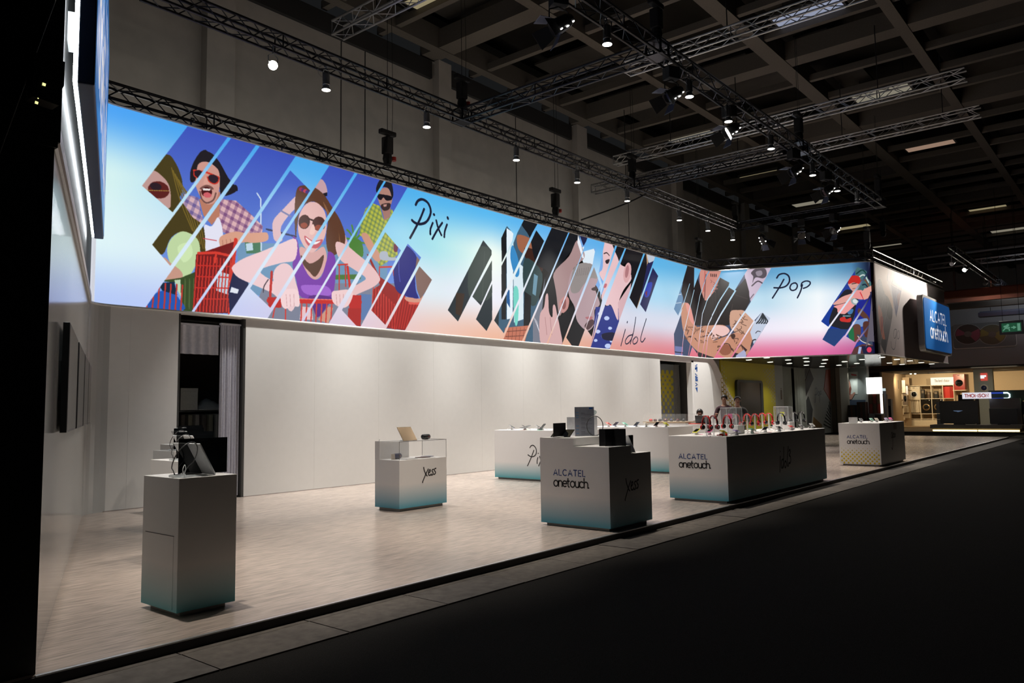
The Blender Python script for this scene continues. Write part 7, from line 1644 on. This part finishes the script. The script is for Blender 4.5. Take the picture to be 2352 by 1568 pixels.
# poster column, light box and cabinets nearer by
t = thing('poster_column', 'tall column with a lit poster of two people beside the light box', 'column', (41.0, 0, .1))
p0, p1 = 11.208, 12.517
G().box(0, p0, 0, .4, p1, 3.3).make('column', mat('poster_grey', (0.30, 0.34, 0.33), rough=.5), t); G().box(-.02, p0, .0, .42, p1, .12).make('base', m_grey, t)
def pst(nm, c, P, d): G().prism([(q[1], q[2] - .1) for q in P], lambda u, v, w: (-.004 * d - w * .002, u, v)).make(nm, mat(nm, c, rough=.5), t)
pst('blue_fade', (0.05, 0.075, 0.12), [(41.0, 12.527, 1.675), (41.0, 11.323, 1.654), (41.0, 11.367, 0.754), (41.0, 12.573, 0.714)], 1)
pst('pale_ground', (0.62, 0.68, 0.64), [(41.0, 12.44, 3.055), (41.0, 11.623, 3.066), (41.0, 11.678, 1.941), (41.0, 12.492, 1.959)], 2)
pst('blue_shirt', (0.07, 0.07, 0.30), [(41.0, 12.32, 2.458), (41.0, 12.238, 2.412), (41.0, 12.156, 1.951), (41.0, 12.247, 1.801), (41.0, 12.376, 2.175)], 3)
pst('skin_arm', (0.50, 0.26, 0.20), [(41.0, 12.374, 2.219), (41.0, 12.269, 2.216), (41.0, 12.138, 1.886), (41.0, 11.925, 1.968), (41.0, 11.838, 2.053), (41.0, 11.778, 2.008), (41.0, 11.98, 1.687), (41.0, 12.231, 1.691), (41.0, 12.371, 1.847)], 4)
pst('skin_face', (0.66, 0.42, 0.35), [(41.0, 12.215, 2.892), (41.0, 12.129, 2.933), (41.0, 12.098, 2.713), (41.0, 12.152, 2.453), (41.0, 12.211, 2.542)], 3)
pst('brown_hair', (0.03, 0.018, 0.016), [(41.0, 12.276, 2.938), (41.0, 12.209, 3.023), (41.0, 12.173, 2.891), (41.0, 12.226, 2.674), (41.0, 12.184, 2.236), (41.0, 12.261, 2.369)], 4)
pst('red_hair', (0.24, 0.07, 0.05), [(41.0, 12.077, 2.712), (41.0, 12.002, 2.536), (41.0, 11.955, 2.208), (41.0, 12.033, 1.883), (41.0, 12.129, 2.06), (41.0, 12.133, 2.409)], 4)
pst('second_face', (0.60, 0.34, 0.26), [(41.0, 12.062, 2.581), (41.0, 12.022, 2.558), (41.0, 11.989, 2.361), (41.0, 12.058, 2.232)], 5)
pst('red_scrawl', (0.55, 0.05, 0.06), [(41.0, 11.939, 2.969), (41.0, 11.692, 2.916), (41.0, 11.675, 2.851), (41.0, 11.922, 2.881)], 4)
for k, x in enumerate((1936, 1952, 1963)):
    pass
for k, p in enumerate(((40.6, 12.169, 3.099), (40.6, 11.899, 3.088), (40.6, 11.672, 3.078))):
    lamp('SPOT', 'poster_spot', (40.55, p[1], 3.2), 34, (.95, 1, .95), (41.0, p[1], 1.9), .03, 50, .8)
    q = thing('poster_lamp', '%s small lamp above the lit poster' % ORD[k], 'spotlight', (40.55, p[1], 3.24), 0, 'lamps above the poster'); G().cyl((0, 0, -.02), (-.02, 0, .09), .04, 10).make('head', m_can, q); G().tube([(-.02, 0, .08), (.1, 0, .2), (.45, 0, .1)], .012, 6).make('arm', m_can, q)
t = thing('light_box', 'bright white light box with dark red goods in its lower half', 'light box', (40.85, 0, .1)); q0, q1 = (40.85, 10.507, 2.698), (40.85, 11.218, 2.744); zb_ = 0.985 - .1; zm = 1.938 - .1; ztp = q1[2] - .1
G().box(0, q0[1], zm, .12, q1[1], ztp).make('lit_panel', glow('bright_white_panel', (0.98, 1.0, 0.95), 1.6, True), t, bevel=.01); G().box(0, q0[1], zb_, .06, q0[1] + .10, zm).make('lit_edge', MATS['bright_white_panel'], t); G().box(0, q1[1] - .05, zb_, .06, q1[1], zm).make('pale_edge', m_white, t); G().box(.1, q0[1], zb_, .3, q1[1], zm).make('dark_back', mat('brown_back', (0.05, 0.025, 0.015)), t)
for i in range(3):
    for j in range(2):
        y = q0[1] + .12 + i * (q1[1] - q0[1] - .18) / 3; hh = (zm - zb_) / 2
        G().box(.04, y, zb_ + j * hh, .1, y + .15, zb_ + (j + 1) * hh - .02).make('goods', mat(('dark_red_goods', 'brown_goods')[(i + j) % 2], ((0.22, 0.03, 0.02), (0.10, 0.055, 0.025))[(i + j) % 2], rough=.5), t)
G().box(.05, q0[1], 0, .3, q1[1], zb_).make('base', m_grey, t)
for k, (a, b, c, lab) in enumerate((((40.4, 12.003, 1.409), (40.4, 11.671, 0.66), 'olive_brown', 'brown cabinet before the poster, left one'), ((40.4, 11.577, 1.552), (40.4, 11.186, 0.66), 'reddish_brown', 'dark reddish cabinet before the poster, right one'))):
    t = thing('dark_cabinet', lab, 'cabinet', (40.4, (a[1] + b[1]) / 2, .1)); w = (a[1] - b[1]) / 2; h = a[2] - .1
    G().box(0, -w, .05, .5, w, h).make('cabinet', mat(c, ((0.04, 0.032, 0.018), (0.045, 0.018, 0.010))[k], rough=.4), t, bevel=.005); G().box(.03, -w + .02, 0, .47, w - .02, .05).make('base', m_matblack, t)
    for s in range(3): G().box(-.006, -w + .03 + s * (2 * w - .06) / 3, .1, .0, -w + .02 + (s + 1) * (2 * w - .06) / 3, h - .05).make('door_panel', mat('door_%d_%d' % (k, s), ((0.03, 0.028, 0.02), (0.07, 0.022, 0.010), (0.012, 0.008, 0.006))[s], rough=.4), t)
for k, (a, b, m, lab) in enumerate((((42.5, 10.952, 1.932), (42.5, 10.762, 0.615), m_grey, 'tall grey display column right of the light box'), ((43.5, 10.949, 1.69), (43.5, 10.786, 0.594), m_grey, 'shorter grey display column with a dark inset'), ((40.0, 10.667, 0.958), (40.0, 10.371, 0.647), mat('dark_wine', (0.03, 0.012, 0.01)), 'dark wine coloured block below the light box'))):
    t = thing('display_column', lab, 'column', (a[0], (a[1] + b[1]) / 2, .1)); w = (a[1] - b[1]) / 2; h = a[2] - .1
    G().box(0, -w, .04, .35, w, h).make('body', m, t, bevel=.005); G().box(.02, -w + .02, 0, .33, w - .02, .04).make('base', m_dark, t)
    if k == 1: G().box(-.004, -w * .6, h * .35, .002, w * .8, h * .78).make('inset', m_matblack, t)
    if k == 0:
        u = thing('small_lit_screen', 'small pale lit screen on top of the tall grey column', 'screen', (a[0] + .1, (a[1] + b[1]) / 2, a[2] + .004)); G().box(0, -w * .9, 0, .05, w, .30).make('shell', m_grey, u, bevel=.004); G().box(-.004, -w * .85, .16, 0, w * .95, .29).make('lit_glass', glow('pale_lit_glass', (0.7, 0.85, 0.85), .8), u)
# upper part: fascia picture, blue bar, beams, exit sign
t = thing('disc_picture', 'grey picture board with two coloured discs on the far grey wall', 'picture', (45.99, 0, 0))
f0_, f1_ = (45.98, 5.446, 4.252), (45.98, 8.207, 5.494)
cyv, czv = (f0_[1] + f1_[1]) / 2, (f0_[2] + f1_[2]) / 2; wv, hv = (f1_[1] - f0_[1]) / 2, (f1_[2] - f0_[2]) / 2
G().prism([(cyv + a, czv + b) for a, b in rrect(wv, hv, .12)], lambda u, v, w: (-.06 + w * .055, u, v)).make('board', mat('grey_picture', (0.15, 0.15, 0.15), rough=.6), t)
G().prism([(cyv + a, czv - .03 + b) for a, b in rrect(wv + .02, hv + .01, .12)], lambda u, v, w: (-.03 + w * .02, u, v)).make('pale_edge', m_white, t)
for k, (p, cs) in enumerate((((45.9, 7.525, 4.961), ((0.05, 0.035, 0.03), (0.22, 0.05, 0.08), (0.10, 0.20, 0.20))), ((45.9, 6.448, 4.862), ((0.10, 0.085, 0.05), (0.20, 0.16, 0.04), (0.14, 0.14, 0.15))))):
    R_ = .62
    def dsc(r, c, nm, a0=0, a1=360, d=0): G().add([(-.068 - d, p[1], p[2])] + [(-.068 - d, p[1] + r * math.cos(math.radians(a0 + (a1 - a0) * q / 20)), p[2] + r * .86 * math.sin(math.radians(a0 + (a1 - a0) * q / 20))) for q in range(21)], [(0, q + 1, q + 2) for q in range(20)]).make(nm, mat('disc_%d_%s' % (k, nm), c, rough=.5), t)
    dsc(R_, (.30, .30, .29), 'rim'); dsc(R_ * .95, cs[0], 'disc', d=.003); dsc(R_ * .9, cs[1], 'sector', 150, 200, .006); dsc(R_ * .9, cs[2], 'sector', -10, 40, .006); dsc(R_ * .9, cs[1], 'sector', 190, 235, .009); dsc(R_ * .28, (.12, .10, .09), 'hub', d=.012)
def bar(name, lab, cat, X_, pa, pb, m, y_end=-8, th=.35):
    z0, z1 = pb[2], pa[2]; t = thing(name, lab, cat, (X_, 0, z0)); G().box(0, y_end, 0, th, pa[1], z1 - z0).make('beam', m, t, bevel=.01); G().box(th * .3, y_end, z1 - z0, th * .7, pa[1] - .05, z1 - z0 + .06).make('upper_flange', m, t)
    for y in (pa[1] - .5, y_end + 1, (pa[1] + y_end) / 2): G().cyl((th / 2, y, z1 - z0), (th / 2, y, 11.7 - z0), .012, 5).make('hanger', m_matblack, t)
bar('orange_beam', 'rusty orange beam across the far hall behind the banner end', 'beam', 40.0, (40.0, 7.446, 6.503), (40.0, 7.462, 6.203), mat('rust_orange', (0.30, 0.075, 0.035), rough=.7))
bar('grey_beam', 'blue grey beam below the orange one in the far hall', 'beam', 41.5, (41.5, 7.744, 6.338), (41.5, 7.754, 6.151), mat('blue_grey_steel', (0.13, 0.15, 0.17), rough=.6))
bar('brown_beam', 'brown grey beam above the grey wall in the far hall', 'beam', 43.0, (43.0, 8.037, 6.276), (43.0, 8.052, 5.997), mat('brown_grey_steel', (0.13, 0.115, 0.10), rough=.7))
bar('blue_bar', 'dark blue rounded bar hanging before the far grey wall', 'bar', 44.0, (44.0, 6.726, 5.835), (44.0, 6.738, 5.621), mat('dusk_blue', (0.05, 0.06, 0.10), rough=.5), th=.5)
e0, e1 = (38.0, 4.217, 4.24), (38.0, 5.073, 4.813)
t = thing('exit_sign', 'green emergency exit sign with running figure and arrow hanging at the right edge', 'sign', (38.0, (e0[1] + e1[1]) / 2, (e0[2] + e1[2]) / 2)); w, h = (e1[1] - e0[1]) / 2, (e1[2] - e0[2]) / 2
G().box(0, -w, -h, .12, w, h).make('housing', mat('grey_housing', (0.16, 0.16, 0.15), rough=.6), t, bevel=.01); G().box(-.005, -w * .82, -h * .62, 0, w * .80, h * .66).make('green_panel', glow('dull_green', (0.012, 0.075, 0.035), .8), t)
m_eg2 = glow('pale_green_sign', (0.10, 0.26, 0.17), .9)
fE = lambda u, v: (-.008, -u, v)
g = G(); s = h * .9
for pts in ([(-.50, -.35), (-.36, -.05), (-.22, .1)], [(-.36, -.05), (-.14, -.15), (-.12, -.4)], [(-.44, .12), (-.28, .14), (-.10, .0)], [(-.24, .1), (-.3, .28), (-.44, .2)], [(-.02 + .04, .0), (.26, .0)], [(.14, .14), (.28, .0), (.14, -.14)]): g.ribbon([(a * w * 1.35, b * s * 1.2) for a, b in pts], .045, fE)
g.add([(-.008, -(-.2 * w * 1.35 + .05 * math.cos(a)), .34 * s * 1.2 + .05 * math.sin(a)) for a in [2 * math.pi * q / 10 for q in range(10)]], [tuple(range(10))]); g.make('running_figure', m_eg2, t)
G().box(-.008, -w * .74, -h * .5, -.006, -w * .50, h * .54).make('door_mark', m_eg2, t)
for y in (-w * .7, w * .7): G().cyl((.06, y, h), (.06, y, 11.0 - t.location.z), .008, 5).make('wire', m_matblack, t)
t = thing('ceiling_strip', 'thin grey lit ceiling strip hanging over the far right aisle', 'panel', (39.0, 6.2, 8.0)); G().box(-.05, -2.2, 0, .05, 2.2, .06).make('strip', m_alu, t)
for y in (-1.8, 1.8): G().cyl((0, y, .06), (0, y, 3.6), .01, 5).make('wire', m_matblack, t)

# blue sign box on the pale banner side
s0, s1 = (31.456, 6.5, 5.342), (35.968, 6.5, 3.453)
t = thing('company_sign', 'blue sign box with silver rim and white lettering on the pale go banner side', 'sign', ((s0[0] + s1[0]) / 2, 6.5, (s0[2] + s1[2]) / 2))
w, h = (s1[0] - s0[0]) / 2, (s0[2] - s1[2]) / 2
G().prism(rrect(w + .10, h + .10, .22), lambda u, v, q: (u, .02 + q * .20, v)).make('silver_rim', m_alu, t)
G().prism(rrect(w, h, .18), lambda u, v, q: (u, q * .06, v)).make('blue_face', mat('blue_sign_print', (0.015, 0.15, 0.45), rough=.35, emit=(0.01, 0.12, 0.42), es=.35, sample=False), t)
g = G(); fW = lambda u, v: (u, -.004, v)
write(g, 'ALCATEL', .40, .075, fW, -w * .62, .14, .32, w * 1.25); write(g, 'onetouch.', .56, .09, fW, -w * .64, -.50, .10, w * 1.35); g.make('white_lettering', m_sign_txt, t)
G().box(-.3, .22, -.3, .3, .34, .3).make('mount', m_dark, t)
